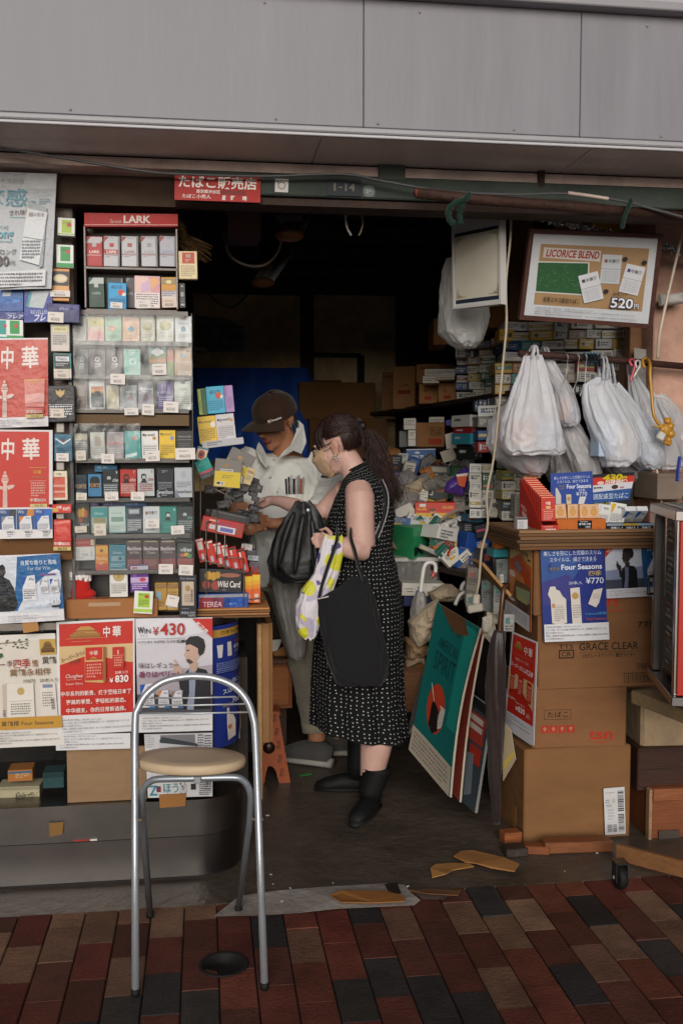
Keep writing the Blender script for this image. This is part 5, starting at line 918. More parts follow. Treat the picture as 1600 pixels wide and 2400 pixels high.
fq=[PD(1057,515,3.50),PD(1171,489,3.30),PD(1173,712,3.30),PD(1060,725,3.50)]
fq[3]=onplane(fq,(1060,725))
nrm=(fq[1]-fq[0]).cross(fq[3]-fq[0]).normalized();nrm=-nrm if nrm.dot(CAM-fq[0])<0 else nrm
def fbar(mb,q,i0,i1,wd,dp,col,m):
 cc=sum(q,V())/4;u=(q[1]-q[0]).normalized();v=(q[3]-q[0]).normalized()
 inn=[q[0]+u*wd+v*wd,q[1]-u*wd+v*wd,q[2]-u*wd-v*wd,q[3]+u*wd-v*wd]
 for k in range(4):
  j=(k+1)%4;A=[q[k],q[j],inn[j],inn[k]];B=[p-nn*dp for p in A];
  mb.add(A+B,[(0,3,2,1),(4,5,6,7),(0,1,5,4),(2,3,7,6)],col,m)
 return inn
nn=nrm;mb=MB();inn=fbar(mb,fq,0,0,.009,.026,'b5b2ae','painted');mb.build('frame',FR)
mb=MB();bk=[p-nn*.008 for p in inn];mb.hexa(bk+[p-nn*.012 for p in bk],'c9c6c4','paper');pr=Pr(mb,*bk,108,214,'paper')
pr.full('c6c4c2');pr.rect(0,30,108,182,'252a3c');pr.rect(1,38,105,160,'d0c6b6');pr.rect(1,38,105,1.5,'8a7440');pr.rect(0,208,108,6,'c4c2c0')
def rings_(rk):
 pts=[];fs=[]
 for cx,cy_,sx,sy in((6,44,1,1),(102,44,-1,1),(6,192,1,-1),(102,192,-1,-1)):
  for k in range(5):
   for a_,b_ in((k*5,0),(0,k*5),(k*2.4,6-k)):
    k0=len(pts);pts+=[(cx+sx*a_+(2.8-k*.3)*rk*math.cos(q*.785),cy_+sy*b_+(2.4-k*.25)*rk*math.sin(q*.785))for q in range(8)];fs.append(tuple(range(k0,k0+8)))
 return pts,fs
for rk_,cc in((1,'8a6a2a'),(.5,'d0c6b6')):pts,fs=rings_(rk_);pr.poly(pts,cc,fs)
mb.build('picture',FR)
mb=MB();gq=[p-nn*.004 for p in inn][::-1];mb.quad(*gq,'ffffff','flat_glass');mb.build('glass',FR)
BF=thing('framed_poster','large brown framed poster with a green leaf photo hanging below the rusty pipe','picture frame',P(1380,770,3.35))
bq=[P(1242,536,3.26),P(1554,549,3.28),P(1527,770,3.38),P(1216,749,3.36)]
bq[3]=onplane(bq,(1216,749))
nn=(bq[1]-bq[0]).cross(bq[3]-bq[0]).normalized();nn=-nn if nn.dot(CAM-bq[0])<0 else nn
mb=MB();inn=fbar(mb,bq,0,0,.015,.022,'4a2a20','wood');mb.build('frame',BF)
mb=MB();bk=[p-nn*.007 for p in inn];mb.hexa(bk+[p-nn*.011 for p in bk],'cfced2','paper');pr=Pr(mb,*bk,290,200,'paper')
pr.full('cecdd2');pr.rect(20,24,252,148,'a9855e');pr.poly([(28,32),(160,34),(160,60),(28,56)],'d2c6c2');pr.t('LICORICE BLEND',34,36,122,18,'a02a22',.03,.12);pr.poly([(16,66),(136,62),(142,142),(18,142)],'d2d0cc');pr.poly([(19,69),(133,65),(139,139),(21,139)],'2c5a34')
rr=random.Random(21)
for cc in('1f4a28','3c7a44','4f8a50','24502c','5a7a4a'):
 pts=[];fs=[]
 for i in range(30):
  x,y=rr.uniform(26,124),rr.uniform(72,130);d_=rr.uniform(3,9);an=rr.uniform(0,6.28);k=len(pts)
  pts+=[(x,y),(x+d_*math.cos(an),y+d_*math.sin(an)*.6),(x+d_*1.5*math.cos(an+.3),y+d_*.9*math.sin(an+.3))];fs.append((k,k+1,k+2))
 pr.poly(pts,cc,fs)
for x,y,an,cc in((164,42,0,'a0564a'),(222,60,.17,'4a3a80'),(112,96,-.32,'4a4048')):
 ca,sa=math.cos(an),math.sin(an);f=lambda a_,b_:(x+a_*ca-b_*sa,y+a_*sa+b_*ca)
 pr.poly([f(0,0),f(46,0),f(46,68),f(0,68)],'c9cacf');pr.poly([f(0,33),f(46,33),f(46,34),f(0,34)],'77777c');q_=f(8,12);pr.poly([f(6,11),f(13,11),f(13,19),f(6,19)],cc);q_=f(15,10);pr.t('中南海',q_[0],q_[1],26,10,'3a3c44',.01,0,an)
 for r_ in range(5):q_=f(5,38+r_*5.4);pr.t('しないでください',q_[0],q_[1],36,3.4,'66666c',0,0,an)
for x,y in((216,50),(262,56),(180,128)):pr.ell(x,y,6,5,'2e2a2c')
pr.t('甘草エキス配合たばこ',38,150,84,12,'3a2e24',.01);pr.t('20本入り',196,128,34,9,'2e2a2c');pr.t('520',192,140,56,28,'2a3050',.07);pr.t('520',194,142,52,24,'d6d6da',.02);pr.t('円',248,153,13,13,'2a3050',.05);pr.t('円',249,154,11,11,'d6d6da',.01);disclaim(pr,22,176,236,20,'55555c',4)
mb.build('poster',BF);mb=MB();gq=[p-nn*.003 for p in inn][::-1];mb.quad(*gq,'ffffff','flat_glass');mb.build('glass',BF)
CC=thing('glass_cabinet','silver framed glass display cabinet on the cart, its side full of small grey packets','cabinet',V((1.6,2.95,.66)))
cf,cn=V((1.500,3.155,0)),V((1.398,2.785,0));ct,cb=1.243,.656;ux=(cn-cf).normalized();ox=V((-ux.y,ux.x,0));ox=-ox if ox.x<0 else ox
Mx=Matrix(((ux.x,ox.x,0),(ux.y,ox.y,0),(0,0,1)));L=(cn-cf).length
def cbx(mb,u0,u1,o0,o1,z0,z1,col,m='steel',bev=.002):mb.box(cf+ux*((u0+u1)/2)+ox*((o0+o1)/2)+V((0,0,(z0+z1)/2)),(u1-u0,o1-o0,z1-z0),col,m,Mx,bev)
mb=MB();cbx(mb,-.02,L+.02,-.012,.5,ct-.03,ct,'8a8584');mb.build('top_rim',CC)
mb=MB();cbx(mb,-.02,L+.02,-.012,.5,cb,cb+.028,'7d7877');mb.build('base_rim',CC)
for u in(0,L-.03):
 mb=MB();cbx(mb,u,u+.03,-.004,.03,cb+.028,ct-.03,'8f8a88');mb.build('corner_post',CC)
mb=MB();cbx(mb,.036,.044,-.006,.02,cb+.03,ct-.034,'77726f');mb.build('inner_strip',CC)
mb=MB();cbx(mb,.02,L-.02,.05,.49,cb+.03,ct-.03,'3a3734','painted');mb.build('interior',CC)
mb=MB();rr=random.Random(8)
for i in range(26):
 z=cb+.045+i*(ct-cb-.09)/26
 for k in range(2):
  u0=.05+k*(L-.1)/2;cbx(mb,u0,u0+(L-.1)/2-.004,.03,.045,z,z+.017,rr.choice(['7d7a70','6c6a62','8a877c','5e5c54','77705f']),'card',.001)
  cbx(mb,u0+rr.uniform(.01,.05),u0+rr.uniform(.07,.12),.0285,.03,z+.004,z+.013,rr.choice(['a59c88','9a5a4a','5a7a6a','b0a88c','4a4a4c']),'paper',0)
mb.build('packets',CC)
mb=MB();o_=.012;q4=[cf+ux*u+ox*o_+V((0,0,z))for u,z in((.03,ct-.03),(L-.03,ct-.03),(L-.03,cb+.03),(.03,cb+.03))][::-1];mb.quad(*q4,'ffffff','flat_glass');mb.build('side_glass',CC)
mb=MB();cbx(mb,L+.003,L+.012,.004,.5,cb+.03,ct-.03,'a82818','gloss');f0=cf+ux*(L+.013)+ox*.05+V((0,0,ct-.1));mb.ell(f0,(.02,.002,.02),'2f9a4c','gloss',Mx);mb.build('red_front',CC)
h0,h1=P(1530,1352,3.13),P(1530,1392,3.13);mb=MB();e=V((-.018,0,0));mb.tube(smoothpts([h0+V((.02,.02,0)),h0+e,h0+e+V((0,0,-.012)),h1+e+V((0,0,.012)),h1+e,h1+V((.02,.02,0))],4),.005,'17171a','plastic',8);mb.build('handle',CC)
q4=[cf+ux*u+ox*o+V((0,0,ct+.003))for u,o in((.0,.02),(.0,.4),(L,.4),(L,.02))];mb=MB();mb.hexa(q4+[p-V((0,0,.0025))for p in q4],'a9a49a','paper');pr=Pr(mb,*q4,100,60,'paper');pr.fine(5,5,80,6,8,'3f6a5c');tag(mb.build('leaflet'),'printed leaflet lying on top of the glass cabinet','leaflet')
mb=MB();mb.box(cf+ux*.08+ox*.2+V((0,0,ct+.02)),(.1,.24,.02),'b08a54','wood',Mx,.002);tag(mb.build('wooden_block'),'pale wooden block on top of the glass cabinet','wood block')
pbox('cardboard_carton','grey brown carton in the shade behind the glass cabinet','carton',1540,1110,1640,1170,3.45,.2,'7a6c5f',[('r',0,8,100,.8,'5a4f45'),('r',60,8,1,60,'5a4f45')],0,0)
mb=MB();mb.tube(smoothpts([P(1592,1070,3.3),P(1588,1100,3.3),P(1586,1128,3.3)]),[.012]*13,'2c3a9a','plastic',8,flat=.4);tag(mb.build('blue_tag'),'blue plastic tag hanging above the glass cabinet','tag')
pbox('foam_box','pale beige worn box under the glass cabinet','box',1506,1640,1680,1753,3.42,.4,'a58e70',None,-4,0,'grime',bev=.012)
pbox('dark_chest','dark brown wooden chest under the pale worn box','chest',1494,1755,1680,1845,3.40,.4,'3a2219',[('r',0,4,186,1.5,'24140f'),('r',0,44,186,1.2,'24140f'),('r',0,82,186,1.5,'24140f')],0,0,'woodx',bev=.004)
CR=thing('wooden_crate','old reddish brown wooden crate on the floor by the cart','crate',P(1580,1975,3.36))
a_,b_=P(1526,1850,3.36),P(1680,1976,3.36);w_,h_=b_.x-a_.x,a_.z-b_.z
mb=MB();mb.box((a_.x+w_/2,3.36+.19,b_.z+h_/2),(w_,.36,h_),'7a4426','woodx',bev=.003);mb.build('crate_body',CR)
mb=MB();mb.box((a_.x+w_/2,3.362,a_.z-.022),(w_-.01,.016,.045),'8a5230','woodx',bev=.002);mb.build('top_slat',CR)
mb=MB();mb.box((a_.x-.004,3.37,b_.z+h_/2),(.012,.03,h_),'9a7a5c','wood',bev=.002);mb.build('corner_edge',CR)
mb=MB();mb.box((a_.x+.07,3.3585,b_.z+.035),(.08,.002,.05),'4a4038','card');mb.build('paper_remnant',CR)
CT2=thing('flat_cart','low wooden cart frame with a black caster under the glass cabinet','cart',PZ(1520,2060,0))
A1,A2=PZ(1444,2010,.02),PZ(1640,2075,.02);d_=(A2-A1);
pa,pb=PD(1444,1996,3.36),PD(1660,2052,3.16)
mb=MB();dr=(pb-pa).normalized();sd_=dr.cross(V((0,0,1))).normalized();Mq=Matrix((dr,sd_,dr.cross(sd_))).transposed();mb.box((pa+pb)/2,((pb-pa).length,.02,.055),'7c5432','wood',Mq,.003);mb.build('plank',CT2)
mb=MB();qa,qb=PD(1518,1622,3.42),PD(1680,1682,3.1);dr=(qb-qa).normalized();sd_=dr.cross(V((0,0,1))).normalized();Mq=Matrix((dr,sd_,dr.cross(sd_))).transposed();mb.box((qa+qb)/2+V((.0,.05,-.025)),((qb-qa).length,.09,.045),'8a7658','wood',Mq,.003);mb.build('upper_plank',CT2)
wc=PZ(1451,2083,0)+V((0,0,.04));mb=MB();mb.lathe(wc,[(.006,-.014),(.034,-.014),(.039,-.008),(.039,.008),(.034,.014),(.006,.014)],'121212','rubber',24,roty(R(90)));cs_=mb.build('caster',CT2)
mb=MB();mb.box(wc+V((-.019,0,.018)),(.003,.04,.06),'2a2a2c','painted',bev=.001);mb.box(wc+V((.019,0,.018)),(.003,.04,.06),'2a2a2c','painted',bev=.001);mb.box(wc+V((0,0,.05)),(.044,.05,.006),'77777a','steel',bev=.002);mb.tube([wc+V((-.024,0,0)),wc+V((.024,0,0))],.006,'b5b0aa','tube',10);mb.build('fork',cs_)
for(x,y,sx,sy,sz,yw,c,lb)in((1196,1975,.07,.05,.045,8,'8a4e2a','reddish wooden block at the corner under the carton stack'),(1256,1998,.09,.05,.03,-14,'7a4424','flat wooden block under the front of the carton stack'),(1205,2002,.08,.06,.03,3,'3b322c','dark grey stone block beside the wooden blocks')):
 c_=PZ(x,y,0);mb=MB();mb.box(c_+V((0,0,sz/2)),(sx,sy,sz),c,'wood' if c!='3b322c' else 'concrete',rotz(R(yw)),.004);tag(mb.build('floor_block'),lb,'block')
a_,b_=PZ(1276,2003,.0),PZ(1440,2000,.0);mb=MB();mb.box((a_+b_)/2+V((0,.03,.022)),(b_.x-a_.x,.06,.04),'7c4a2a','wood',rotz(R(-3)),.004);tag(mb.build('floor_plank'),'reddish plank lying under the carton stack','plank')
pl_=PZ(1350,1965,0);mb=MB();mb.box((c1.x,BY+.2,.02),(.34,.3,.04),'2a201a','wood');tag(mb.build('pallet_board'),'dark board carrying the carton stack off the floor','board')
rr=random.Random(31)
def scrap(pts,z,col,lb,cat='scrap',nm='cardboard_scrap',th=.003):
 v=[PZ(a_,b_,0)+V((0,0,z+rr.uniform(0,.008)))for a_,b_ in pts];k=len(v);mb=MB()
 if sum((v[i]-v[0]).cross(v[i+1]-v[0]).z for i in range(1,k-1))<0:v=v[::-1]
 lo=[p-V((0,0,th))for p in v];mb.add(v+lo,[tuple(range(k)),tuple(range(k,2*k))[::-1]]+[(i,k+i,k+(i+1)%k,(i+1)%k)for i in range(k)],col,'cardboard');tag(mb.build(nm),lb,cat)
scrap([(1062,2015),(1078,2004),(1105,2003),(1180,2022),(1216,2034),(1205,2052),(1150,2044),(1115,2036),(1090,2030)],.014,'9a6c3e','long torn cardboard scrap on the shop floor, upper of the pair');scrap([(1008,2044),(1020,2034),(1060,2028),(1100,2032),(1110,2038),(1060,2046),(1046,2058),(1012,2062)],.008,'a37442','torn cardboard scrap on the shop floor, lower of the pair')
scrap([(772,2106),(800,2100),(900,2098),(945,2108),(950,2122),(880,2126),(800,2128)],.012,'8f5e30','flattened brown cardboard scrap on the worn kerb');scrap([(958,2094),(1010,2092),(1080,2096),(1072,2108),(1000,2106)],.01,'6c4a30','small dirty cardboard scrap beside the kerb')
for i,(x,y,s_)in enumerate(((1120,2004,.006),(661,2114,.007),(635,2050,.004),(640,2072,.003),(680,2082,.004),(627,1912,.007),(1322,2042,.003),(1398,2000,.005),(955,2078,.005),(1090,2020,.006),(745,2084,.004),(780,2070,.003))):
 c_=PZ(x,y,.002);mb=MB();mb.box(c_+V((0,0,s_*.3)),(s_*2,s_*1.2,s_*.5),'c9c4bc','paper',rotz(i*1.3),.001);tag(mb.build('litter_bit'),'tiny white bit of litter on the floor','litter','white bits of litter on the floor')
mb=MB();c_=PZ(715,1817,.004);mb.box(c_+V((0,0,.003)),(.055,.02,.004),'2f7a34','gloss',rotz(R(20)),.001);tag(mb.build('wrapper'),'green wrapper lying on the dark shop floor','litter')
dc=PZ(525,2258,.003);mb=MB();mb.lathe(dc,[(.002,-.008),(.055,-.008),(.058,-.001),(.066,.001),(.07,-.002)],'1a1716','grime',28);tag(mb.build('drain_cover'),'round dark drain sunk in the brick paving by the chair','drain')
# bags, shelves, dim room
mb=MB();mb.tube([P(1215,828,3.52),P(1420,842,3.54),P(1660,864,3.56)],.0125,'3d241d','rust',12);tag(mb.build('hanging_rod'),'dark brown rod carrying the white plastic bags','rod')
def bag(label,rows,y,hd,top,col='c9c9cf',seed=0,pleat=.16,name='plastic_bag',skew=0.,cat='plastic bag',group='white plastic bags on the rod',handles=True,m='bag',contents=None,K=9,N=96):
 """a hanging thin bag; rows: (py, left px, right px) from the gathered neck to the bottom; hd: half depth"""
 rg=random.Random(seed);vs=[];cols=[]
 rws=[]
 for i in range(len(rows)-1):
  for k in range(K):
   t_=k/K;rws.append([rows[i][j]*(1-t_)+rows[i+1][j]*t_ for j in range(3)])
 rws.append(list(rows[-1]));n=len(rws);ph=[rg.uniform(0,6.28)for _ in range(6)]
 for i,(py,xl,xr)in enumerate(rws):
  v=i/(n-1);a,b=P(xl,py,y),P(xr,py,y);c=(a+b)/2;hw=(b-a).length/2
  dd=hd*(.18+.82*min(1,v*1.5))*(1 if v<.93 else .8)
  for k in range(N):
   th=2*math.pi*k/N
   ct_,st_=math.cos(th),math.sin(th)
   w1=pleat*max(0,1-v*1.15)**1.1*(math.sin(9*th+ph[0]+1.2*v)*.6+math.sin(15*th+ph[1])*.4)
   w1+=pleat*.5*noise.noise(V((ct_*3.1,st_*3.1,v*2+seed)));w2=.05*math.sin(3*th+ph[2]+3*v)*v+.05*noise.noise(V((math.cos(th)*2.2,math.sin(th)*2.2,v*5+seed*3)))+.03*(.5-abs(noise.noise(V((ct_*5,st_*5,v*9+seed))))*2)+.016*(.5-abs(noise.noise(V((ct_*11,st_*11,v*16+seed))))*2)
   r=1+w1+w2
   e=.75
   ct,st=math.cos(th),math.sin(th);sx=abs(ct)**e*(1 if ct>=0 else-1);sy=abs(st)**e*(1 if st>=0 else-1)
   vs.append(c+V((sx*hw*r,sy*dd*r+skew*(v-.5),0))+(b-a).normalized()*0+V((0,0,.012*noise.noise(V((ct*3,st*3,v*4+seed))))))
 fs=[(i*N+k,(i+1)*N+k,(i+1)*N+(k+1)%N,i*N+(k+1)%N)for i in range(n-1)for k in range(N)]
 cb=sum(vs[-N:],V())/N;vs.append(cb-V((0,0,.004)));k0=len(vs)-1
 fs+=[((n-1)*N+k,k0,(n-1)*N+(k+1)%N)for k in range(N)]
 mb=MB();mb.add(vs,fs,col,m,True);
 rt=thing(name,label,cat,cb,group);mb.build('bag_body',rt)
 if handles:
  py,xl,xr=rows[0]
  for x_,hx in((xl+(xr-xl)*.28,-1),(xl+(xr-xl)*.72,1)):
   p0=P(x_,py+6,y);t_=P(top[0]+hx*4,top[1],y)
   h=MB();h.tube(smoothpts([p0+V((0,-.012,0)),p0.lerp(t_,.6)+V((0,-.02,0)),t_+V((0,-.0135,.012)),t_+V((0,.016,.012)),p0.lerp(t_,.5)+V((0,.02,0)),p0+V((0,.012,0))],4),[(.009,.004)]*21,col,m,8);h.build('handle',rt)
 if contents:
  for(x0,y0,x1,y1,cc)in contents:
   a,b=P(x0,y0,y),P(x1,y1,y);h=MB();h.box((a+b)/2,(b.x-a.x,hd*.9,a.z-b.z),cc,'card',rotz(.1),.003);h.build('contents',rt)
 return rt
bag('translucent grey bag bulging behind the large white bag',[(925,1215,1262),(960,1170,1275),(1000,1145,1285),(1040,1138,1292),(1075,1160,1285),(1100,1195,1275),(1112,1225,1262)],3.62,.09,(1236,852),'bdbbbe',3,.1,handles=False)
bag('large bright white carrier bag, fullest of the bags on the rod',[(832,1232,1268),(870,1222,1278),(910,1206,1290),(950,1190,1299),(990,1174,1307),(1025,1165,1312),(1050,1170,1314),(1064,1182,1309)],3.50,.085,(1250,822),'f0f0f4',5,.2,skew=-.03,contents=[(1195,985,1245,1045,'b98a7a'),(1250,990,1296,1050,'9ab0c4')])
bag('small see through bag with orange packs beside the large white bag',[(838,1268,1292),(880,1284,1318),(920,1296,1342),(955,1300,1352),(985,1306,1354),(998,1316,1346)],3.56,.05,(1276,826),'d2d1d6',8,.12,contents=[(1304,935,1330,985,'b0703a'),(1332,950,1346,984,'5a8ab0')])
bag('greyish crumpled bag low between the two big bags',[(990,1316,1352),(1015,1314,1365),(1045,1322,1385),(1075,1330,1398),(1105,1340,1404),(1122,1352,1398)],3.60,.06,(1330,900),'c9c6c8',11,.14,handles=False)
bag('dark sagging bag below the crumpled grey bag',[(1040,1300,1330),(1070,1285,1345),(1105,1282,1352),(1130,1290,1340)],3.66,.05,(1310,900),'8a8586',14,.1,handles=False)
bag('bulky bluish white bag hanging at a slant from a clip hanger',[(884,1402,1424),(905,1368,1432),(940,1366,1452),(975,1372,1470),(1010,1384,1484),(1040,1394,1494),(1070,1404,1490),(1092,1412,1460)],3.50,.075,(1412,850),'e6e8ee',17,.12,skew=-.02,contents=[(1392,985,1440,1070,'a4b8cc'),(1436,1000,1474,1072,'c4b2a0')])
bag('grey white bag with a long crease behind the slanted bag',[(900,1418,1446),(940,1440,1480),(980,1456,1510),(1020,1464,1532),(1055,1470,1552),(1080,1478,1553),(1098,1500,1540)],3.57,.07,(1424,860),'d8dbe2',21,.13,contents=[(1488,1000,1530,1080,'8fa4b8')])
bag('narrow necked white bag hanging from the pink hook',[(882,1472,1492),(920,1474,1518),(960,1478,1540),(1000,1488,1562),(1040,1502,1580),(1075,1520,1594),(1100,1536,1588)],3.62,.07,(1478,862),'d2d3d8',24,.2)
bag('white bag cut by the pillar beside the yellow hose',[(925,1532,1556),(955,1535,1585),(1000,1556,1610),(1050,1576,1625),(1090,1590,1630)],3.585,.05,(1540,862),'cfd0d4',27,.14,handles=False)
bag('wide grey bag sagging lowest behind the discount sign',[(1030,1420,1470),(1060,1410,1520),(1090,1412,1556),(1112,1430,1550),(1126,1460,1510)],3.68,.06,(1440,860),'a19da0',33,.08,handles=False)
bag('white carrier bag hung behind the small silver frame',[(606,1046,1112),(640,1038,1128),(690,1034,1140),(740,1031,1143),(780,1032,1136),(800,1050,1128),(814,1072,1108)],3.66,.08,(1076,560),'d8d8d6',37,.1,group=None)
def hook(label,pts,r,col,m='tube',name='hanger_hook',cat='hanger'):
 mb=MB();mb.tube(smoothpts([P(*p)for p in pts],5),r,col,m,8);return tag(mb.build(name),label,cat)
hook('pink plastic hanger hook on the rod',[(1480,858,3.50),(1474,846,3.51),(1482,842,3.54),(1486,858,3.50),(1480,880,3.5),(1476,894,3.5)],.0045,'b8485a','plastic')
hook('white plastic hanger hook beside the pink one',[(1490,862,3.5),(1488,848,3.5),(1497,846,3.53),(1498,858,3.5),(1490,872,3.5),(1484,884,3.5)],.004,'b9b6b4','plastic')
for i,x in enumerate((1322,1348,1366)):hook(('thin wire hanger hook beside the large white bag','thin wire hanger hook in the middle of the rod','thin wire hanger hook beside the clip hanger')[i],[(x,838,3.53),(x+3,830,3.50),(x+8,836,3.49),(x+6,856,3.5),(x+4,880+i*8,3.5),(x-4,900+i*9,3.51),(x-8,918+i*5,3.51)],.002,'a09c9a')
hk=thing('clip_hanger','grey metal clip hanger gripping the slanted bag','hanger',P(1412,880,3.5));c=P(1413,850,3.49)
mb=MB();mb.box(c,(.034,.02,.028),'55575a','steel',rotz(.1),.004);mb.box(c+V((.002,-.012,-.012)),(.016,.012,.02),'8a8a8c','steel',bev=.002);mb.build('clip_jaw',hk)
mb=MB();mb.tube(smoothpts([c+V((0,0,-.02)),c+V((-.002,0,-.04)),c+V((-.004,0,-.06))]),.002,'a8a6a4','tube',6);mb.build('wire',hk)
for i in range(5):
 hook('curled blue grey metal ring on the rod between the hangers',[(1366+i*7,846,3.53),(1364+i*7,832,3.51),(1374+i*7,828,3.5),(1378+i*7,846,3.51),(1372+i*7,858,3.53),(1366+i*7,846,3.53)],.003,'55707c','steel','hanger_ring','hanger')['group']='metal rings on the rod'
YH=thing('yellow_hose_hook','mustard yellow hose shaped hook hanging beside the pillar','hook',P(1555,1040,3.47))
mb=MB();mb.tube(smoothpts([P(1508,862,3.52),P(1504,846,3.54),P(1514,842,3.56),P(1522,854,3.5),P(1522,880,3.48),P(1526,930,3.47),P(1530,970,3.46),P(1538,988,3.46),P(1552,1002,3.46)],6),[(.008,.006)]*49,'b0812a','plastic',8);mb.build('hose',YH)
mb=MB();c=P(1560,1008,3.46)
for dx,dz,r1 in((0,0,.024),(.016,.014,.014),(.018,-.014,.016),(-.014,.002,.014),(.004,.032,.012),(.008,-.036,.012)):mb.ell(c+V((dx,0,dz)),(r1,.013,r1),'ad7c26','plastic',nu=12,nv=8)
mb.box(c+V((.004,0,.036)),(.026,.018,.02),'ad7c26','plastic',bev=.004);mb.box(c+V((.006,0,-.045)),(.03,.018,.022),'a07022','plastic',roty(.3),.004);mb.box(c+V((-.034,-.002,.012)),(.034,.02,.006),'b48830','plastic',roty(.1),.002);mb.build('valve',YH)
mb=MB();mb.box(P(1547,1022,3.445),(.028,.02,.03),'bdbbb6','plastic',roty(.5),.004);mb.build('white_plug',YH)
cable('thin white cord looping from the yellow hose hook',[(1530,930,3.5),(1560,936,3.48),(1584,960,3.47),(1584,985,3.47),(1572,1002,3.46)],.0025,'b5aaa0')
PAL=[('b9b5aa','cream'),('c2c0bc','white'),('aeb0ae','pale grey'),('1f5a4e','dark green'),('2a2c30','black'),('8f2f28','red'),('b0902e','yellow'),('2b4a7c','blue'),('a0602c','orange'),('6e6a66','grey'),('2f7478','teal'),('94806a','tan')]
rc=random.Random(77)
CN=[0]
def carton(c,w,h,d,yaw,col,ds,where,roll=0.,end=None,grp='cartons stacked on the shelves',m='gloss'):
 """a long carton of packs seen from its printed end"""
 CN[0]+=1;M=rotz(R(yaw))@roty(R(roll));mb=MB();mb.box(c+M@V((0,d/2,0)),(w,d,h),col,m,M,.0015)
 f=lambda x,z:c+M@V((x*w*.48,0,z*h*.46));W,H=50.,50.*h/w
 pr=Pr(mb,f(-1,1),f(1,1),f(1,-1),f(-1,-1),W,H,m);k=CN[0]%5;light=sum(lin(col))>.9
 ink='3a3a3e' if light else 'b9b9b9'
 if end:drawops(pr,end,CN[0])
 elif k==0:pr.bars(28,H*.2,16,H*.6,ink,CN[0]);pr.fine(5,H*.25,18,3,H*.2,ink,.6)
 elif k==1:pr.rect(3,H*.12,44,H*.76,'c4c2bd');pr.fine(6,H*.22,24,3,H*.22,'4a4a4e',.6);pr.bars(34,H*.25,10,H*.5,'3a3a3e',CN[0])
 elif k==2:pr.rect(0,H*.3,50,H*.4,rc.choice(['8a3a30','2f4f7a','3f6a50','9a8a4a']));pr.fine(8,H*.42,34,1,H*.2,'d0cec8',.7)
 elif k==3:pr.fine(6,H*.2,38,2,H*.3,ink,.7,CN[0]);pr.ell(12,H*.5,5,H*.2,rc.choice(['7a4a30','4a4a4e','2f5a7a']),10)
 else:pr.fine(14,H*.3,26,2,H*.26,ink,.6);pr.rect(4,H*.2,7,H*.6,ink)
 s_=[c+M@V((-w/2-.0004,y*d,z*h*.44))for y,z in((.96,1),(.04,1),(.04,-1),(.96,-1))]
 p2=Pr(mb,*s_,120,30,m);p2.l=.0002;p2.fine(20,8,60,1,12,ink,.7,CN[0])
 return tag(mb.build('cigarette_carton'),ds+' '+where,'carton',grp)
ORD=['first','second','third','fourth','fifth','sixth','seventh','eighth','ninth','tenth','eleventh','twelfth','thirteenth','fourteenth','fifteenth','sixteenth']
def row(xa,ya,xb,yb,ya_depth,yb_depth,hpx,where,cols=None,wpx=(36,54),yaw=0,dlen=.22,jit=3):
 x=xa;k=0
 while x<xb-8:
  t_=(x-xa)/max(1,xb-xa);w=rc.uniform(*wpx);h=hpx*rc.uniform(.9,1.08);py=ya+(yb-ya)*t_+rc.uniform(-jit,jit)*.5;Y=ya_depth+(yb_depth-ya_depth)*t_+rc.uniform(-.012,.012)
  w=min(w,xb-x)
  a,b=P(x,py-h,Y),P(x+w-1.5,py,Y)
  col,nm=rc.choice(cols or PAL)
  carton(V(((a.x+b.x)/2,Y,(a.z+b.z)/2)),b.x-a.x,a.z-b.z,dlen,yaw+rc.uniform(-5,5),col,nm+' carton end',ORD[min(k,15)]+' along '+where,rc.uniform(-2.5,2.5))
  x+=w;k+=1
LT=PAL[:3]
for i,(y0,y1)in enumerate(((776,768),(799,792),(822,816),(846,842))):row(1182,y0,1470,y1,4.02,3.86,22.5,('the highest tier under the brown frame','the second tier under the brown frame','the third tier under the brown frame','the tier just above the rod')[i],(LT*3+PAL)if i else PAL+LT,(34,62),-8)
for i,y0 in enumerate((872,897,922,948,974,1000,1028,1056)):row(1160 if i<4 else 1120,y0+3,1300 if i<4 else 1180,y0,4.12,3.98,24,'the %s tier behind the large white bag'%ORD[i],PAL+LT,(32,50),-12)
for i,y0 in enumerate((872,898,924)):row(1300,y0,1460,y0-4,4.0,3.92,24,'the %s tier behind the hanger hooks'%ORD[i],PAL[4:]+LT,(34,56),-6)
a,b=P(1150,850,4.3),P(1545,850,3.9)
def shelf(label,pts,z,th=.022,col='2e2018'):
 mb=MB();v=[V((x,y,z))for x,y in pts];lo=[p-V((0,0,th))for p in v];k=len(v);mb.add(v+lo,[tuple(range(k)),tuple(range(k,2*k))[::-1]]+[(i,k+i,k+(i+1)%k,(i+1)%k)for i in range(k)],col,'wood');return tag(mb.build('shelf_board'),label,'shelf')
def Dp(px,d):p=PD(px,1200,d);return(p.x,p.y)
zs=P(1110,930,4.6).z
fr_=[Dp(896,6.5),Dp(1000,5.5),Dp(1110,4.66),Dp(1190,4.2),Dp(1330,3.98),(2.25,3.9)]
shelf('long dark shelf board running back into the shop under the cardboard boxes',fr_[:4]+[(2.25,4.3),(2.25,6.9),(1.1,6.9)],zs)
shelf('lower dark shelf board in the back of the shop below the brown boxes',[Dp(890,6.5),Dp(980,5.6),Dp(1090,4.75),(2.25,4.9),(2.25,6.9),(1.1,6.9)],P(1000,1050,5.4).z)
shelf('dark tabletop under the heap of tobacco goods',[Dp(905,4.75),Dp(1010,4.35),Dp(1120,4.0),Dp(1190,3.92),(2.25,3.9),(2.25,6.6),(1.2,6.6),Dp(905,5.6)],P(1000,1318,4.35).z)
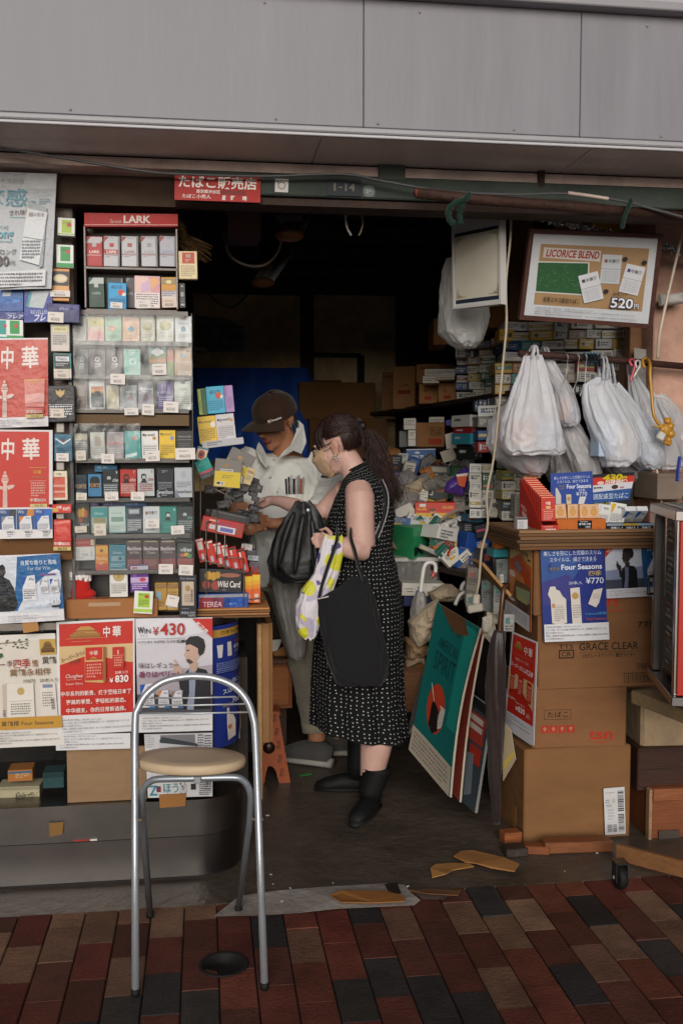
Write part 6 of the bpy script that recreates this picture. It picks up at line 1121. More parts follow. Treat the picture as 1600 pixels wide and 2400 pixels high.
mb=MB();a=Dp(1130,4.4);mb.box((2.1,4.6,.55),(.5,1.6,.9),'1d1612','grime');mb.box((1.55,4.75,.42),(.7,1.0,.74),'1a1411','grime');tag(mb.build('storage_bench'),'dark bench body under the heap of tobacco goods','bench')
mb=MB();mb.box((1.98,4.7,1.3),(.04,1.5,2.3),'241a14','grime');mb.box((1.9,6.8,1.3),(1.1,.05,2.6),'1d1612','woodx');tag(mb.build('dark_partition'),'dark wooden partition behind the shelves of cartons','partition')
for(x0,y0,x1,y1,d,dp,c,yw,lb)in((920,858,972,958,5.9,.45,'9a6e46',-24,'tall brown cardboard box at the far end of the long shelf'),(893,872,922,962,6.3,.4,'8a6240',-26,'narrow brown cardboard box deepest on the long shelf'),(976,852,1062,898,5.55,.4,'936842',-16,'open topped brown box in the upper row of the long shelf'),(982,899,1028,946,5.35,.3,'9c7048',-14,'small brown box with red print on the long shelf'),(1027,897,1068,942,5.2,.3,'a0744a',-12,'plain brown box beside the acrylic boxes on the long shelf'),(974,990,1040,1048,5.3,.35,'8d6440',-16,'brown box marked with boxed characters on the lower shelf'),(700,895,880,985,6.7,.4,'7d5836',3,'wide brown carton lying under the back wall panel'),(725,980,905,1075,6.5,.4,'6a4a2e',-4,'dark brown carton behind the woman with dark hair'),(690,890,800,915,6.9,.3,'6a4a2c',2,'flat carton flap in front of the blue tarp'),(1142,698,1220,768,4.5,.4,'8d6138',-10,'brown carton at the top behind the small silver frame'),(1016,745,1048,808,4.7,.3,'7d5633',-8,'brown carton edge beside the white bag behind the frame'),(452,896,486,935,6.7,.3,'8a5a34',4,'brown carton peeking out beside the clear case')):
 p=PD((x0+x1)/2,(y0+y1)/2,d);ops=[('f',6,8,40,1,8,'6b4a30')]
 if '897' in str(y0)or y0==899:ops=[('t','上',8,12,12,8,'4a3220'),('r',12,30,16,8,'a03a24')]
 if x0==974:ops=[('r',34,12,26,18,'3a2a1c'),('r',35.5,13.5,23,15,'8d6440'),('t','たば',37,15,20,12,'3a2a1c'),('r',30,38,30,14,'9a3a24')]
 if x0==920:ops=[('t','こわれ',16,40,22,8,'4a3220'),('r',12,56,30,10,'8a3a24')]
 pbox('cardboard_box',lb,'cardboard box',x0,y0,x1,y1,p.y,dp,c,ops,yw,0,bev=.004)
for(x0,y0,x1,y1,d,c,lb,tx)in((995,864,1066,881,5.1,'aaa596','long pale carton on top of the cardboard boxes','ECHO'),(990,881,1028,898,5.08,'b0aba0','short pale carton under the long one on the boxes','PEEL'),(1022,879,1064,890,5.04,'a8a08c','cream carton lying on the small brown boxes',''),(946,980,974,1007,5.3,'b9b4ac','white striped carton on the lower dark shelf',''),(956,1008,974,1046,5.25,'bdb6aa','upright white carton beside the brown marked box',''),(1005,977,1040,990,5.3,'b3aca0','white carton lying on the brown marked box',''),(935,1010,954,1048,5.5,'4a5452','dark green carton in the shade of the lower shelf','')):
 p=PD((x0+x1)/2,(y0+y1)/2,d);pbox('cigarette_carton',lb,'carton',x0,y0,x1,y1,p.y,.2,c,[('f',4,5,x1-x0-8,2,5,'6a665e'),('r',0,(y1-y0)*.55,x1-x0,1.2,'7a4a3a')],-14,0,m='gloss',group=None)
for i in range(6):row(1066+i%2*4,836+i*20,1162,833+i*18,4.95,4.4,19,'the %s tier of small goods on the long shelf'%ORD[i],PAL+LT,(22,38),-20,.16)
row(1090,818,1166,812,4.7,4.4,20,'the dark row above the small goods',[('7a2a24','dark red'),('2a2622','black'),('5a3a28','brown')],(26,34),-16,.18)
row(1068,838,1110,836,4.85,4.7,20,'the pale row below the dark one',LT,(30,40),-18,.18)
pbox('yellow_box','yellow box in front of the upper tiers beside the beige cable','box',1170,771,1202,798,3.9,.1,'b8932a',[('e',24,14,5,6,'3a3222'),('f',3,8,14,2,6,'6a5a22')],-6,3,'gloss')
for(x0,y0,x1,y1,y,d,c,yw,rl,ops,lb,m_)in((952,1052,1020,1080,5.0,.2,'1d4a82',-6,-1,[('r',0,0,68,2,'b9bcc0'),('t','COLTS',12,15,28,11,'c6ccd4',.02),('p',[(18,8),(26,5),(32,9),(28,12),(22,11)],'a9b2c0')],'blue box with a white horse mark on the orange open box','gloss'),(930,1078,1042,1093,4.95,.25,'7a4a26',-4,-1,[('t','COLTS',24,4,22,7,'9a8a70',.02),('f',60,5,30,1,6,'5a3018')],'long orange brown open box under the blue box','card'),(992,1092,1072,1110,4.8,.16,'3a4250',-10,2,[('r',20,3,34,11,'8d8672')],'long grey blue carton with a beige patch','gloss'),(998,1140,1050,1172,4.6,.18,'23302a',-20,6,[('r',4,10,12,12,'b9b6b0'),('r',6,12,8,8,'3a3a3c'),('r',22,2,26,10,'7a4a22')],'dark green box with a square code label','gloss'),(973,1178,1066,1212,4.42,.1,'b02a1c',-10,0,[('r',0,24,94,12,'b8942a'),('t','ZIG-ZAG',4,12,22,6,'d0a83c',.01),('t','ZIG-ZAG',62,8,26,6,'d0a83c',.01),('r',10,3,14,7,'c9c0b4'),('e',41,22,6,9,'b07a4a'),('e',40,17,7,4,'5a2a20'),('e',42,29,5,4,'33221a'),('r',28,0,1,36,'8a1c12')],'red and yellow rolling paper box with a bearded face','gloss'),(1062,1160,1088,1204,4.5,.1,'b9b3ac',-14,3,[('t','abc',6,12,14,5,'6a6660'),('f',5,22,14,2,5,'8a8680')],'plain white box behind the red and yellow box','card'),(1003,1228,1052,1262,4.3,.14,'b9b6b2',-22,-8,[('t','peel',6,12,22,9,'3a3a40',.01),('f',30,16,14,2,5,'6a6a6e')],'white carton with dark script tilted over the blue boxes','gloss'),(1020,1236,1078,1266,4.2,.12,'bdb9b4',24,12,[('f',8,8,36,3,7,'4a4a4e',.7)],'open white carton lying askew beside the paper sheet','gloss'),(1018,1264,1058,1304,4.28,.12,'1f56a0',-6,3,[('f',6,26,26,1,6,'9fb4d0')],'bright blue carton under the white cartons','gloss'),(1028,1288,1074,1312,4.16,.12,'bab8b6',-18,4,[('e',30,13,6,7,'2a4a8a'),('f',5,5,18,2,5,'8a8a8c'),('r',0,21,46,2,'7a8aa0')],'white box with a round blue mark below the bright blue carton','gloss'),(1090,1252,1150,1298,4.22,.12,'21458a',14,12,[('t','COLTS',26,18,28,10,'b9c2d0',.02),('p',[(24,4),(40,2),(44,8),(30,10)],'9a3a34')],'dark blue box with a red mark behind the white horse boxes','gloss'),(1072,1288,1124,1334,4.14,.12,'22509a',16,10,[('t','COLTS',12,18,24,9,'c0c8d4',.02),('p',[(18,7),(26,5),(28,11),(20,13)],'b9c2d0'),('f',14,32,18,1,5,'8a4a40')],'blue box with a white horse mark tilted on the heap','gloss'),(1100,1306,1152,1334,4.08,.12,'1f4a90',-8,4,[('t','COLTS',4,10,40,13,'b9c2d0',.02)],'blue box with white lettering lowest of the horse boxes','gloss'),(1095,1207,1134,1224,4.3,.1,'2f5f74',6,5,[('r',2,5,18,8,'2a1c16'),('t','FORTE',3,6,17,6,'b0603a',.02)],'slate blue pack with copper lettering on the black packs','gloss'),(1085,1226,1140,1250,4.28,.1,'17181c',2,4,[('f',3,5,34,3,5,'7a7a7c',.7)],'black pack with grey print under the slate blue pack','gloss'),(1114,1228,1160,1258,4.18,.1,'15151a',-6,-12,[('r',2,10,26,5,'9a3a5a')],'black pack with a pink stripe','gloss'),(1146,1170,1168,1212,4.15,.06,'b5aea4',0,12,[('e',10,14,5,6,'5a5a5e'),('f',4,24,12,3,4,'8a847c')],'tilted pale pack leaning at the beige cable','gloss'),(1168,1172,1192,1212,4.15,.08,'6a604e',0,10,[('e',12,18,8,8,'8a8068'),('r',2,2,20,6,'3a4a3c')],'olive patterned pack beside the tilted pale pack','gloss'),(1160,1264,1178,1290,3.75,.05,'b8622c',0,4,[],'orange pack standing in the teal tray','gloss'),(1178,1262,1192,1290,3.77,.05,'b9a02c',0,-2,[('f',2,4,9,4,5,'5a4a1c')],'yellow pack standing in the teal tray','gloss'),(1156,1288,1196,1306,3.72,.1,'1f7a84',0,0,[],'teal tray holding two small packs at the carton corner','gloss'),(1163,1310,1196,1366,3.72,.12,'5a5f60',-10,-2,[('r',8,36,8,20,'b9b7b2'),('f',10,40,5,3,4,'5a5a5a'),('r',6,10,8,10,'2a4a44')],'grey film wrapped box with a white tag','wrapped'),(1130,1290,1164,1322,3.95,.1,'202a44',6,2,[('r',4,8,14,16,'9a4a34'),('r',20,6,10,10,'b9b4aa')],'small navy box with a red picture','gloss'),(1132,1326,1176,1352,3.9,.12,'16161a',-6,8,[],'plain black box sliding off the board','gloss'),(1206,1160,1232,1212,3.95,.06,'8f8c84',0,0,[('f',4,8,18,6,7,'5a7a5a')],'clear box of small papers behind the white tin','wrapped')):
 pbox('tobacco_box',lb,'box',x0,y0,x1,y1,y,d,c,ops,yw,rl,m_,bev=.0015)
for i,y0 in enumerate((1108,1130,1150,1170,1190,1214)):
 for k,x0 in enumerate((1100,1128,1152)):
  if k==2 and i<1:continue
  c_,nm=rc.choice(LT+[('1f4a34','dark green')]if k<2 else PAL[3:6]+LT)
  a,b=P(x0+rc.uniform(-2,2),y0-21,4.22+k*.02),P(x0+27,y0,4.22+k*.02)
  carton((a+b)/2,b.x-a.x,a.z-b.z,.18,-16+rc.uniform(-4,4),c_,nm+' carton','%s level, %s column of the tower by the beige cable'%(ORD[i],('outer','middle','inner')[k]),1.5)
for i in range(7):row(1176,1076+i*24,1232,1080+i*24,4.02,3.96,22,'the %s tier behind the red stepped tray'%ORD[i],[('1f4a34','dark green'),('2a2c30','black'),('9a862c','yellow')]+LT,(26,36),-10,.16)
for i,(y0,n_,c_)in enumerate(((1000,'blue pens row',None),)):
 row(1112,964,1168,956,4.35,4.2,26,'the row of dark blue sleeves in the tray',[('2a3a5a','dark blue')],(9,11),-12,.1)
for(x0,y0,x1,y1,y,c,lb)in((1100,972,1128,1000,4.3,'b5b2ae','white carton with two portraits on the heap'),(1104,1000,1142,1020,4.3,'8a2422','red wrapped carton under the portrait carton'),(1100,1016,1142,1042,4.28,'2f7a8a','turquoise carton with a label below the red one'),(1112,1046,1132,1078,4.25,'1a1d1c','black carton with gold print below the turquoise one')):
 carton((P(x0,y0,y)+P(x1,y1,y))/2,P(x1,y1,y).x-P(x0,y0,y).x,P(x0,y0,y).z-P(x1,y1,y).z,.2,10,c,lb,'by the cable',2,[('c',14,16,'2a2a2c','b5b2ae'),('c',36,16,'2a2a2c','b5b2ae')]if 'portraits' in lb else[('r',24,6,20,14,'b5b3ae'),('f',26,9,16,2,5,'4a4a4c')]if 'label' in lb else None)
def crumple(label,pts,y,col,th=.05,seed=1,name='paper_bag',cat='bag',m='card',amp=.02,group=None):
 """a crumpled soft thing: outline in photo pixels, faceted and given depth"""
 cx=sum(p[0]for p in pts)/len(pts);cyy=sum(p[1]for p in pts)/len(pts);rg=random.Random(seed);N=28;rings=5;vs=[];L=len(pts)
 out=[]
 for k in range(N):
  t_=k/N*L;i=int(t_)%L;f=t_-int(t_);a,b=pts[i],pts[(i+1)%L];out.append((a[0]*(1-f)+b[0]*f,a[1]*(1-f)+b[1]*f))
 for sgn in(-1,1):
  for j in range(rings):
   r=(j+.6)/rings if sgn<0 else 1-(j+.001)/rings
   for(ax,ay)in out:
    p=P(cx+(ax-cx)*min(r,1),cyy+(ay-cyy)*min(r,1),y);z=math.sqrt(max(0,1-min(r,1)**2))*th*sgn
    nn_=noise.noise(p*14+V((seed,0,0)))*amp+noise.noise(p*38+V((seed,3,0)))*amp*.6
    vs.append(p+V((nn_*.6,z+nn_*(1.6 if sgn<0 else .5),nn_*.5)))
 n2=rings*2;fs=[(j*N+k,j*N+(k+1)%N,(j+1)*N+(k+1)%N,(j+1)*N+k)for j in range(n2-1)for k in range(N)]
 fs+=[tuple(range(N))[::-1],tuple((n2-1)*N+k for k in range(N))]
 mb=MB();mb.add(vs,fs,col,m,False);return tag(mb.build(name),label,cat,group)
crumple('crumpled brown paper bag at the far end of the heap',[(893,1052),(935,1050),(950,1092),(920,1106),(900,1085)],5.1,'8f6234',.08,3)
crumple('purple and orange foil packet leaning against the carton tower',[(1062,1118),(1086,1094),(1104,1100),(1098,1130),(1082,1164),(1040,1152),(1046,1130)],4.36,'4a2f7c',.04,5,'foil_packet','packet','wrapped',.006)
sheet('packet_label','orange slice shaped label on the purple foil packet','label',[(1068,1112),(1096,1108),(1088,1142),(1074,1138)],4.30,20,20,lambda p:(p.full('b8502a'),p.rect(0,0,20,4,'c9bdb0')),'b8502a','gloss')
crumple('clear plastic packing lying across the heap',[(985,1128),(1040,1112),(1062,1120),(1040,1150),(1000,1150)],4.6,'9a958e',.03,9,'plastic_wrap','plastic wrap','bag',.02)
crumple('crumpled beige packing paper beside the clear plastic',[(945,1140),(985,1120),(1002,1140),(975,1165),(942,1172)],4.6,'a2947c',.04,12,'packing_paper','packing paper')
crumple('pale plastic scraps piled behind the woman',[(930,1110),(960,1098),(980,1118),(960,1150),(928,1150)],4.75,'a39d98',.05,15,'plastic_wrap','plastic wrap','bag')
crumple('crinkled clear film on the heap above the green box',[(918,1165),(960,1150),(985,1162),(968,1195),(925,1200)],4.5,'a7a09a',.04,18,'plastic_wrap','plastic wrap','bag')
mb=MB()
mb.grid(lambda u,v:P(1030+112*u,1226-38*u-10*v-8*math.sin(u*3),4.32+.1*v)+V((0,0,.012*math.sin(u*5))),14,4,'c2bbb0','paper');tag(mb.build('paper_sheet'),'long white paper sheet lying across the heap','paper')
mb=MB();mb.tube(smoothpts([P(1030,1234,4.3),P(1060,1222,4.3)]),.012,'a8a198','paper',12);tag(mb.build('paper_roll'),'rolled end of white paper on the heap','paper')
sheet('paper_flap','white paper flap above the bright green box','paper',[(925,1195),(960,1178),(975,1200),(930,1216)],4.45,10,10,None,'b5afa6','paper')
for(cs,lb,c)in(([(1030,1060),(1060,1050),(1072,1075),(1040,1085)],'tilted grey card on the dark table','8c8578'),([(1062,1010),(1104,996),(1112,1014),(1070,1024)],'dark leaning board behind the turquoise carton','3a342e'),([(1042,1018),(1066,1012),(1070,1050),(1046,1052)],'white card leaning in the lower shelf gap','a39d97'),([(1044,985),(1100,978),(1096,992),(1046,998)],'purple carton lid in the lower shelf gap','3a3f7c')):sheet('loose_card',lb,'card',cs,4.6,10,10,None,c,'paper',.004)
GB=thing('green_box','bright green carton with a large black letter at the woman side of the heap','carton',P(960,1310,4.3))
e0,e1,e2=PD(915,1265,4.5),PD(968,1268,4.28),PD(1001,1268,4.5)
def wallq(a,b,t0,t1,b0,b1):return[V((a.x,a.y,t0)),V((b.x,b.y,t1)),V((b.x,b.y,b1)),V((a.x,a.y,b0))]
zt_,zb_=PD(968,1238,4.28).z,PD(968,1312,4.28).z
q1,q2=wallq(e0,e1,zt_,zt_,zb_,zb_),wallq(e1,e2,zt_,zt_,zb_,zb_);e3=e0+e2-e1
mb=MB();mb.hexa(q1+[V((e3.x,e3.y,zt_)),V((e2.x,e2.y,zt_)),V((e2.x,e2.y,zb_)),V((e3.x,e3.y,zb_))],'2f9a62','gloss')
pr=Pr(mb,*q2,40,74,'gloss');pr.t('M',3,46,24,22,'15211c',.05);pr.fine(12,12,24,2,5,'1f6a44');mb.build('carton_body',GB)
for i in range(95):
 u,v=rc.random(),rc.random();x=912+250*u;y=1100+225*v-30*(1-u)
 if x<1002 and 1225<y<1315:continue
 Y=4.92-.72*v-.12*u;c_,nm=rc.choice(PAL[:10]+[('9a958c','dusty'),('4a3a78','violet'),('7a2a24','dark red'),('3a6a4a','green'),('a58a5c','straw coloured')]);w_,h_=rc.choice(((.055,.088),(.088,.055),(.09,.02),(.12,.045),(.05,.05)))
 M=roty(R(rc.uniform(-50,50)))@rotx(R(rc.uniform(-35,20)))@rotz(R(rc.uniform(-30,30)))
 packbox('tobacco_box',P(x,y,Y),w_,rc.uniform(.014,.03),h_,M,c_,[('f',5,8,28,3,9,'8a857c' if sum(lin(c_))<.5 else '4a4a4c'),('r',rc.uniform(2,20),rc.uniform(30,44),14,12,rc.choice(['b5b0a8','8a3a30','2f4f7a','b0902e']))],nm+' small packet tumbled loose in the heap of wares','packet','loose packets in the heap','gloss')
for i in range(14):
 x,y=rc.uniform(905,1110),rc.uniform(1110,1320);crumple('scrap of crumpled film or paper lying loose in the heap',[(x-rc.uniform(14,28),y-rc.uniform(4,14)),(x+rc.uniform(8,26),y-rc.uniform(8,18)),(x+rc.uniform(12,30),y+rc.uniform(4,14)),(x-rc.uniform(6,22),y+rc.uniform(6,16))],4.9-.7*(y-1100)/225,rc.choice(['a39c92','b5b0a8','8a7a64','9a968e']),.03,80+i,'wrapping_scrap','scrap',rc.choice(['card','bag']),.025,'wrapping scraps in the heap')
BN=thing('storage_bin','clear plastic storage bin under the green carton','bin',P(975,1372,4.3));a,b=P(922,1312,4.25),P(1030,1368,4.25)
mb=MB();mb.box(((a.x+b.x)/2,4.25+.14,(a.z+b.z)/2),(b.x-a.x,.28,a.z-b.z),'8f8d88','bag',None,.01);mb.build('tub',BN)
mb=MB();mb.box(((a.x+b.x)/2,4.25+.14,a.z),(b.x-a.x+.03,.31,.02),'a5a29c','plastic',None,.006);mb.build('rim',BN)
pbox('carton_box','white carton with blue bottom and black print below the bin','carton',942,1368,1040,1396,4.15,.2,'b9b4aa',[('r',6,12,20,1.4,'3a3a3c'),('r',10,18,16,1.4,'3a3a3c'),('t','75',34,8,12,8,'3a3a3c'),('e',38,20,7,5,'3f5a8a'),('t','75',70,6,10,7,'5a5a5c')],-4,1.5,'card')
pbox('blue_box','deep blue box under the white carton with black print','box',946,1397,1030,1420,4.17,.18,'1c2450',None,-4,0,'gloss')
def umbrella(label,hook_pts,body,hc,bc,rs,m):
 u=thing('umbrella',label,'umbrella',P(*body[-1]));mb=MB();mb.tube(smoothpts([P(*p)for p in hook_pts],6),.0085,hc,'plastic',10);mb.build('handle',u)
 pts=smoothpts([P(*p)for p in body],6);n=len(pts);mb=MB()
 r=[rs[0]+(rs[1]-rs[0])*math.sin(min(1,i/n*2.4)*1.57)if i<n*.45 else rs[1]*(1-(i-n*.45)/(n*.55))+rs[2]*(i-n*.45)/(n*.55)for i in range(n)]
 k0=len(mb.v);mb.tube(pts,r,bc,m,20)
 for i in range(n):
  for k in range(20):
   p=mb.v[k0+i*20+k];mb.v[k0+i*20+k]=p+(p-pts[i])*(.16*math.sin(k*2*math.pi/20*5+i*.35)+.1*noise.noise(p*30))
 mb.build('canopy',u);return u
umbrella('white handled clear umbrella standing in the bin',[(1013,1352,4.0),(1020,1338,4.0),(1018,1322,4.0),(1004,1318,4.0),(994,1328,4.0),(989,1355,4.0),(985,1390,4.0)],[(985,1386,4.0),(982,1420,4.0),(975,1470,4.02),(965,1560,4.05)],'c2bdb8','a39f9a',(.014,.032,.012),'bag')
hook('red band at the end of the white umbrella handle',[(1012,1352,3.99),(1018,1340,3.99)],.0095,'a03a34','plastic','red_ring','ring')
for i,(pts,lb)in enumerate((([(1066,1418,3.98),(1076,1396,3.98),(1092,1386,3.98),(1110,1384,4.0)],'white curved umbrella handle above the green board'),([(1080,1384,4.02),(1084,1370,4.02),(1096,1362,4.02),(1106,1366,4.04)],'second white curved umbrella handle behind the first'))):
 hook(lb,pts,.0085,'b5b0aa','plastic','umbrella_handle','umbrella handle')  # white umbrella handles, modelled without canopies
umbrella('folded dark brown umbrella with wooden handle leaning at the cartons',[(1186,1372,3.34),(1180,1380,3.32),(1176,1410,3.31),(1172,1450,3.31),(1170,1482,3.31)],[(1170,1478,3.31),(1164,1540,3.31),(1160,1640,3.32),(1160,1740,3.34),(1160,1850,3.36),(1164,1930,3.38)],'4a2a18','2c2120',(.018,.034,.008),'nylon')
PS=thing('power_strip','white power strip with plugs hanging from the beige cable','power strip',P(1113,1438,3.6));c=P(1112,1425,3.6)
mb=MB();mb.box(c,(.06,.03,.03),'a09a8c','plastic',roty(-.15),.005);mb.build('strip_body',PS);mb=MB();mb.box(c+V((.004,-.002,.034)),(.026,.026,.04),'b3ab9c','plastic',roty(.1),.006);mb.build('plug',PS)
for(x0,y0,x1,y1,y,c_,lb)in((1094,1330,1122,1392,3.85,'6a6258','dusty clear box behind the beige cable'),(1128,1360,1160,1432,3.8,'5f6260','dusty clear box holding grey packs'),(1156,1370,1172,1440,3.7,'75736e','upright clear box beside the wooden umbrella handle'),(1140,1436,1172,1462,3.75,'a39684','small open beige carton below the clear boxes'),(1092,1392,1112,1424,3.75,'8a8378','clear sleeve with a green card behind the power strip'),(1180,1440,1204,1480,3.6,'8f8f8c','clear blister pack hanging behind the orange poster')):
 pbox('clear_box',lb,'box',x0,y0,x1,y1,y,.12,c_,[('r',4,8,10,14,'9a5a4a' if x0==1094 else '3f6a64'),('f',4,26,18,3,6,'3a3a38')],-12,rc.uniform(-4,4),'wrapped',group='clear boxes by the umbrella')
mb=MB();a,b=P(1122,1330,3.75),P(1178,1376,3.6);d_=(b-a);mb.box((a+b)/2,(d_.length,.16,.012),'9a7448','cardboard',roty(math.atan2(-(b.z-a.z),b.x-a.x)),.001);tag(mb.build('tilted_board'),'tilted worn board sloping down to the carton stack','board')
crumple('large crumpled beige paper bag behind the green board',[(956,1455),(990,1420),(1024,1405),(1020,1460),(1005,1500),(975,1510),(958,1490)],4.0,'9a8a74',.09,22)
crumple('second crumpled brown paper bag under the large beige one',[(948,1490),(990,1500),(1005,1520),(985,1548),(950,1540)],4.05,'7c6448',.08,26)
crumple('flattened brown paper wad on the shelf under the bags',[(945,1535),(995,1530),(998,1552),(950,1560)],4.05,'86705a',.06,29)
crumple('beige paper bag behind the umbrella handles',[(1000,1388),(1040,1368),(1068,1376),(1090,1400),(1060,1415),(1010,1410)],4.1,'8c7d68',.05,41)
crumple('crumpled white paper stuffed behind the brown umbrella',[(1128,1450),(1150,1440),(1158,1480),(1146,1512),(1130,1490)],3.5,'a59d8e',.03,44,'packing_paper','packing paper')
pbox('wooden_stand','brown wooden stand under the paper bags','stand',938,1556,1000,1668,4.1,.3,'6a4426',[('r',0,0,62,8,'8a5a2e')],0,0,'woodx')
def leaning(label,px,D,draw,base,W,H,th=.006,bow=0.,name='poster_board',edge='b9ae9a',cat='board',m='gloss'):
 q=[PD(x,y,d)for(x,y),d in zip(px,D)];q[3]=onplane(q,px[3]);mb=MB();n=(q[1]-q[0]).cross(q[3]-q[0]).normalized();n=-n if n.dot(CAM-q[0])<0 else n
 def fn(u,v,l):
  p=q[0]*((1-u)*(1-v))+q[1]*(u*(1-v))+q[2]*(u*v)+q[3]*((1-u)*v)
  return p+n*(l+bow*math.sin(math.pi*v)*u*u)
 G=12
 for l_,fl,cc in((0.,1,base),(-th,0,edge)):
  vs=[fn(i/G,j/G,l_)for j in range(G+1)for i in range(G+1)];k=G+1;fs=[(j*k+i,(j+1)*k+i,(j+1)*k+i+1,j*k+i+1)for j in range(G)for i in range(G)]
  mb.add(vs,fs if fl else[f[::-1]for f in fs],cc,m,True)
 rim=[(i/G,0)for i in range(G)]+[(1,i/G)for i in range(G)]+[(1-i/G,1)for i in range(G)]+[(0,1-i/G)for i in range(G)];k=len(rim)
 mb.add([fn(u,v,0)for u,v in rim]+[fn(u,v,-th)for u,v in rim],[(i,k+i,k+(i+1)%k,(i+1)%k)for i in range(k)],edge,'card')
 pr=Pr(mb,*q,W,H,m,fn=fn);pr.st=.0003;pr.l=.0012
 if draw:draw(pr)
 return tag(mb.build(name),label,cat)
def d_as(p):
 p.full('0e4f4b');p.rect(78,10,26,200,'15685f');p.poly([(10,0),(70,0),(88,26),(60,40),(40,30),(22,12)],'4a3322');p.ell(50,34,6,4,'0f3a38');p.ell(66,38,5,4,'0f3a38')
 p.t('AMERICAN',22,62,52,24,'0c2f30',.005);p.t('SPIRIT',20,92,56,40,'0c2f30',.005)
 p.ell(46,200,24,48,'8f2f1c');p.poly([(34,196),(46,176),(60,200),(58,236),(46,250),(34,240)],'14100e');p.poly([(52,188),(70,186),(68,222),(58,232),(54,210)],'aaa49a');p.fine(56,190,12,8,5,'4a4a48',.4);p.poly([(26,160),(40,190),(39,191),(25,162)],'b9b0a0')
 p.rect(0,268,106,52,'8f8678');p.fine(6,276,92,5,8,'5f584e',.5)
leaning('framed dark poster leaning behind the green board',[(1098,1622),(1150,1660),(1112,1905),(1078,1875)],[3.92,3.76,3.72,3.85],lambda p:(p.full('3a4248'),p.rect(0,0,40,14,'1c1f22'),p.rect(6,20,30,40,'9a3a30'),p.rect(8,24,24,8,'b9b0a6'),p.rect(8,36,24,8,'b9b0a6'),p.rect(12,64,24,24,'a03024'),p.poly([(6,80),(22,76),(26,130),(8,140)],'6a7478')),'3a4248',40,150,.012,0,edge='8a8a88')
leaning('beige worn board standing between umbrella and cartons',[(1178,1690),(1196,1712),(1207,1780),(1178,1830)],[3.62,3.6,3.58,3.6],lambda p:(p.full('8f8066'),p.rect(0,70,30,14,'a08a3c')),'8f8066',30,100,.006)
leaning('red edged board just behind the big green poster board',[(1046,1430),(1132,1478),(1076,1880),(990,1770)],[4.08,3.86,3.70,3.98],None,'6a2a20',10,10,.01,.015)
leaning('large worn teal green poster board leaning on the heap',[(1024,1412),(1124,1472),(1053,1868),(959,1757)],[4.02,3.80,3.62,3.92],d_as,'0e4f4b',106,320,.012,.03,edge='b3aa9a')
leaning('grey plastic sheet behind the skirt leaning at the stand',[(985,1580),(1004,1590),(968,1700),(950,1735)],[4.1,4.05,4.0,4.1],None,'4a4a48',10,10,.004)
def lamp(label,x0,x1,y0,x2,x3,y1,d0,d1,pale_tubes,tubes=3):
 l=thing('fluorescent_lamp',label,'ceiling lamp',PD((x2+x3)/2,y1,d1));A,B,C_,D_=PD(x0,y0,d0),PD(x1,y0,d0),PD(x2,y1,d1),PD(x3,y1,d1)
 for k in range(tubes):
  t_=(k+.5)/tubes;mb=MB();mb.tube([A.lerp(B,t_),C_.lerp(D_,t_)],.014,'dcdcd8' if pale_tubes else '4a4036','gloss' if pale_tubes else 'plastic',10);mb.build('tube',l)
 for p,q_,s in((A,B,1),(C_,D_,1.15)):
  mb=MB();c=(p+q_)/2;mb.ell(c,((q_-p).length/2*s,.05,.022),'7c5030','painted',nu=18,nv=8);mb.build('end_cap',l)
 mb=MB();up_=V((0,0,.05));mb.hexa([A+up_,B+up_,D_+up_,C_+up_]+[p+up_*1.5 for p in(A,B,D_,C_)],'2a211b','painted');mb.build('housing',l)
lamp('unlit fluorescent lamp with brown ends hanging lower in the dark room',630,690,592,590,640,662,4.75,4.2,True)
lamp('dark tubed fluorescent lamp just under the lintel in the dark room',680,752,478,648,708,552,3.95,3.6,False)
pbox('hanging_box','dark red brown metal box hanging under the lintel','box',532,474,612,552,3.7,.2,'4a2620',[('r',0,0,80,3,'2a1512')],0,0,'painted')
for i,x in enumerate((455,470,495,520)):
 hook('thin wire bar of the dark window grille',[(x,470,4.6),(x,560,4.6)],.003,'6a6258','steel','grille_bar','bar')['group']='window grille bars'
BRM=thing('straw_broom','brown straw broom with rope binding stuck behind the dispenser','broom',P(450,620,3.4))
mb=MB();rr=random.Random(6);p0=P(408,560,3.4);
for i in range(150):
 e=P(rr.uniform(380,498),rr.uniform(560,612)+0,3.4+rr.uniform(-.05,.05));e=P(440+(rr.random())*58,575+rr.random()*42,3.4+rr.uniform(-.04,.05));mb.tube([p0+V((rr.uniform(-.03,.03),rr.uniform(-.02,.02),rr.uniform(-.03,.03))),p0.lerp(e,.5)+V((0,0,rr.uniform(0,.02))),e],[.003,.0028,.001],rr.choice(['5a4226','6b5030','4a361f']),'rope',4)
mb.build('bristles',BRM);mb=MB();mb.tube(smoothpts([P(370,470,3.42),P(390,490,3.41),P(412,505,3.4),P(425,530,3.4),P(432,560,3.4)]),[.012+.004*(i%2)for i in range(25)],'5a4426','rope',8);mb.build('rope_binding',BRM)
mb=MB();rr=random.Random(12);N=26
def tarp(u,v):
 x=452+330*u;top=862+(0 if u<.82 else(u-.82)*900);y=top+(1080-top)*v
 p=P(x,y,6.85-.35*v-.05*math.sin(u*18+v*3));return p+V((0,.05*noise.noise(V((u*9,v*4,1))),0))
mb.grid(tarp,44,14,'3464c8','tarp');mb.grid(lambda u,v:tarp(u,0)+V((0,.5*v,.03*math.sin(u*20)*v)),44,4,'3464c8','tarp');tag(mb.build('blue_tarp'),'blue tarp draped over goods at the back of the dark room','tarp')
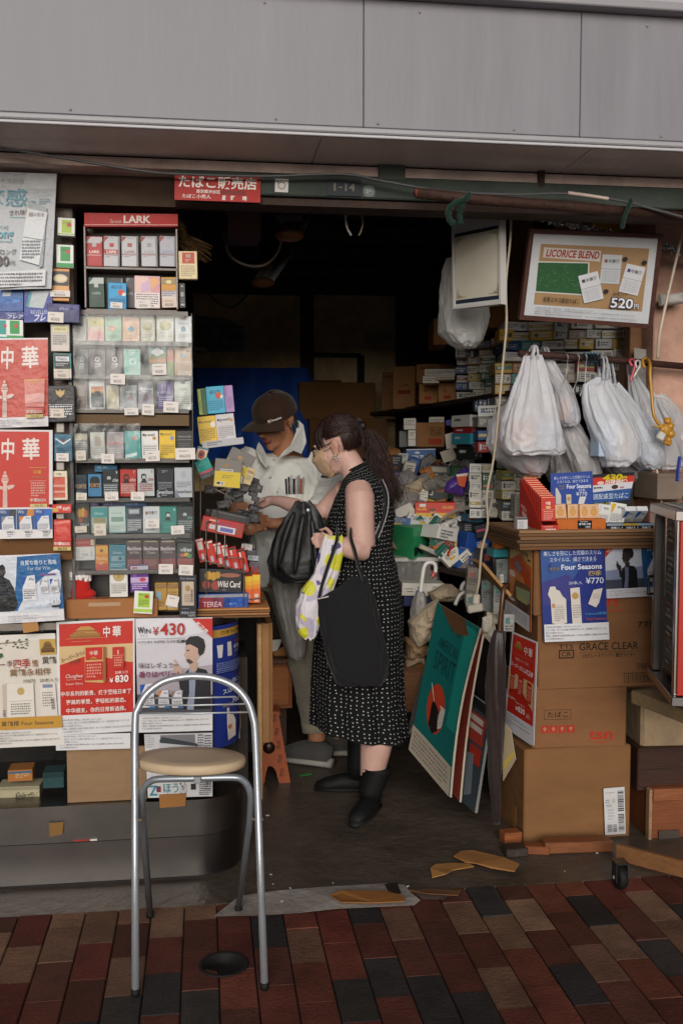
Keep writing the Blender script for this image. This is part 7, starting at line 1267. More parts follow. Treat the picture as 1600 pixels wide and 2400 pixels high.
WN=thing('arched_window','dark arched lattice window in the left back wall panel','window',P(520,825,7.2));mb=MB();v=[P(458,825,7.2),P(572,825,7.2),P(572,775,7.2),P(550,755,7.2),P(520,745,7.2),P(480,740,7.2),P(458,740,7.2)];mb.add(v,[tuple(range(7))],'0b0a0a','gloss');mb.build('pane',WN)
for i in range(4):
 mb=MB();mb.box(P(470+i*24,790,7.19),(.012,.012,.22),'3a3026','wood');mb.build('lattice_bar',WN)
for i in range(3):
 mb=MB();mb.box(P(514,766+i*22,7.185),(.34,.012,.01),'3a3026','wood');mb.build('lattice_bar',WN)
a,b=P(450,812,6.9),P(486,824,6.9);mb=MB();mb.box((a+b)/2,(b.x-a.x,.04,.03),'b9b8a4','gloss',roty(.15),.004);tag(mb.build('bright_tin'),'small pale shiny tin lying on the window ledge','tin')
a,b=P(286,466,3.6),P(298,497,3.6);mb=MB();mb.box((a+b)/2,(b.x-a.x,.01,a.z-b.z),'c9a64e','paper');tag(mb.build('yellow_card'),'yellow card strip behind the red header sign','card')
for(x0,y0,x1,y1,y,c,lb)in((1195,505,1245,760,4.05,'5a3d26','brown cardboard panel behind the beige cable'),(1300,478,1470,560,4.0,'8a5a36','brown cardboard panel above the brown frame'),(1440,500,1532,640,3.98,'8f623e','brown cardboard panel beside the wooden post')):
 pbox('cardboard_sheet',lb,'cardboard',x0,y0,x1,y1,y,.02,c,None,0,0)
sheet('yellow_sign','yellow card sign tucked above the brown frame','sign',[(1386,498),(1458,502),(1452,545),(1384,540)],3.9,70,44,lambda p:(p.full('b8862a'),p.poly([(50,2),(58,2),(54,14),(50,12)],'3a2a1a')),'b8862a','paper')
sheet('card_sheet','grey printed card behind the yellow hose hook','card',[(1485,815),(1568,828),(1562,930),(1484,920)],3.68,80,100,lambda p:(p.full('8d8a84'),p.rect(58,4,20,34,'2f6a8a'),p.rect(66,14,10,22,'b0aca6')),'8d8a84','wrapped')
for i,(x,y,c)in enumerate(((1500,782,'9a6a34'),(1520,775,'a8842c'),(1512,800,'2f6a3a'),(1528,795,'2a7a44'))):crumple(('orange foil sweet bag by the wooden post','yellow foil bag by the wooden post','olive leafy packet by the wooden post','green packet by the wooden post')[i],[(x-14,y-14),(x+12,y-16),(x+15,y+12),(x-10,y+15)],3.85,c,.02,50+i,'foil_packet','packet','wrapped',.008)
crumple('white foam block on the shelf beside the pillar',[(1540,690),(1600,684),(1600,712),(1544,718)],3.55,'b5b1ac',.03,61,'foam_block','foam','card',.004)
# chair, rack, people
CHR=thing('folding_chair','grey metal folding chair with a round cream seat, seen from behind its back','chair',PZ(465,2230,0))
def lerpf(a,b,t_):return a+(b-a)*t_
fl_,fr=PZ(318,2322,.012),PZ(620,2307,.012)
def FB(px,py,d):return PD(px,py,d)
pts=[fl_,PD(317,1926,2.75),PD(317,1700,2.83),PD(324,1660,2.845),PD(345,1625,2.855),PD(382,1598,2.865),PD(425,1587,2.87),PD(462,1585,2.87),PD(505,1590,2.87),PD(548,1608,2.865),PD(578,1640,2.855),PD(593,1680,2.84),PD(599,1730,2.82),PD(606,1926,2.74),fr]
body=[pts[0],pts[1]]+smoothpts(pts[1:-1],5)[1:]+[pts[-1]]
mb=MB();mb.tube(body,.0104,'a9adb2','tube',16);mb.build('back_frame',CHR)
gl,gr=PZ(352,2140,.012),PZ(559,2127,.012)
u=[gl,PD(335,1930,2.83),PD(333,1875,2.79)];u2=[PD(338,1848,2.775),PD(352,1832,2.77),PD(375,1826,2.765),PD(455,1824,2.76),PD(545,1822,2.765),PD(568,1828,2.77),PD(582,1845,2.775),PD(588,1872,2.785)]
u3=[PD(585,1930,2.82),gr]
mb=MB();mb.tube([u[0],u[1]]+smoothpts([u[1],u[2]]+u2+[u3[0]],5)[1:]+[gr],.0098,'8f959b','tube',16);mb.build('seat_frame',CHR)
for py,xa,xb in((1636,355,553),(1653,342,574),(1672,333,585)):
 mb=MB();a,b=PD(xa,py,2.855),PD(xb,py-3,2.85);mb.tube([a,a.lerp(b,.5)+V((0,.006,-.003)),b],.0026,'b5b8bc','tube',8);mb.build('back_wire',CHR)
sa,sb=PD(447,1806,2.73),PD(447,1757,3.0);cen=(sa+sb)/2;ex=RT;ey=(sb-sa).normalized();ez=ex.cross(ey);rxs=130/FPX*2.86;rys=(sb-sa).length/2
Ms=Matrix((ex,ey,ez)).transposed();prof=[(.001,-.016),(.96,-.016),(.985,-.012),(1.0,-.004),(1.0,.002),(.985,.008),(.95,.011),(.6,.010),(.001,.0095)]
mb=MB();mb.lathe(cen,[(r*rxs,z)for r,z in prof],'c2ab8c','paper',48,Ms,1,rys/rxs);mb.build('seat',CHR)
mb=MB();mb.box(PD(463,1826,2.752),(.02,.026,.018),'8f9296','plastic',bev=.003);mb.build('seat_bracket',CHR)
for p,nm in((fl_,1),(fr,1),(gl,0),(gr,0)):
 mb=MB();mb.tube([p+V((0,0,-.012)),p+V((0,0,.006))],.0118,'141414','rubber',12);mb.build('foot_cap',CHR)
for p in(PD(320,1922,2.752),PD(604,1920,2.745)):
 mb=MB();mb.tube([p-RT*.016,p+RT*.016],.004,'9a8a70','tube',10);mb.build('pivot_rivet',CHR)
RK=thing('wire_rack','bent wire counter rack holding red packs and tobacco pouches','rack',P(540,1424,3.32))
for pts in([(484,1422,3.3),(483,1240,3.3),(488,1224,3.3),(500,1224,3.32),(506,1236,3.34)],[(526,1332,3.3),(528,1308,3.3),(534,1306,3.29),(566,1310,3.29),(571,1322,3.3),(571,1420,3.3)],[(508,1310,3.3),(507,1215,3.3),(510,1190,3.34)],[(466,1310,3.3),(520,1325,3.3),(585,1345,3.31)],[(527,1330,3.3),(527,1225,3.32)],[(468,1420,3.3),(610,1402,3.32),(614,1408,3.34)],[(500,1160,3.36),(505,1148,3.34),(548,1170,3.34),(552,1180,3.35),(545,1195,3.36)],[(470,1290,3.42),(470,1060,3.46)],[(600,1290,3.5),(598,1130,3.5)]):
 mb=MB();mb.tube(smoothpts([P(*p)for p in pts],4),.0022,'6d665f','tube',6);mb.build('wire',RK)
g6='goods on the wire rack'
def rk(x0,y0,x1,y1,y,base,ops,lb,roll=0,nm='cigarette_pack',cat='cigarette pack',d=.022,m='gloss'):return pack(x0,y0,x1,y1,base,ops,lb,y=y,name=nm,cat=cat,group=g6,roll=roll,d=d,m=m)
rk(464,911,484,972,3.38,'9cb04a',[('r',16,0,24,64,'2a5a3c'),('f',4,30,14,6,5,'6a7a34')],'lime green pack at the top of the wire rack',-5);rk(484,905,527,969,3.37,'2f9ab8',[('t','AMERICAN SPIRIT',7,8,26,9,'24506c'),('e',28,22,8,8,'b8472c'),('p',[(33,20),(38,22),(36,30),(31,28)],'d0ccc8'),('f',3,34,34,5,5,'1d6a8c')],'sky blue pack with orange emblem at the top of the wire rack',-5);rk(526,903,548,966,3.38,'9a78a8',[('r',0,0,14,24,'8a5f9c'),('f',8,28,28,6,5,'7a5c88')],'lilac pack at the top of the wire rack',-5)
rk(465,975,508,1040,3.36,'cda92e',[('t','peel',9,8,22,9,'7a6a28'),('e',5,12,3,3,'6a5a20'),('e',34,20,6,7,'d2cfc8'),('w','8a7428',30)],'yellow pack beside the white one on the wire rack',-6);rk(507,970,551,1034,3.36,'bfbabc',[('t','peel',9,8,22,9,'45434a'),('e',5,12,3,3,'45434a'),('e',34,14,4,4,'b98a4c'),('w','918c92',30)],'white pack beside the yellow one on the wire rack',-6)
rk(474,1030,572,1046,3.34,'a5a5a8',[('f',4,12,20,2,20,'6a6a70')],'long pale grey box under the yellow and white packs',-7,'cigar_box','cigar box',.06)
rk(460,1048,486,1080,3.34,'c2b89c',[('e',20,34,13,22,'a8281c'),('e',20,34,6,10,'2a1a16'),('r',0,0,40,8,'2f6a84')],'cream pack with a red roundel on the wire rack',16);rk(462,1076,498,1120,3.33,'148a80',[('r',0,40,40,8,'a83a4a'),('r',0,48,40,16,'3a3a3c')],'turquoise tobacco pouch tilted on the wire rack',-24,'tobacco_pouch','pouch',.02,'wrapped')
rk(530,1056,592,1110,3.36,'6a6560',[('r',0,36,40,28,'b49a1e'),('t','COHIBA',8,34,24,8,'c9c4b8',.01),('e',18,20,4,6,'9a7a4a')],'grey and yellow cigar tin tilted behind the frontmost one',26,'cigar_tin','cigar tin',.014);rk(502,1076,566,1143,3.32,'6d6862',[('r',0,28,40,36,'c2a81e'),('e',17,14,4,4,'8a6a3c'),('r',8,22,20,6,'b9b4aa'),('t','COHIBA',9,23,18,4,'2a2622',.01),('f',12,36,16,2,5,'8a7a24'),('r',3,52,13,9,'c4c0b4'),('f',4,53,11,1,9,'2a2a2c',.8)],'frontmost grey and yellow cigar tin on the wire rack',5,'cigar_tin','cigar tin',.014)
rk(574,1096,594,1136,3.36,'b9a67a',[('r',4,10,32,10,'8a7850'),('f',6,30,26,3,7,'8a7850')],'cream small box behind the cigar tins',22,'small_box','box',.02)
for i in range(16):
 x,y=rc.uniform(468,588),rc.uniform(1120,1205)
 rk(x,y,x+rc.uniform(26,44),y+rc.uniform(16,26),3.40+rc.uniform(-.03,.05),rc.choice(['17171a','1f1d1c','2a2826','33302d','1a1c22']),[('r',26,8,10,24,rc.choice(['3a3632','242428','5a554d']))],'small dark tobacco pouch in the jumble on the wire rack',rc.uniform(-35,35),'tobacco_pouch','pouch',.02,'wrapped')['group']='dark pouches in the rack jumble'
for i in range(7):
 rk(584+i%3*7,1120+i*11,608-i%2*4,1132+i*11,3.42,'17181c',[('f',3,10,30,2,20,'4a4a4e')],'black lighter box in the fanned stack by the hands',22,'lighter_box','box',.05)['group']='black lighter boxes in the fanned stack'
rk(494,1202,586,1224,3.33,'23221f',[('r',2,10,34,4,'6a655f'),('r',36,0,4,64,'14141a')],'long black box lying over the red carton on the rack',13,'tobacco_box','box',.04);rk(472,1218,572,1252,3.31,'a3241c',[('f',6,8,18,1,14,'d0a090'),('t','パルスス',14,10,14,18,'7a3a7c',.02),('r',7,30,6,20,'b5b0b0'),('r',15,28,18,28,'c4c0c2'),('r',18,34,13,18,'5a5a9c'),('r',34,8,5,44,'8a3a30')],'long red carton with a bar code tilted on the rack',12,'cigarette_carton','carton',.06)
for i,x in enumerate((462,484,504,520,540,560)):
 rk(x,1262+i*5,x+19,1318+i*5,3.31+.004*i,'b82a1a',[('r',6,8,26,22,'c9c2bc')if i in(0,2,3)else('r',8,6,8,14,'c9c2bc'),('f',12,34,8,3,8,'8a1a12'),('r',14,42,14,16,'a9a4b4'),('b',0,5,'c4beb8' if i<4 else '1c1a1a')],('slim red pack first in the leaning row','slim red pack second in the leaning row','slim red pack third in the leaning row','slim red pack fourth in the leaning row','slim red pack fifth in the leaning row','slim red pack last in the leaning row by the smaller boxes')[i]+' on the rack',-12,d=.03)
for i,(x0,y0,x1,y1,c)in enumerate(((566,1276,592,1290,'b5aaa8'),(576,1288,602,1302,'3a3a3e'),(580,1302,606,1314,'9aa0a8'),(584,1316,604,1330,'55505a'),(586,1328,604,1342,'9a2a2a'))):
 rk(x0,y0,x1,y1,3.4,c,[('f',6,14,26,2,18,'4a4a50')],('pale pink','black','pale blue grey','purple grey','red')[i]+' small box in the stack behind the leaning red packs',6,'small_box','box',.04)
rk(512,1320,545,1340,3.36,'c07a2a',[],'orange card box behind the black fruit picture box',14,'small_box','box')
rk(467,1334,568,1388,3.315,'17171c',[('e',8,18,3.6,12,'b8902c'),('e',13,20,3,12,'b8862c'),('e',17,16,3,10,'a8842a'),('e',6,44,4,12,'9a3f2c'),('e',15,46,4,13,'8f3a2c'),('e',29,16,10,6,'8f5a44'),('t','Wild Card',17,32,22,18,'d6d2cc',.02),('f',22,56,8,1,5,'77757a')],'black box with golden fruit and white lettering at the rack bottom',2,'tobacco_box','box',.05)
rk(574,1350,592,1413,3.33,'cc5a1a',[('b',0,12,'d2b02a'),('b',12,10,'d29a24'),('b',22,10,'d0801f'),('r',8,44,20,8,'c9b8a8'),('r',8,54,20,8,'c9b8a8')],'yellow and orange slim box beside the black fruit box',0,'lighter_box','box',.05);rk(592,1346,611,1413,3.33,'cc5a1a',[('b',0,12,'d2b02a'),('b',12,10,'d29a24'),('b',22,10,'d0801f'),('r',10,44,20,8,'c9b8a8'),('r',10,54,20,8,'c9b8a8')],'outer yellow and orange slim box at the counter end',0,'lighter_box','box',.05)
rk(463,1393,581,1431,3.30,'1d4a9a',[('r',0,12,10,52,'8a1f2c'),('r',10,12,10,52,'6a2440'),('r',0,0,40,12,'8a8a94'),('t','TEREA',3,28,16,20,'c9a9ac',.01),('f',25,36,11,1,6,'7a94c4'),('r',20,12,5,52,'1f3a7c')],'red and blue carton in film at the front of the side counter',0,'cigarette_carton','carton',.1,'wrapped')
def soft(name,mb,voxel,sm,colfn,m,parent,disp=None):
 """the pieces of mb grown together into one smooth skin"""
 t_=mb.build('soft_form');r=t_.modifiers.new('r','REMESH');r.mode='VOXEL';r.voxel_size=voxel
 s_=t_.modifiers.new('s','SMOOTH');s_.iterations=sm;s_.factor=.5
 dg=bpy.context.evaluated_depsgraph_get();dg.update();e=t_.evaluated_get(dg);me=e.to_mesh();og=t_.location.copy()
 out=MB();vs=[v.co+og for v in me.vertices]
 if disp:vs=[p+v.normal*disp(p)for p,v in zip(vs,me.vertices)]
 fs=[tuple(p.vertices)for p in me.polygons];e.to_mesh_clear();bpy.data.objects.remove(t_)
 out.add(vs,fs,colfn,m,True);return out.build(name,parent)
FH=V((FW.x,FW.y,0)).normalized();ZZ=V((0,0,1))
class Head:
 def __init__(s,c,f,u,k=1.):s.c=c;s.f=f.normalized();s.r=s.f.cross(u).normalized();s.u=s.r.cross(s.f);s.k=k;s.M=Matrix((s.r,s.f,s.u)).transposed()
 def p(s,x,y,z):return s.c+s.M@V((x,y,z))*s.k
 def loc(s,q):return s.M.transposed()@(q-s.c)/s.k
 def e(s,mb,c,r,n=14):mb.ell(s.p(*c),tuple(a*s.k for a in r),'aaaaaa','skin',s.M,n,max(6,n//2+2))
 def blobs(s,mb):
  s.e(mb,(0,-.012,.035),(.074,.094,.085),24);s.e(mb,(0,.03,-.03),(.062,.064,.082),20);s.e(mb,(0,.04,-.085),(.047,.046,.03));s.e(mb,(0,.073,-.098),(.02,.016,.016))
  mb.tube([s.p(0,.088,.014),s.p(0,.103,-.012),s.p(0,.114,-.032)],[.009,.011,.013],'aaaaaa','skin',10);
  for q in(-1,1):
   s.e(mb,(q*.012,.1,-.034),(.009,.01,.008),8);s.e(mb,(q*.03,.083,.026),(.026,.012,.009),10);s.e(mb,(q*.032,.08,.004),(.015,.01,.008),10);s.e(mb,(q*.038,.062,-.03),(.026,.024,.022),12)
   s.e(mb,(q*.077,-.012,-.004),(.008,.02,.03),12);s.e(mb,(q*.081,-.02,.006),(.009,.013,.022),10);s.e(mb,(q*.078,-.004,-.03),(.007,.009,.011),8)
  s.e(mb,(0,.091,-.058),(.024,.01,.006),10);s.e(mb,(0,.089,-.068),(.02,.01,.006),10)
def hand(mb,w_,palm,side,nrm,fingers,k=1.):
 """wrist, palm centre, sideways and palm-facing directions, finger tip offsets"""
 d=(palm-w_).normalized();sd=side.normalized();n_=nrm.normalized();Mh=Matrix((sd,d,sd.cross(d))).transposed()
 mb.ell(palm,(.040*k,.048*k,.015*k),'aaaaaa','skin',Mh,14,10);mb.tube([w_,palm],[(.024*k),(.026*k)],'aaaaaa','skin',12)
 for i,(off,ln,cu)in enumerate(fingers):
  b=palm+sd*off*k+d*.036*k;a1=cu;p=b;pts=[b-d*.02]
  dd=d
  for j,seg in enumerate((.42,.33,.25)):
   an=a1*(j+.6);v_=d*math.cos(an)+n_*math.sin(an);p=p+v_*ln*seg*k;pts.append(p)
  mb.tube(pts,[.0088*k,.0086*k,.0078*k,.006*k],'aaaaaa','skin',8)
 th=palm-d*.02+sd*.036*k*(1 if fingers[0][0]>0 else-1);mb.tube([th,th+sd*.022*(1 if fingers[0][0]>0 else-1)+d*.03*k+n_*.01,th+d*.06*k+n_*.03*k+sd*.012*(1 if fingers[0][0]>0 else-1)],[.0115*k,.010*k,.0075*k],'aaaaaa','skin',8)
FNG=[(.03,.072,.45),(.01,.082,.5),(-.011,.076,.55),(-.03,.06,.6)]
DW=3.98;SW=DW/FPX
WO=thing('person','woman in a black polka dot dress with a ponytail, glasses and face mask','person',PZ(835,1905,0))
Wp=lambda x,y,dz=0.:PD(x,y,DW+dz)
hw=Head(Wp(793,1044),-RT*.90+FH*.36-ZZ*.30,ZZ*.95-RT*.25,.96)
rings=[((808,1108),(858,1083),.052),((804,1122),(872,1098),.085),((796,1143),(893,1124),.140),((783,1170),(912,1155),.158),((766,1217),(925,1203),.15),((773,1258),(921,1254),.142),((776,1283),(918,1284),.138),((764,1325),(928,1322),.155),((747,1425),(945,1430),.172),((732,1540),(945,1545),.18),((728,1620),(948,1645),.185),((727,1692),(959,1731),.19)]
body=MB();hw.blobs(body)
body.tube([Wp(806,1066),Wp(824,1092),Wp(838,1120)],[.052,.050,.06],'a','skin',16)if 0 else body.tube([Wp(806,1066),Wp(824,1092),Wp(838,1122)],[.052,.050,.062],'aaaaaa','skin',16)
body.tube([Wp(842,1130),Wp(848,1170),Wp(846,1230),Wp(846,1290),Wp(840,1380),Wp(838,1470)],[(.09,.07),(.12,.09),(.11,.09),(.10,.09),(.11,.11),(.09,.10)],'aaaaaa','skin',20)
for sgn,kx,ky,ax,ay in((-1,888,1690,868,1850),(1,848,1660,840,1790)):
 dz=-.08 if sgn<0 else .16;body.tube([Wp(850,1460,dz*.4),Wp(868 if sgn<0 else 850,1600,dz*.8),Wp(kx,ky,dz),Wp(lerpf(kx,ax,.35),lerpf(ky,ay,.35),dz),Wp(ax,ay-10,dz)],[.085,.07,.06,.064 if sgn<0 else .055,.042],'aaaaaa','skin',16)
NA=[Wp(838,1142,-.13),Wp(843,1165,-.16),Wp(843,1215,-.18),Wp(846,1258,-.19),Wp(852,1287,-.195)]
body.tube(NA,[.05,.057,.056,.054,.046],'aaaaaa','skin',18)
body.tube([Wp(853,1288,-.195),Wp(833,1288,-.22),Wp(810,1281,-.215),Wp(794,1276,-.185),Wp(785,1273,-.16)],[.045,.043,.039,.030,.023],'aaaaaa','skin',16)
hand(body,Wp(785,1273,-.16),Wp(772,1270,-.125),ZZ,-FH*.3-RT,[(a,b,.9)for a,b,c in FNG],.85)
body.tube([Wp(812,1150,.13),Wp(790,1168,.17),Wp(766,1192,.18),Wp(750,1206,.17)],[.052,.048,.043,.040],'aaaaaa','skin',16)
body.tube([Wp(752,1208,.17),Wp(722,1200,.15),Wp(690,1186,.14),Wp(658,1175,.16),Wp(634,1172,.18)],[.041,.039,.034,.025,.020],'aaaaaa','skin',16)
hand(body,Wp(634,1172,.18),Wp(610,1182,.18),FH*-.8+ZZ*.5,-ZZ+RT*.25,[(.028,.07,.5),(.01,.075,.45),(-.01,.07,.55),(-.028,.055,.6)],.9)
SK=lin('c09a8e')
def wskin(p):
 q=hw.loc(p);c=SK
 if q.length<.15 and abs(q.x)>.07 and q.z<.03:c=lin('b9897a')
 return c
soft('body',body,.0055,5,wskin,'skin',WO)
def ringat(v):
 f=v*(len(rings)-1);i=min(int(f),len(rings)-2);t_=f-i;L_=lambda a,b:a+(b-a)*t_
 (a0,b0,d0),(a1,b1,d1)=rings[i],rings[i+1];return(L_(a0[0],a1[0]),L_(a0[1],a1[1])),(L_(b0[0],b1[0]),L_(b0[1],b1[1])),L_(d0,d1)
def dresspt(v,th,out=0.):
 A,B,d=ringat(v);a,b=Wp(*A),Wp(*B);c=(a+b)/2;h=(b-a)/2;sk=max(0,(v-.55)/.45)
 pl=1-.045*sk+sk*(.05*math.sin(8*th+1)+.025*math.sin(15*th+3*v))+.012*noise.noise(V((math.cos(th)*4,math.sin(th)*4,v*16)))
 if .44<v<.56:pl+=.012*math.sin(34*th)*(1-abs(v-.5)/.06)
 return c+h*math.cos(th)*(pl+out)+FH*(d*math.sin(th)*(pl+out*1.0))
md=bpy.data.materials.new('dotted_cloth');md.use_nodes=True;t=md.node_tree;b=t.nodes['Principled BSDF'];at=t.nodes.new('ShaderNodeAttribute');at.attribute_name='Col'
vo=t.nodes.new('ShaderNodeTexVoronoi');vo.voronoi_dimensions='2D';vo.inputs['Scale'].default_value=60;vo.inputs['Randomness'].default_value=.35;t.links.new(at.outputs['Vector'],vo.inputs['Vector'])
lt=t.nodes.new('ShaderNodeMath');lt.operation='LESS_THAN';lt.inputs[1].default_value=.12;t.links.new(vo.outputs['Distance'],lt.inputs[0])
mx=t.nodes.new('ShaderNodeMix');mx.data_type='RGBA';mx.inputs[6].default_value=(.006,.006,.0065,1);mx.inputs[7].default_value=(.55,.56,.54,1);t.links.new(lt.outputs[0],mx.inputs[0]);t.links.new(mx.outputs[2],b.inputs['Base Color']);b.inputs['Roughness'].default_value=.85;b.inputs['Specular IOR Level'].default_value=.15
MATS['dotted_cloth']=md
N,Mv=96,90;mb=MB();vs=[dresspt(j/Mv,2*math.pi*i/N)for j in range(Mv+1)for i in range(N)]
fs=[(j*N+i,j*N+(i+1)%N,(j+1)*N+(i+1)%N,(j+1)*N+i)for j in range(Mv)for i in range(N)]
mb.add(vs,fs,'000000','dotted_cloth',True);dr=mb.build('dress',WO)
at=dr.data.attributes['Col'].data
ln=[0.]
for j in range(Mv):ln.append(ln[-1]+(vs[(j+1)*N+72]-vs[j*N+72]).length)
for p in dr.data.polygons:
 for li,vi in zip(p.loop_indices,p.vertices):
  j,i=divmod(vi,N);ii=i if not(i==0 and max(x%N for x in p.vertices)==N-1)else N
  w_=.9;at[li].color=(ii/N*w_+3,ln[j],0,1)
mb=MB();mb.tube([dresspt(.0,2*math.pi*i/24,.02)for i in range(25)],.006,'0a0a0b','cloth',8);mb.build('collar',WO)
ST_=[dresspt(v,th,.045)for v,th in((.18,5.75),(.27,5.6),(.34,5.45),(.41,5.25),(.46,5.1))]
mb=MB();ps=smoothpts(ST_,5);mb.tube(ps,(.0125),'17171a','cloth',8,flat=.25)
for s_ in(-1,1):mb.tube([p+RT*(.011*s_)+ZZ*(.004*s_)for p in ps],.0018,'a9a6a4','cloth',6)
mb.build('bag_strap',WO)
HC=('26130f','301a15','1e0f0c','3a221b','190c0a');hb=MB();rh=random.Random(3);hc=(0,-.016,.036);hr=(.084,.105,.094)
def on(dirv,k=1.):d=V(dirv).normalized();return hw.p(hc[0]+hr[0]*d.x*k,hc[1]+hr[1]*d.y*k,hc[2]+hr[2]*d.z*k)
nu,nv=40,26;vs=[];fs=[]
for j in range(nv+1):
 for i in range(nu):ph=math.pi*j/nv-math.pi/2;a_=2*math.pi*i/nu;vs.append(V((math.cos(ph)*math.cos(a_),math.cos(ph)*math.sin(a_),math.sin(ph))))
def hairy(d):
 if d.z<-.72:return False
 if d.y>.35 and d.z<(-.12 if abs(d.x)<.75 else .1):return False
 if abs(d.x)>.45 and d.y>-.28 and d.z<.02-.25*max(0,-d.y):return False
 return not(d.y>-.1 and d.z<-.3)
for j in range(nv):
 for i in range(nu):
  f=(j*nu+i,j*nu+(i+1)%nu,(j+1)*nu+(i+1)%nu,(j+1)*nu+i)
  if hairy(sum((vs[k]for k in f),V())/4):fs.append(f)
hb.add([on(v)for v in vs],fs,HC[0],'hair',True)
knot=hw.p(0,-.125,.045)
for i in range(330):
 a_=rh.uniform(-1.9,1.9);z0=rh.uniform(-.05,.95);s0=V((math.sin(a_)*math.sqrt(1-z0*z0),math.cos(a_)*math.sqrt(1-z0*z0),z0))
 if not hairy(s0):continue
 e0=V((rh.uniform(-.2,.2),-1,rh.uniform(-.05,.25))).normalized();pts=[on(s0.lerp(e0,t_/6)if(s0.lerp(e0,t_/6)).length>.2 else e0,1.012)for t_ in range(7)]
 hb.tube(pts,[.001]+[.0019]*5+[.001],rh.choice(HC),'hair',5)
for i in range(90):
 a_=rh.uniform(-1.15,1.25);x=math.sin(a_);y=math.cos(a_);pts=[on((x*.5,y*.5,.85),1.015),on((x*.85,y*.85,.45),1.03),on((x,y,rh.uniform(0,.1)),1.05),on((x,y,rh.uniform(-.38,-.15)),1.05)]
 hb.tube(smoothpts(pts,3),[.0022]*8+[.0014,.0006],rh.choice(HC),'hair',5)
for i in range(330):
 sx,sy=rh.gauss(0,1),rh.gauss(0,1);w1,w2=rh.uniform(0,6),rh.uniform(.6,1.3);pth=[(852,1012),(872,1016),(886,1048),(893,1085),(905,1120),(918,1150),(930,1172)]
 L_=rh.uniform(.75,1.04);pts=[]
 for k,(x,y)in enumerate(pth):
  t_=k/6;sp=(4+17*math.sin(min(1,t_*1.35)*1.9))*w2
  x=pth[0][0]+(x-pth[0][0])*L_;y=pth[0][1]+(y-pth[0][1])*L_
  pts.append(Wp(x+sx*sp*.55+6*math.sin(w1+t_*8),y+sy*sp*.3,-.045+sy*sp*SW*.45+.004*math.sin(w1*2+t_*9)))
 hb.tube(smoothpts(pts,3),[.0015]*15+[.0012,.001,.0007,.0004],rh.choice(HC),'hair',5)
hb.ell(knot,(.016,.02,.018),HC[2],'hair',hw.M)
for i in range(40):
 s0=V((rh.gauss(0,.6),-1,rh.uniform(-.6,.4))).normalized();p0=on(s0,1.0);p1=on((s0+V((rh.gauss(0,.25),-.2,-.3))).normalized(),1.08);hb.tube(smoothpts([p0,p1,p1-ZZ*rh.uniform(.02,.05)+hw.M@V((rh.gauss(0,.01),0,0))],4),[.0016]*8+[.0005],rh.choice(HC),'hair',4)
hb.build('hair',WO)
mb=MB();mb.tube([knot+hw.M@V((.03*math.cos(a_*.52),.006,.03*math.sin(a_*.52)))for a_ in range(13)],.005,'15151a','cloth',8);mb.build('hair_tie',WO)
mb=MB()
def mk(u,v):
 a_=(u-.5)*2.5;z=.004-.112*v;r=.074-.016*abs(v-.35)*2-(.012 if v>.85 else 0);bul=.052*math.exp(-((a_)/.55)**2)*(1-abs(v-.35)*.9)
 return hw.p(math.sin(a_)*r*1.0,.028+math.cos(a_)*(r+.0)*.95+bul*.75,z-.012*math.cos(a_*1.2)*(1 if v>.5 else-.4))
mb.grid(mk,24,12,'c9a684','cloth');ms_=mb.build('face_mask',WO)
for sd in(-1,1):
 for v0,z0 in((.05,.022),(.9,-.03)):
  h=MB();h.tube(smoothpts([mk(0 if sd<0 else 1,v0),hw.p(sd*.076,.02,(.0 if v0<.5 else-.045)),hw.p(sd*.084,-.02,z0)],4),.0022,'d2ae8c','cloth',6);h.build('ear_loop',ms_)
GLS=MB()
for sd in(-1,1):
 cpt=[(sd*(.033+.025*math.cos(a_/16*6.283)*(1 if abs(math.cos(a_/16*6.283))<.8 else .96)),.108-.012*abs(math.cos(a_/16*6.283)),.006+.017*math.sin(a_/16*6.283))for a_ in range(17)]
 GLS.tube([hw.p(*q_)for q_ in cpt],.0024,'0f0f11','plastic',6);GLS.tube([hw.p(sd*.058,.098,.012),hw.p(sd*.074,.06,.014),hw.p(sd*.082,-.01,.018)],.002,'0f0f11','plastic',6)
GLS.tube([hw.p(-.01,.11,.008),hw.p(.01,.11,.008)],.002,'0f0f11','plastic',6);GLS.build('glasses',WO)
for sd in(-1,1):
 mb=MB()
 for q_ in((.084,-.006,-.038),(.085,.0,-.046),(.085,-.012,-.048),(.086,-.004,-.055)):mb.ell(hw.p(q_[0]*sd,q_[1],q_[2]),(.0045,.0045,.0045),'c9c6c0','tube',nu=8,nv=6)
 mb.build('earring',WO)
def boot(sgn,ax,ay,top,tx,ty,nm):
 dz=-.08 if sgn<0 else .16;ank=Wp(ax,ay,dz);t_=PZ(tx,ty,.03);heel=V((ank.x,ank.y,.035));dv=(V((t_.x,t_.y,0))-V((heel.x,heel.y,0))).normalized()
 mb=MB();mb.tube([Wp(top[0],top[1]-4,dz),Wp(*top,dz),ank,V((ank.x,ank.y,.06))],[.061 if sgn<0 else .052,.0605 if sgn<0 else .052,.048,.046],'0b0b0c','rubber',16);mb.build('sock',WO)
 mb=MB();mb.tube([heel-dv*.045,heel,heel+dv*.07+ZZ*.004,heel+dv*.13-ZZ*.006,heel+dv*.175-ZZ*.012],[(.028,.027),(.038,.033),(.034,.037),(.027,.038),(.014,.023)],'0d0d0e','rubber',16)
 mb.tube([V((heel.x,heel.y,.012))-dv*.055,V((heel.x,heel.y,.012)),V((heel.x,heel.y,.012))+dv*.1,V((heel.x,heel.y,.012))+dv*.185],[(.012,.03),(.012,.037),(.012,.041),(.012,.021)],'141415','rubber',14);mb.build('shoe',WO)
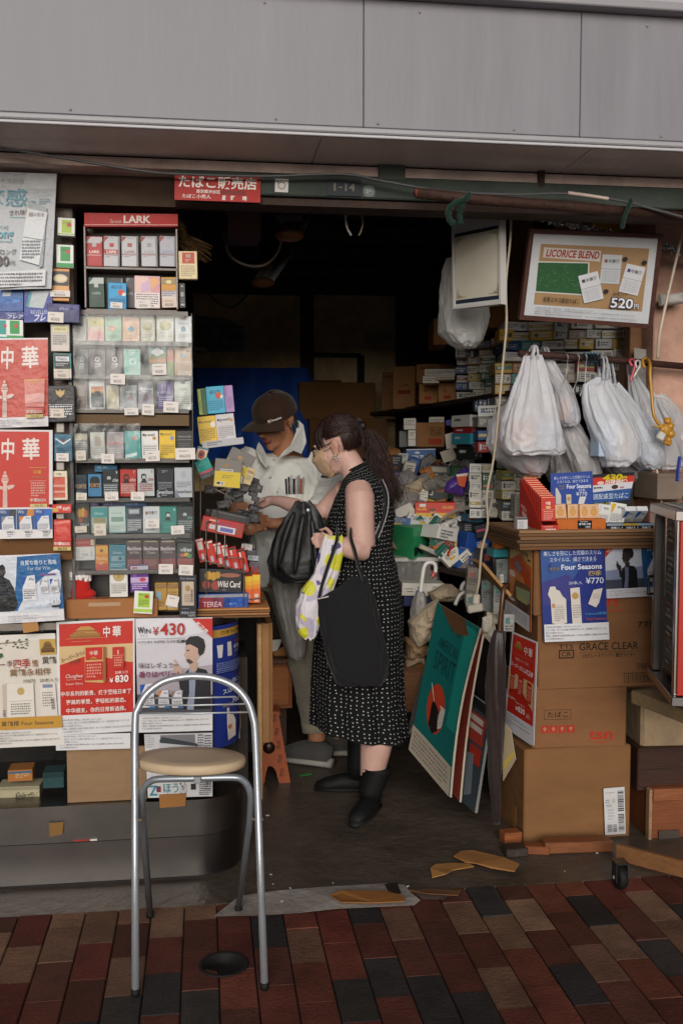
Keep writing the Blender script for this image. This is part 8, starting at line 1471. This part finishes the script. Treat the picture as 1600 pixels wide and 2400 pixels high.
boot(-1,868,1850,(881,1803),838,1914,0);boot(1,840,1790,(843,1738),752,1836,0)
yb=Wp(820,1480,-.26).y
TB=bag('matte black tote bag hanging from the woman forearm',[(1352,824,860),(1378,796,866),(1404,748,874),(1450,750,886),(1500,757,896),(1545,766,906),(1580,777,906),(1596,784,900),(1603,792,892)],yb,.05,(815,1270),'161618',61,.09,'tote_bag',cat='bag',group=None,handles=False,m='cloth')
for pts in([(790,1262),(782,1290),(768,1330),(754,1375),(748,1405)],[(822,1262),(830,1290),(838,1320),(846,1345),(852,1362)]):
 h=MB();q_=[Wp(x,y,-.275-(.0 if y>1270 else 0))for x,y in pts];q_=[q_[0]+FH*.09+ZZ*.01,q_[0]+ZZ*.022+FH*.04]+q_;h.tube(smoothpts(q_,4),[(.026 if i>10 else .018,.006)for i in range((len(q_)-1)*4+1)],'121214','cloth',10);h.build('handle',TB)
h=MB();h.tube([Wp(744,1404,-.3),Wp(770,1398,-.31)],.003,'b5b3b0','cloth',6);h.build('white_seam',TB)
BJ=bag('folded black jacket with shiny folds hung over the woman reaching arm',[(1176,694,726),(1190,684,740),(1215,668,752),(1245,650,760),(1285,638,768),(1320,629,772),(1345,636,766),(1362,660,748)],Wp(700,1260,.05).y,.062,(700,1150),'0c0c0e',66,.24,'jacket',cat='jacket',group=None,handles=False,m='nylon')
h=MB();h.ell(Wp(722,1196,-.03),(.008,.004,.008),'a9b4bc','tube');h.build('button',BJ)
for i,pts in enumerate(([(690,1200),(668,1260),(652,1330)],[(712,1204),(700,1270),(690,1345)],[(730,1215),(738,1280),(742,1340)],[(742,1240),(756,1290),(762,1330)])):
 h=MB();h.tube(smoothpts([Wp(x,y,-.035+.0*i)for x,y in pts],5),[.006+.012*math.sin(k/10*3.1)for k in range(11)],'0c0c0e','nylon',8);h.build('fold',BJ)
def flo(p):
 a_=noise.noise(p*17+V((3,1,7)));b_=noise.noise(p*24+V((9,5,2)));return 'c2bf2a' if a_>.17 else '4a3a78' if b_>.26 else 'a9a0b4' if b_<-.3 else 'c9c3c9'
bag('white shopping bag with yellow and purple flowers between the two people',[(1256,762,802),(1300,748,803),(1345,736,792),(1385,704,776),(1420,692,762),(1455,690,750),(1480,696,744),(1494,708,736)],Wp(745,1380,-.24).y,.05,(790,1240),flo,71,.1,'flower_bag',cat='shopping bag',group=None,handles=False,m='nylon',K=16,N=130)
bag('crinkled white plastic bag hanging before the man trousers',[(1345,640,700),(1380,642,704),(1420,648,708),(1460,658,712),(1500,664,716),(1530,672,714),(1542,684,706)],PD(675,1440,4.28).y,.06,(670,1300),'b9b4ae',75,.12,group=None,handles=False)
DM=4.5;Mp=lambda x,y,dz=0.:PD(x,y,DM+dz)
MN=thing('person','man in a pale grey work shirt and brown cap looking down at his hands','person',PZ(720,1785,0))
hm=Head(Mp(644,985),-RT*.52-FH*.72-ZZ*.41,ZZ-RT*.10-FH*.2,1.02)
mbody=MB();hm.blobs(mbody);mbody.tube([Mp(652,1005,.03),Mp(668,1050,.05),Mp(676,1085,.06)],[.062,.062,.075],'aaaaaa','skin',16)
mbody.tube([Mp(676,1080,.06),Mp(675,1160,.04),Mp(675,1260,.04),Mp(690,1370,.04)],[(.09,.13),(.11,.16),(.11,.15),(.11,.15)],'aaaaaa','skin',18)
for hx,kx,ax,dz in((672,700,742,-.05),(725,760,790,.12)):mbody.tube([Mp(hx,1360,dz),Mp(kx,1520,dz),Mp(ax,1690,dz),Mp(ax,1735,dz)],[.09,.062,.042,.04],'aaaaaa','skin',14)
mbody.tube([Mp(752,1065,.06),Mp(778,1130,.02),Mp(762,1195,-.1),Mp(700,1225,-.2),Mp(650,1228,-.22)],[.06,.052,.048,.038,.026],'aaaaaa','skin',14)
hand(mbody,Mp(650,1228,-.22),Mp(626,1226,-.22),FH*.7-ZZ*.5,ZZ*.7+FH*-.3,[(.03,.06,.5),(.01,.066,.5),(-.01,.062,.55),(-.03,.05,.6)])
mbody.tube([Mp(588,1068,.04),Mp(566,1140,-.02),Mp(560,1210,-.12),Mp(572,1235,-.2),Mp(578,1238,-.24)],[.06,.05,.046,.034,.026],'aaaaaa','skin',14)
hand(mbody,Mp(572,1240,-.24),Mp(590,1234,-.26),ZZ+FH*.3,RT*.3-FH*.6,[(.028,.06,.7),(.01,.066,.7),(-.01,.062,.7),(-.028,.05,.7)])
MS,ML=lin('a87456'),lin('8a4a3c')
def mskin(p):
 q=hm.loc(p)
 if q.y>.082 and-.075<q.z<-.05 and abs(q.x)<.026:return ML
 if q.y>.06 and abs(abs(q.x)-.032)<.015 and abs(q.z-.001)<.0022:return lin('1c1210')
 return MS
soft('body',mbody,.0055,4,mskin,'skin',MN)
hb=MB();rh=random.Random(8)
for i in range(150):
 a_=rh.choice((-1,1))*rh.uniform(1.35,2.6);z=rh.uniform(-.05,.04)+.015*(abs(a_)<1.6);p0=hm.p(math.sin(a_)*.079,-.012+math.cos(a_)*.098,z);hb.tube([p0,p0+hm.M@V((math.sin(a_)*.006,-.006,-.012))],[.0026,.0012],rh.choice(['2f3034','3d3e42','55565a','1f2024']),'hair',4)
hb.build('hair',MN)
CP=MB();CC1='3a281e'
def crown(u,v):
 a_=2*math.pi*u;k=math.cos(v*1.45);z=.028+.098*math.sin(v*1.5)**.8;w_=1+.025*noise.noise(V((math.cos(a_)*2,math.sin(a_)*2,v*4)));
 return hm.p(math.sin(a_)*(.092*k*w_+.004*(v<.01)),-.012+math.cos(a_)*.112*k*w_,z+(.004*math.sin(a_*3)if v>.3 else 0))
CP.grid(lambda u,v:crown(u,v**.8),40,16,CC1,'cloth');CP.grid(lambda u,v:hm.p(math.sin(2*math.pi*u)*.0935,-.012+math.cos(2*math.pi*u)*.1135,.018+.028*v),40,2,'33231a','cloth');cap_=CP.build('cap',MN)
VS=MB()
def visor(u,v,o=0.):a_=(u-.5)*2.3;L_=.062*math.cos(a_*.62)**.5;return hm.p(math.sin(a_)*(.09+L_*v*.72),-.008+math.cos(a_)*.106+L_*v*(1.0),.028-.012*v-.020*(abs(a_)/1.15)**2*(.4+.6*v)-o)
VS.grid(visor,24,6,'3f2d22','cloth');VS.grid(lambda u,v:visor(1-u,v,.004),24,6,'2a1c15','cloth');VS.grid(lambda u,v:visor(u,1,.004*v),24,1,'3f2d22','cloth');VS.build('visor',cap_)
A_=lambda a_,z:hm.p(math.sin(a_)*.0955,-.012+math.cos(a_)*.1155,z)
sgn_=1 if(hm.p(.1,0,0)-hm.p(-.1,0,0)).dot(RT)>0 else-1
LB=MB();fnl=lambda u,v,l:A_(sgn_*(.42+.62*u),.045-.018*v)+(A_(sgn_*(.42+.62*u),.03)-hm.p(0,-.012,.03)).normalized()*l
pr=Pr(LB,fnl(0,0,0),fnl(1,0,0),fnl(1,1,0),fnl(0,1,0),60,16,'paper',fn=fnl);pr.l=.001;pr.t('Champion',8,3,50,12,'d6d2ce',.04,.2);pr.ell(6,8,5,5,'d6d2ce',12);LB.build('embroidery',cap_)
SH=MB();shr=[((652,1064),(700,1048),.05),((644,1076),(706,1060),.066),((604,1080),(744,1066),.10),((580,1092),(766,1090),.13),((574,1140),(768,1142),.15),((578,1220),(764,1220),.155),((584,1300),(762,1300),.155),((590,1372),(760,1372),.15)]
SH.tube([(Mp(*a,.06)+Mp(*b,.06))/2 for a,b,d in shr],[(d,(Mp(*b)-Mp(*a)).length/2)for a,b,d in shr],'aaaaaa','cloth',28)
SH.tube([Mp(738,1062,.05),Mp(768,1090,.04),Mp(778,1140,.0),Mp(768,1185,-.08),Mp(738,1205,-.14)],[.07,.082,.078,.074,.066],'aaaaaa','cloth',18);SH.tube([Mp(600,1066,.04),Mp(578,1090,.02),Mp(568,1140,-.02),Mp(562,1190,-.09)],[.07,.078,.074,.068],'aaaaaa','cloth',18)
SC=lin('dddcd6')
def fold(p):return 1.6*fold0(p)
def fold0(p):return .007*noise.noise(V((p.x*9,p.y*9,p.z*5)))+.005*noise.noise(V((p.x*22+p.z*14,p.y*20,p.z*9)))+.003*abs(noise.noise(V((p.x*40-p.z*30,p.y*30,p.z*18))))
shirt=soft('shirt',SH,.008,6,lambda p:SC,'cloth',MN,fold)
shv=[v.co+WL[shirt.name]+V(WL[MN.name])*0 for v in shirt.data.vertices]
from mathutils.kdtree import KDTree
def face_pt(px,py,out=.004):
 r=ray(px,py).normalized();best=None
 for p in shv:
  d=p-CAM;t_=d.dot(r);q=(d-r*t_).length
  if q<.012 and(best is None or t_<best):best=t_
 return CAM+r*((best if best else DM-.1)-out)
def patch(name,pts,col,th=.004,m='cloth',parent=shirt):
 q=[face_pt(*p)for p in pts];k=len(q);bk=[p+FH*th for p in q];mb=MB();mb.add(q+bk,[tuple(range(k)),tuple(range(k,2*k))[::-1]]+[(i,k+i,k+(i+1)%k,(i+1)%k)for i in range(k)],col,m);return mb.build(name,parent)
def collar(pts,nm='collar'):
 mb=MB();q=[Mp(x,y,d)for x,y,d in pts];bk=[p+FH*.008 for p in q];k=len(q);mb.add(q+bk,[tuple(range(k)),tuple(range(k,2*k))[::-1]]+[(i,k+i,k+(i+1)%k,(i+1)%k)for i in range(k)],'d6d5cf','cloth');mb.build(nm,shirt)
collar([(694,980,.06),(711,996,.04),(718,1036,-.04),(706,1064,-.10),(688,1056,-.125),(668,1066,-.135),(650,1078,-.135),(660,1062,-.12),(680,1044,-.07),(694,1012,.0)])
collar([(606,1036,-.04),(600,1052,-.06),(606,1074,-.10),(622,1096,-.13),(632,1088,-.135),(624,1066,-.12),(614,1046,-.07)])
patch('placket',[(636,1092),(646,1092),(640,1180),(630,1180)],'d0cfc8',.004)
patch('chest_pocket',[(650,1140),(712,1136),(708,1178),(648,1172)],'d0cfc8',.006);patch('pocket_flap',[(648,1150),(710,1158),(708,1166),(648,1158)],'b0aea4',.004);patch('sleeve_patch',[(752,1114),(770,1114),(770,1119),(752,1119)],'2a2430',.004);patch('sleeve_pocket',[(746,1124),(778,1124),(776,1142),(744,1138)],'d0cfc8',.005)
for i,(x,c)in enumerate(((672,'1c1c22'),(678,'2a2230'),(684,'b9b6b0'),(689,'14141a'),(694,'c4c0bc'),(699,'8a8a90'),(704,'b0481f'),(709,'a9a49a'))):
 mb=MB();p0=face_pt(x,1142,.008);mb.tube([p0-ZZ*.03,p0+ZZ*(.038+.008*(i%3))+RT*.004*(i-3)*.3],.0042,c,'plastic',8);mb.build('pen',shirt)
for x,y in((634,1118),(642,1076),(676,1052)):mb=MB();mb.ell(face_pt(x,y,.006),(.006,.003,.006),'c2bfb6','plastic',nu=10,nv=6);mb.build('button',shirt)
TR2=MB();TR2.tube([Mp(690,1335,.04),Mp(692,1380,.04)],[(.15,.17),(.15,.17)],'aaaaaa','cloth',20)
for hx,kx,ax,dz in((675,706,742,-.05),(725,760,790,.12)):TR2.tube([Mp(hx,1365,dz),Mp(lerpf(hx,kx,.5),1440,dz),Mp(kx,1530,dz),Mp(lerpf(kx,ax,.5),1610,dz),Mp(ax,1705,dz)],[.10,.088,.074,.066,.062],'aaaaaa','cloth',18)
soft('trousers',TR2,.008,5,lambda p:lin('8e877a'),'cloth',MN,fold)
for ax,dz in((742,-.05),(790,.12)):mb=MB();mb.tube([Mp(ax,1690,dz),Mp(ax+2,1712,dz)],[.068,.069],'98917f','cloth',20);mb.build('turn_up',MN)
for tx,ty,ax,dz in((690,1770,742,-.05),(735,1755,795,.12)):
 a=Mp(ax+22,1740,dz);t_=PZ(tx,ty+6,.02);h0=V((a.x,a.y,0));dv=(V((t_.x,t_.y,0))-h0);L_=.27;dv.normalize()
 shoe=MB();shoe.tube([h0+ZZ*.055-dv*.02,h0+ZZ*.065+dv*.04,h0+ZZ*.062+dv*.11,h0+ZZ*.048+dv*.18,h0+ZZ*.035+dv*.25],[(.042,.034),(.055,.042),(.046,.046),(.032,.046),(.014,.03)],'4a4846','cloth',16);s_=shoe.build('shoe',MN)
 mb=MB();mb.tube([h0+ZZ*.02-dv*.03,h0+ZZ*.02+dv*.05,h0+ZZ*.016+dv*.16,h0+ZZ*.018+dv*.262],[(.02,.034),(.02,.042),(.016,.048),(.01,.026)],'9a958e','rubber',14);mb.build('sole',s_)
mb=MB();c=Mp(603,1222,-.27);mb.box(c,(.07,.06,.012),'2c2019','plastic',roty(.28)@rotz(.3),.004);tag(mb.build('flat_case'),'small dark flat case held between the hands of the man','case')
# clean up
bpy.data.objects.remove(_to)
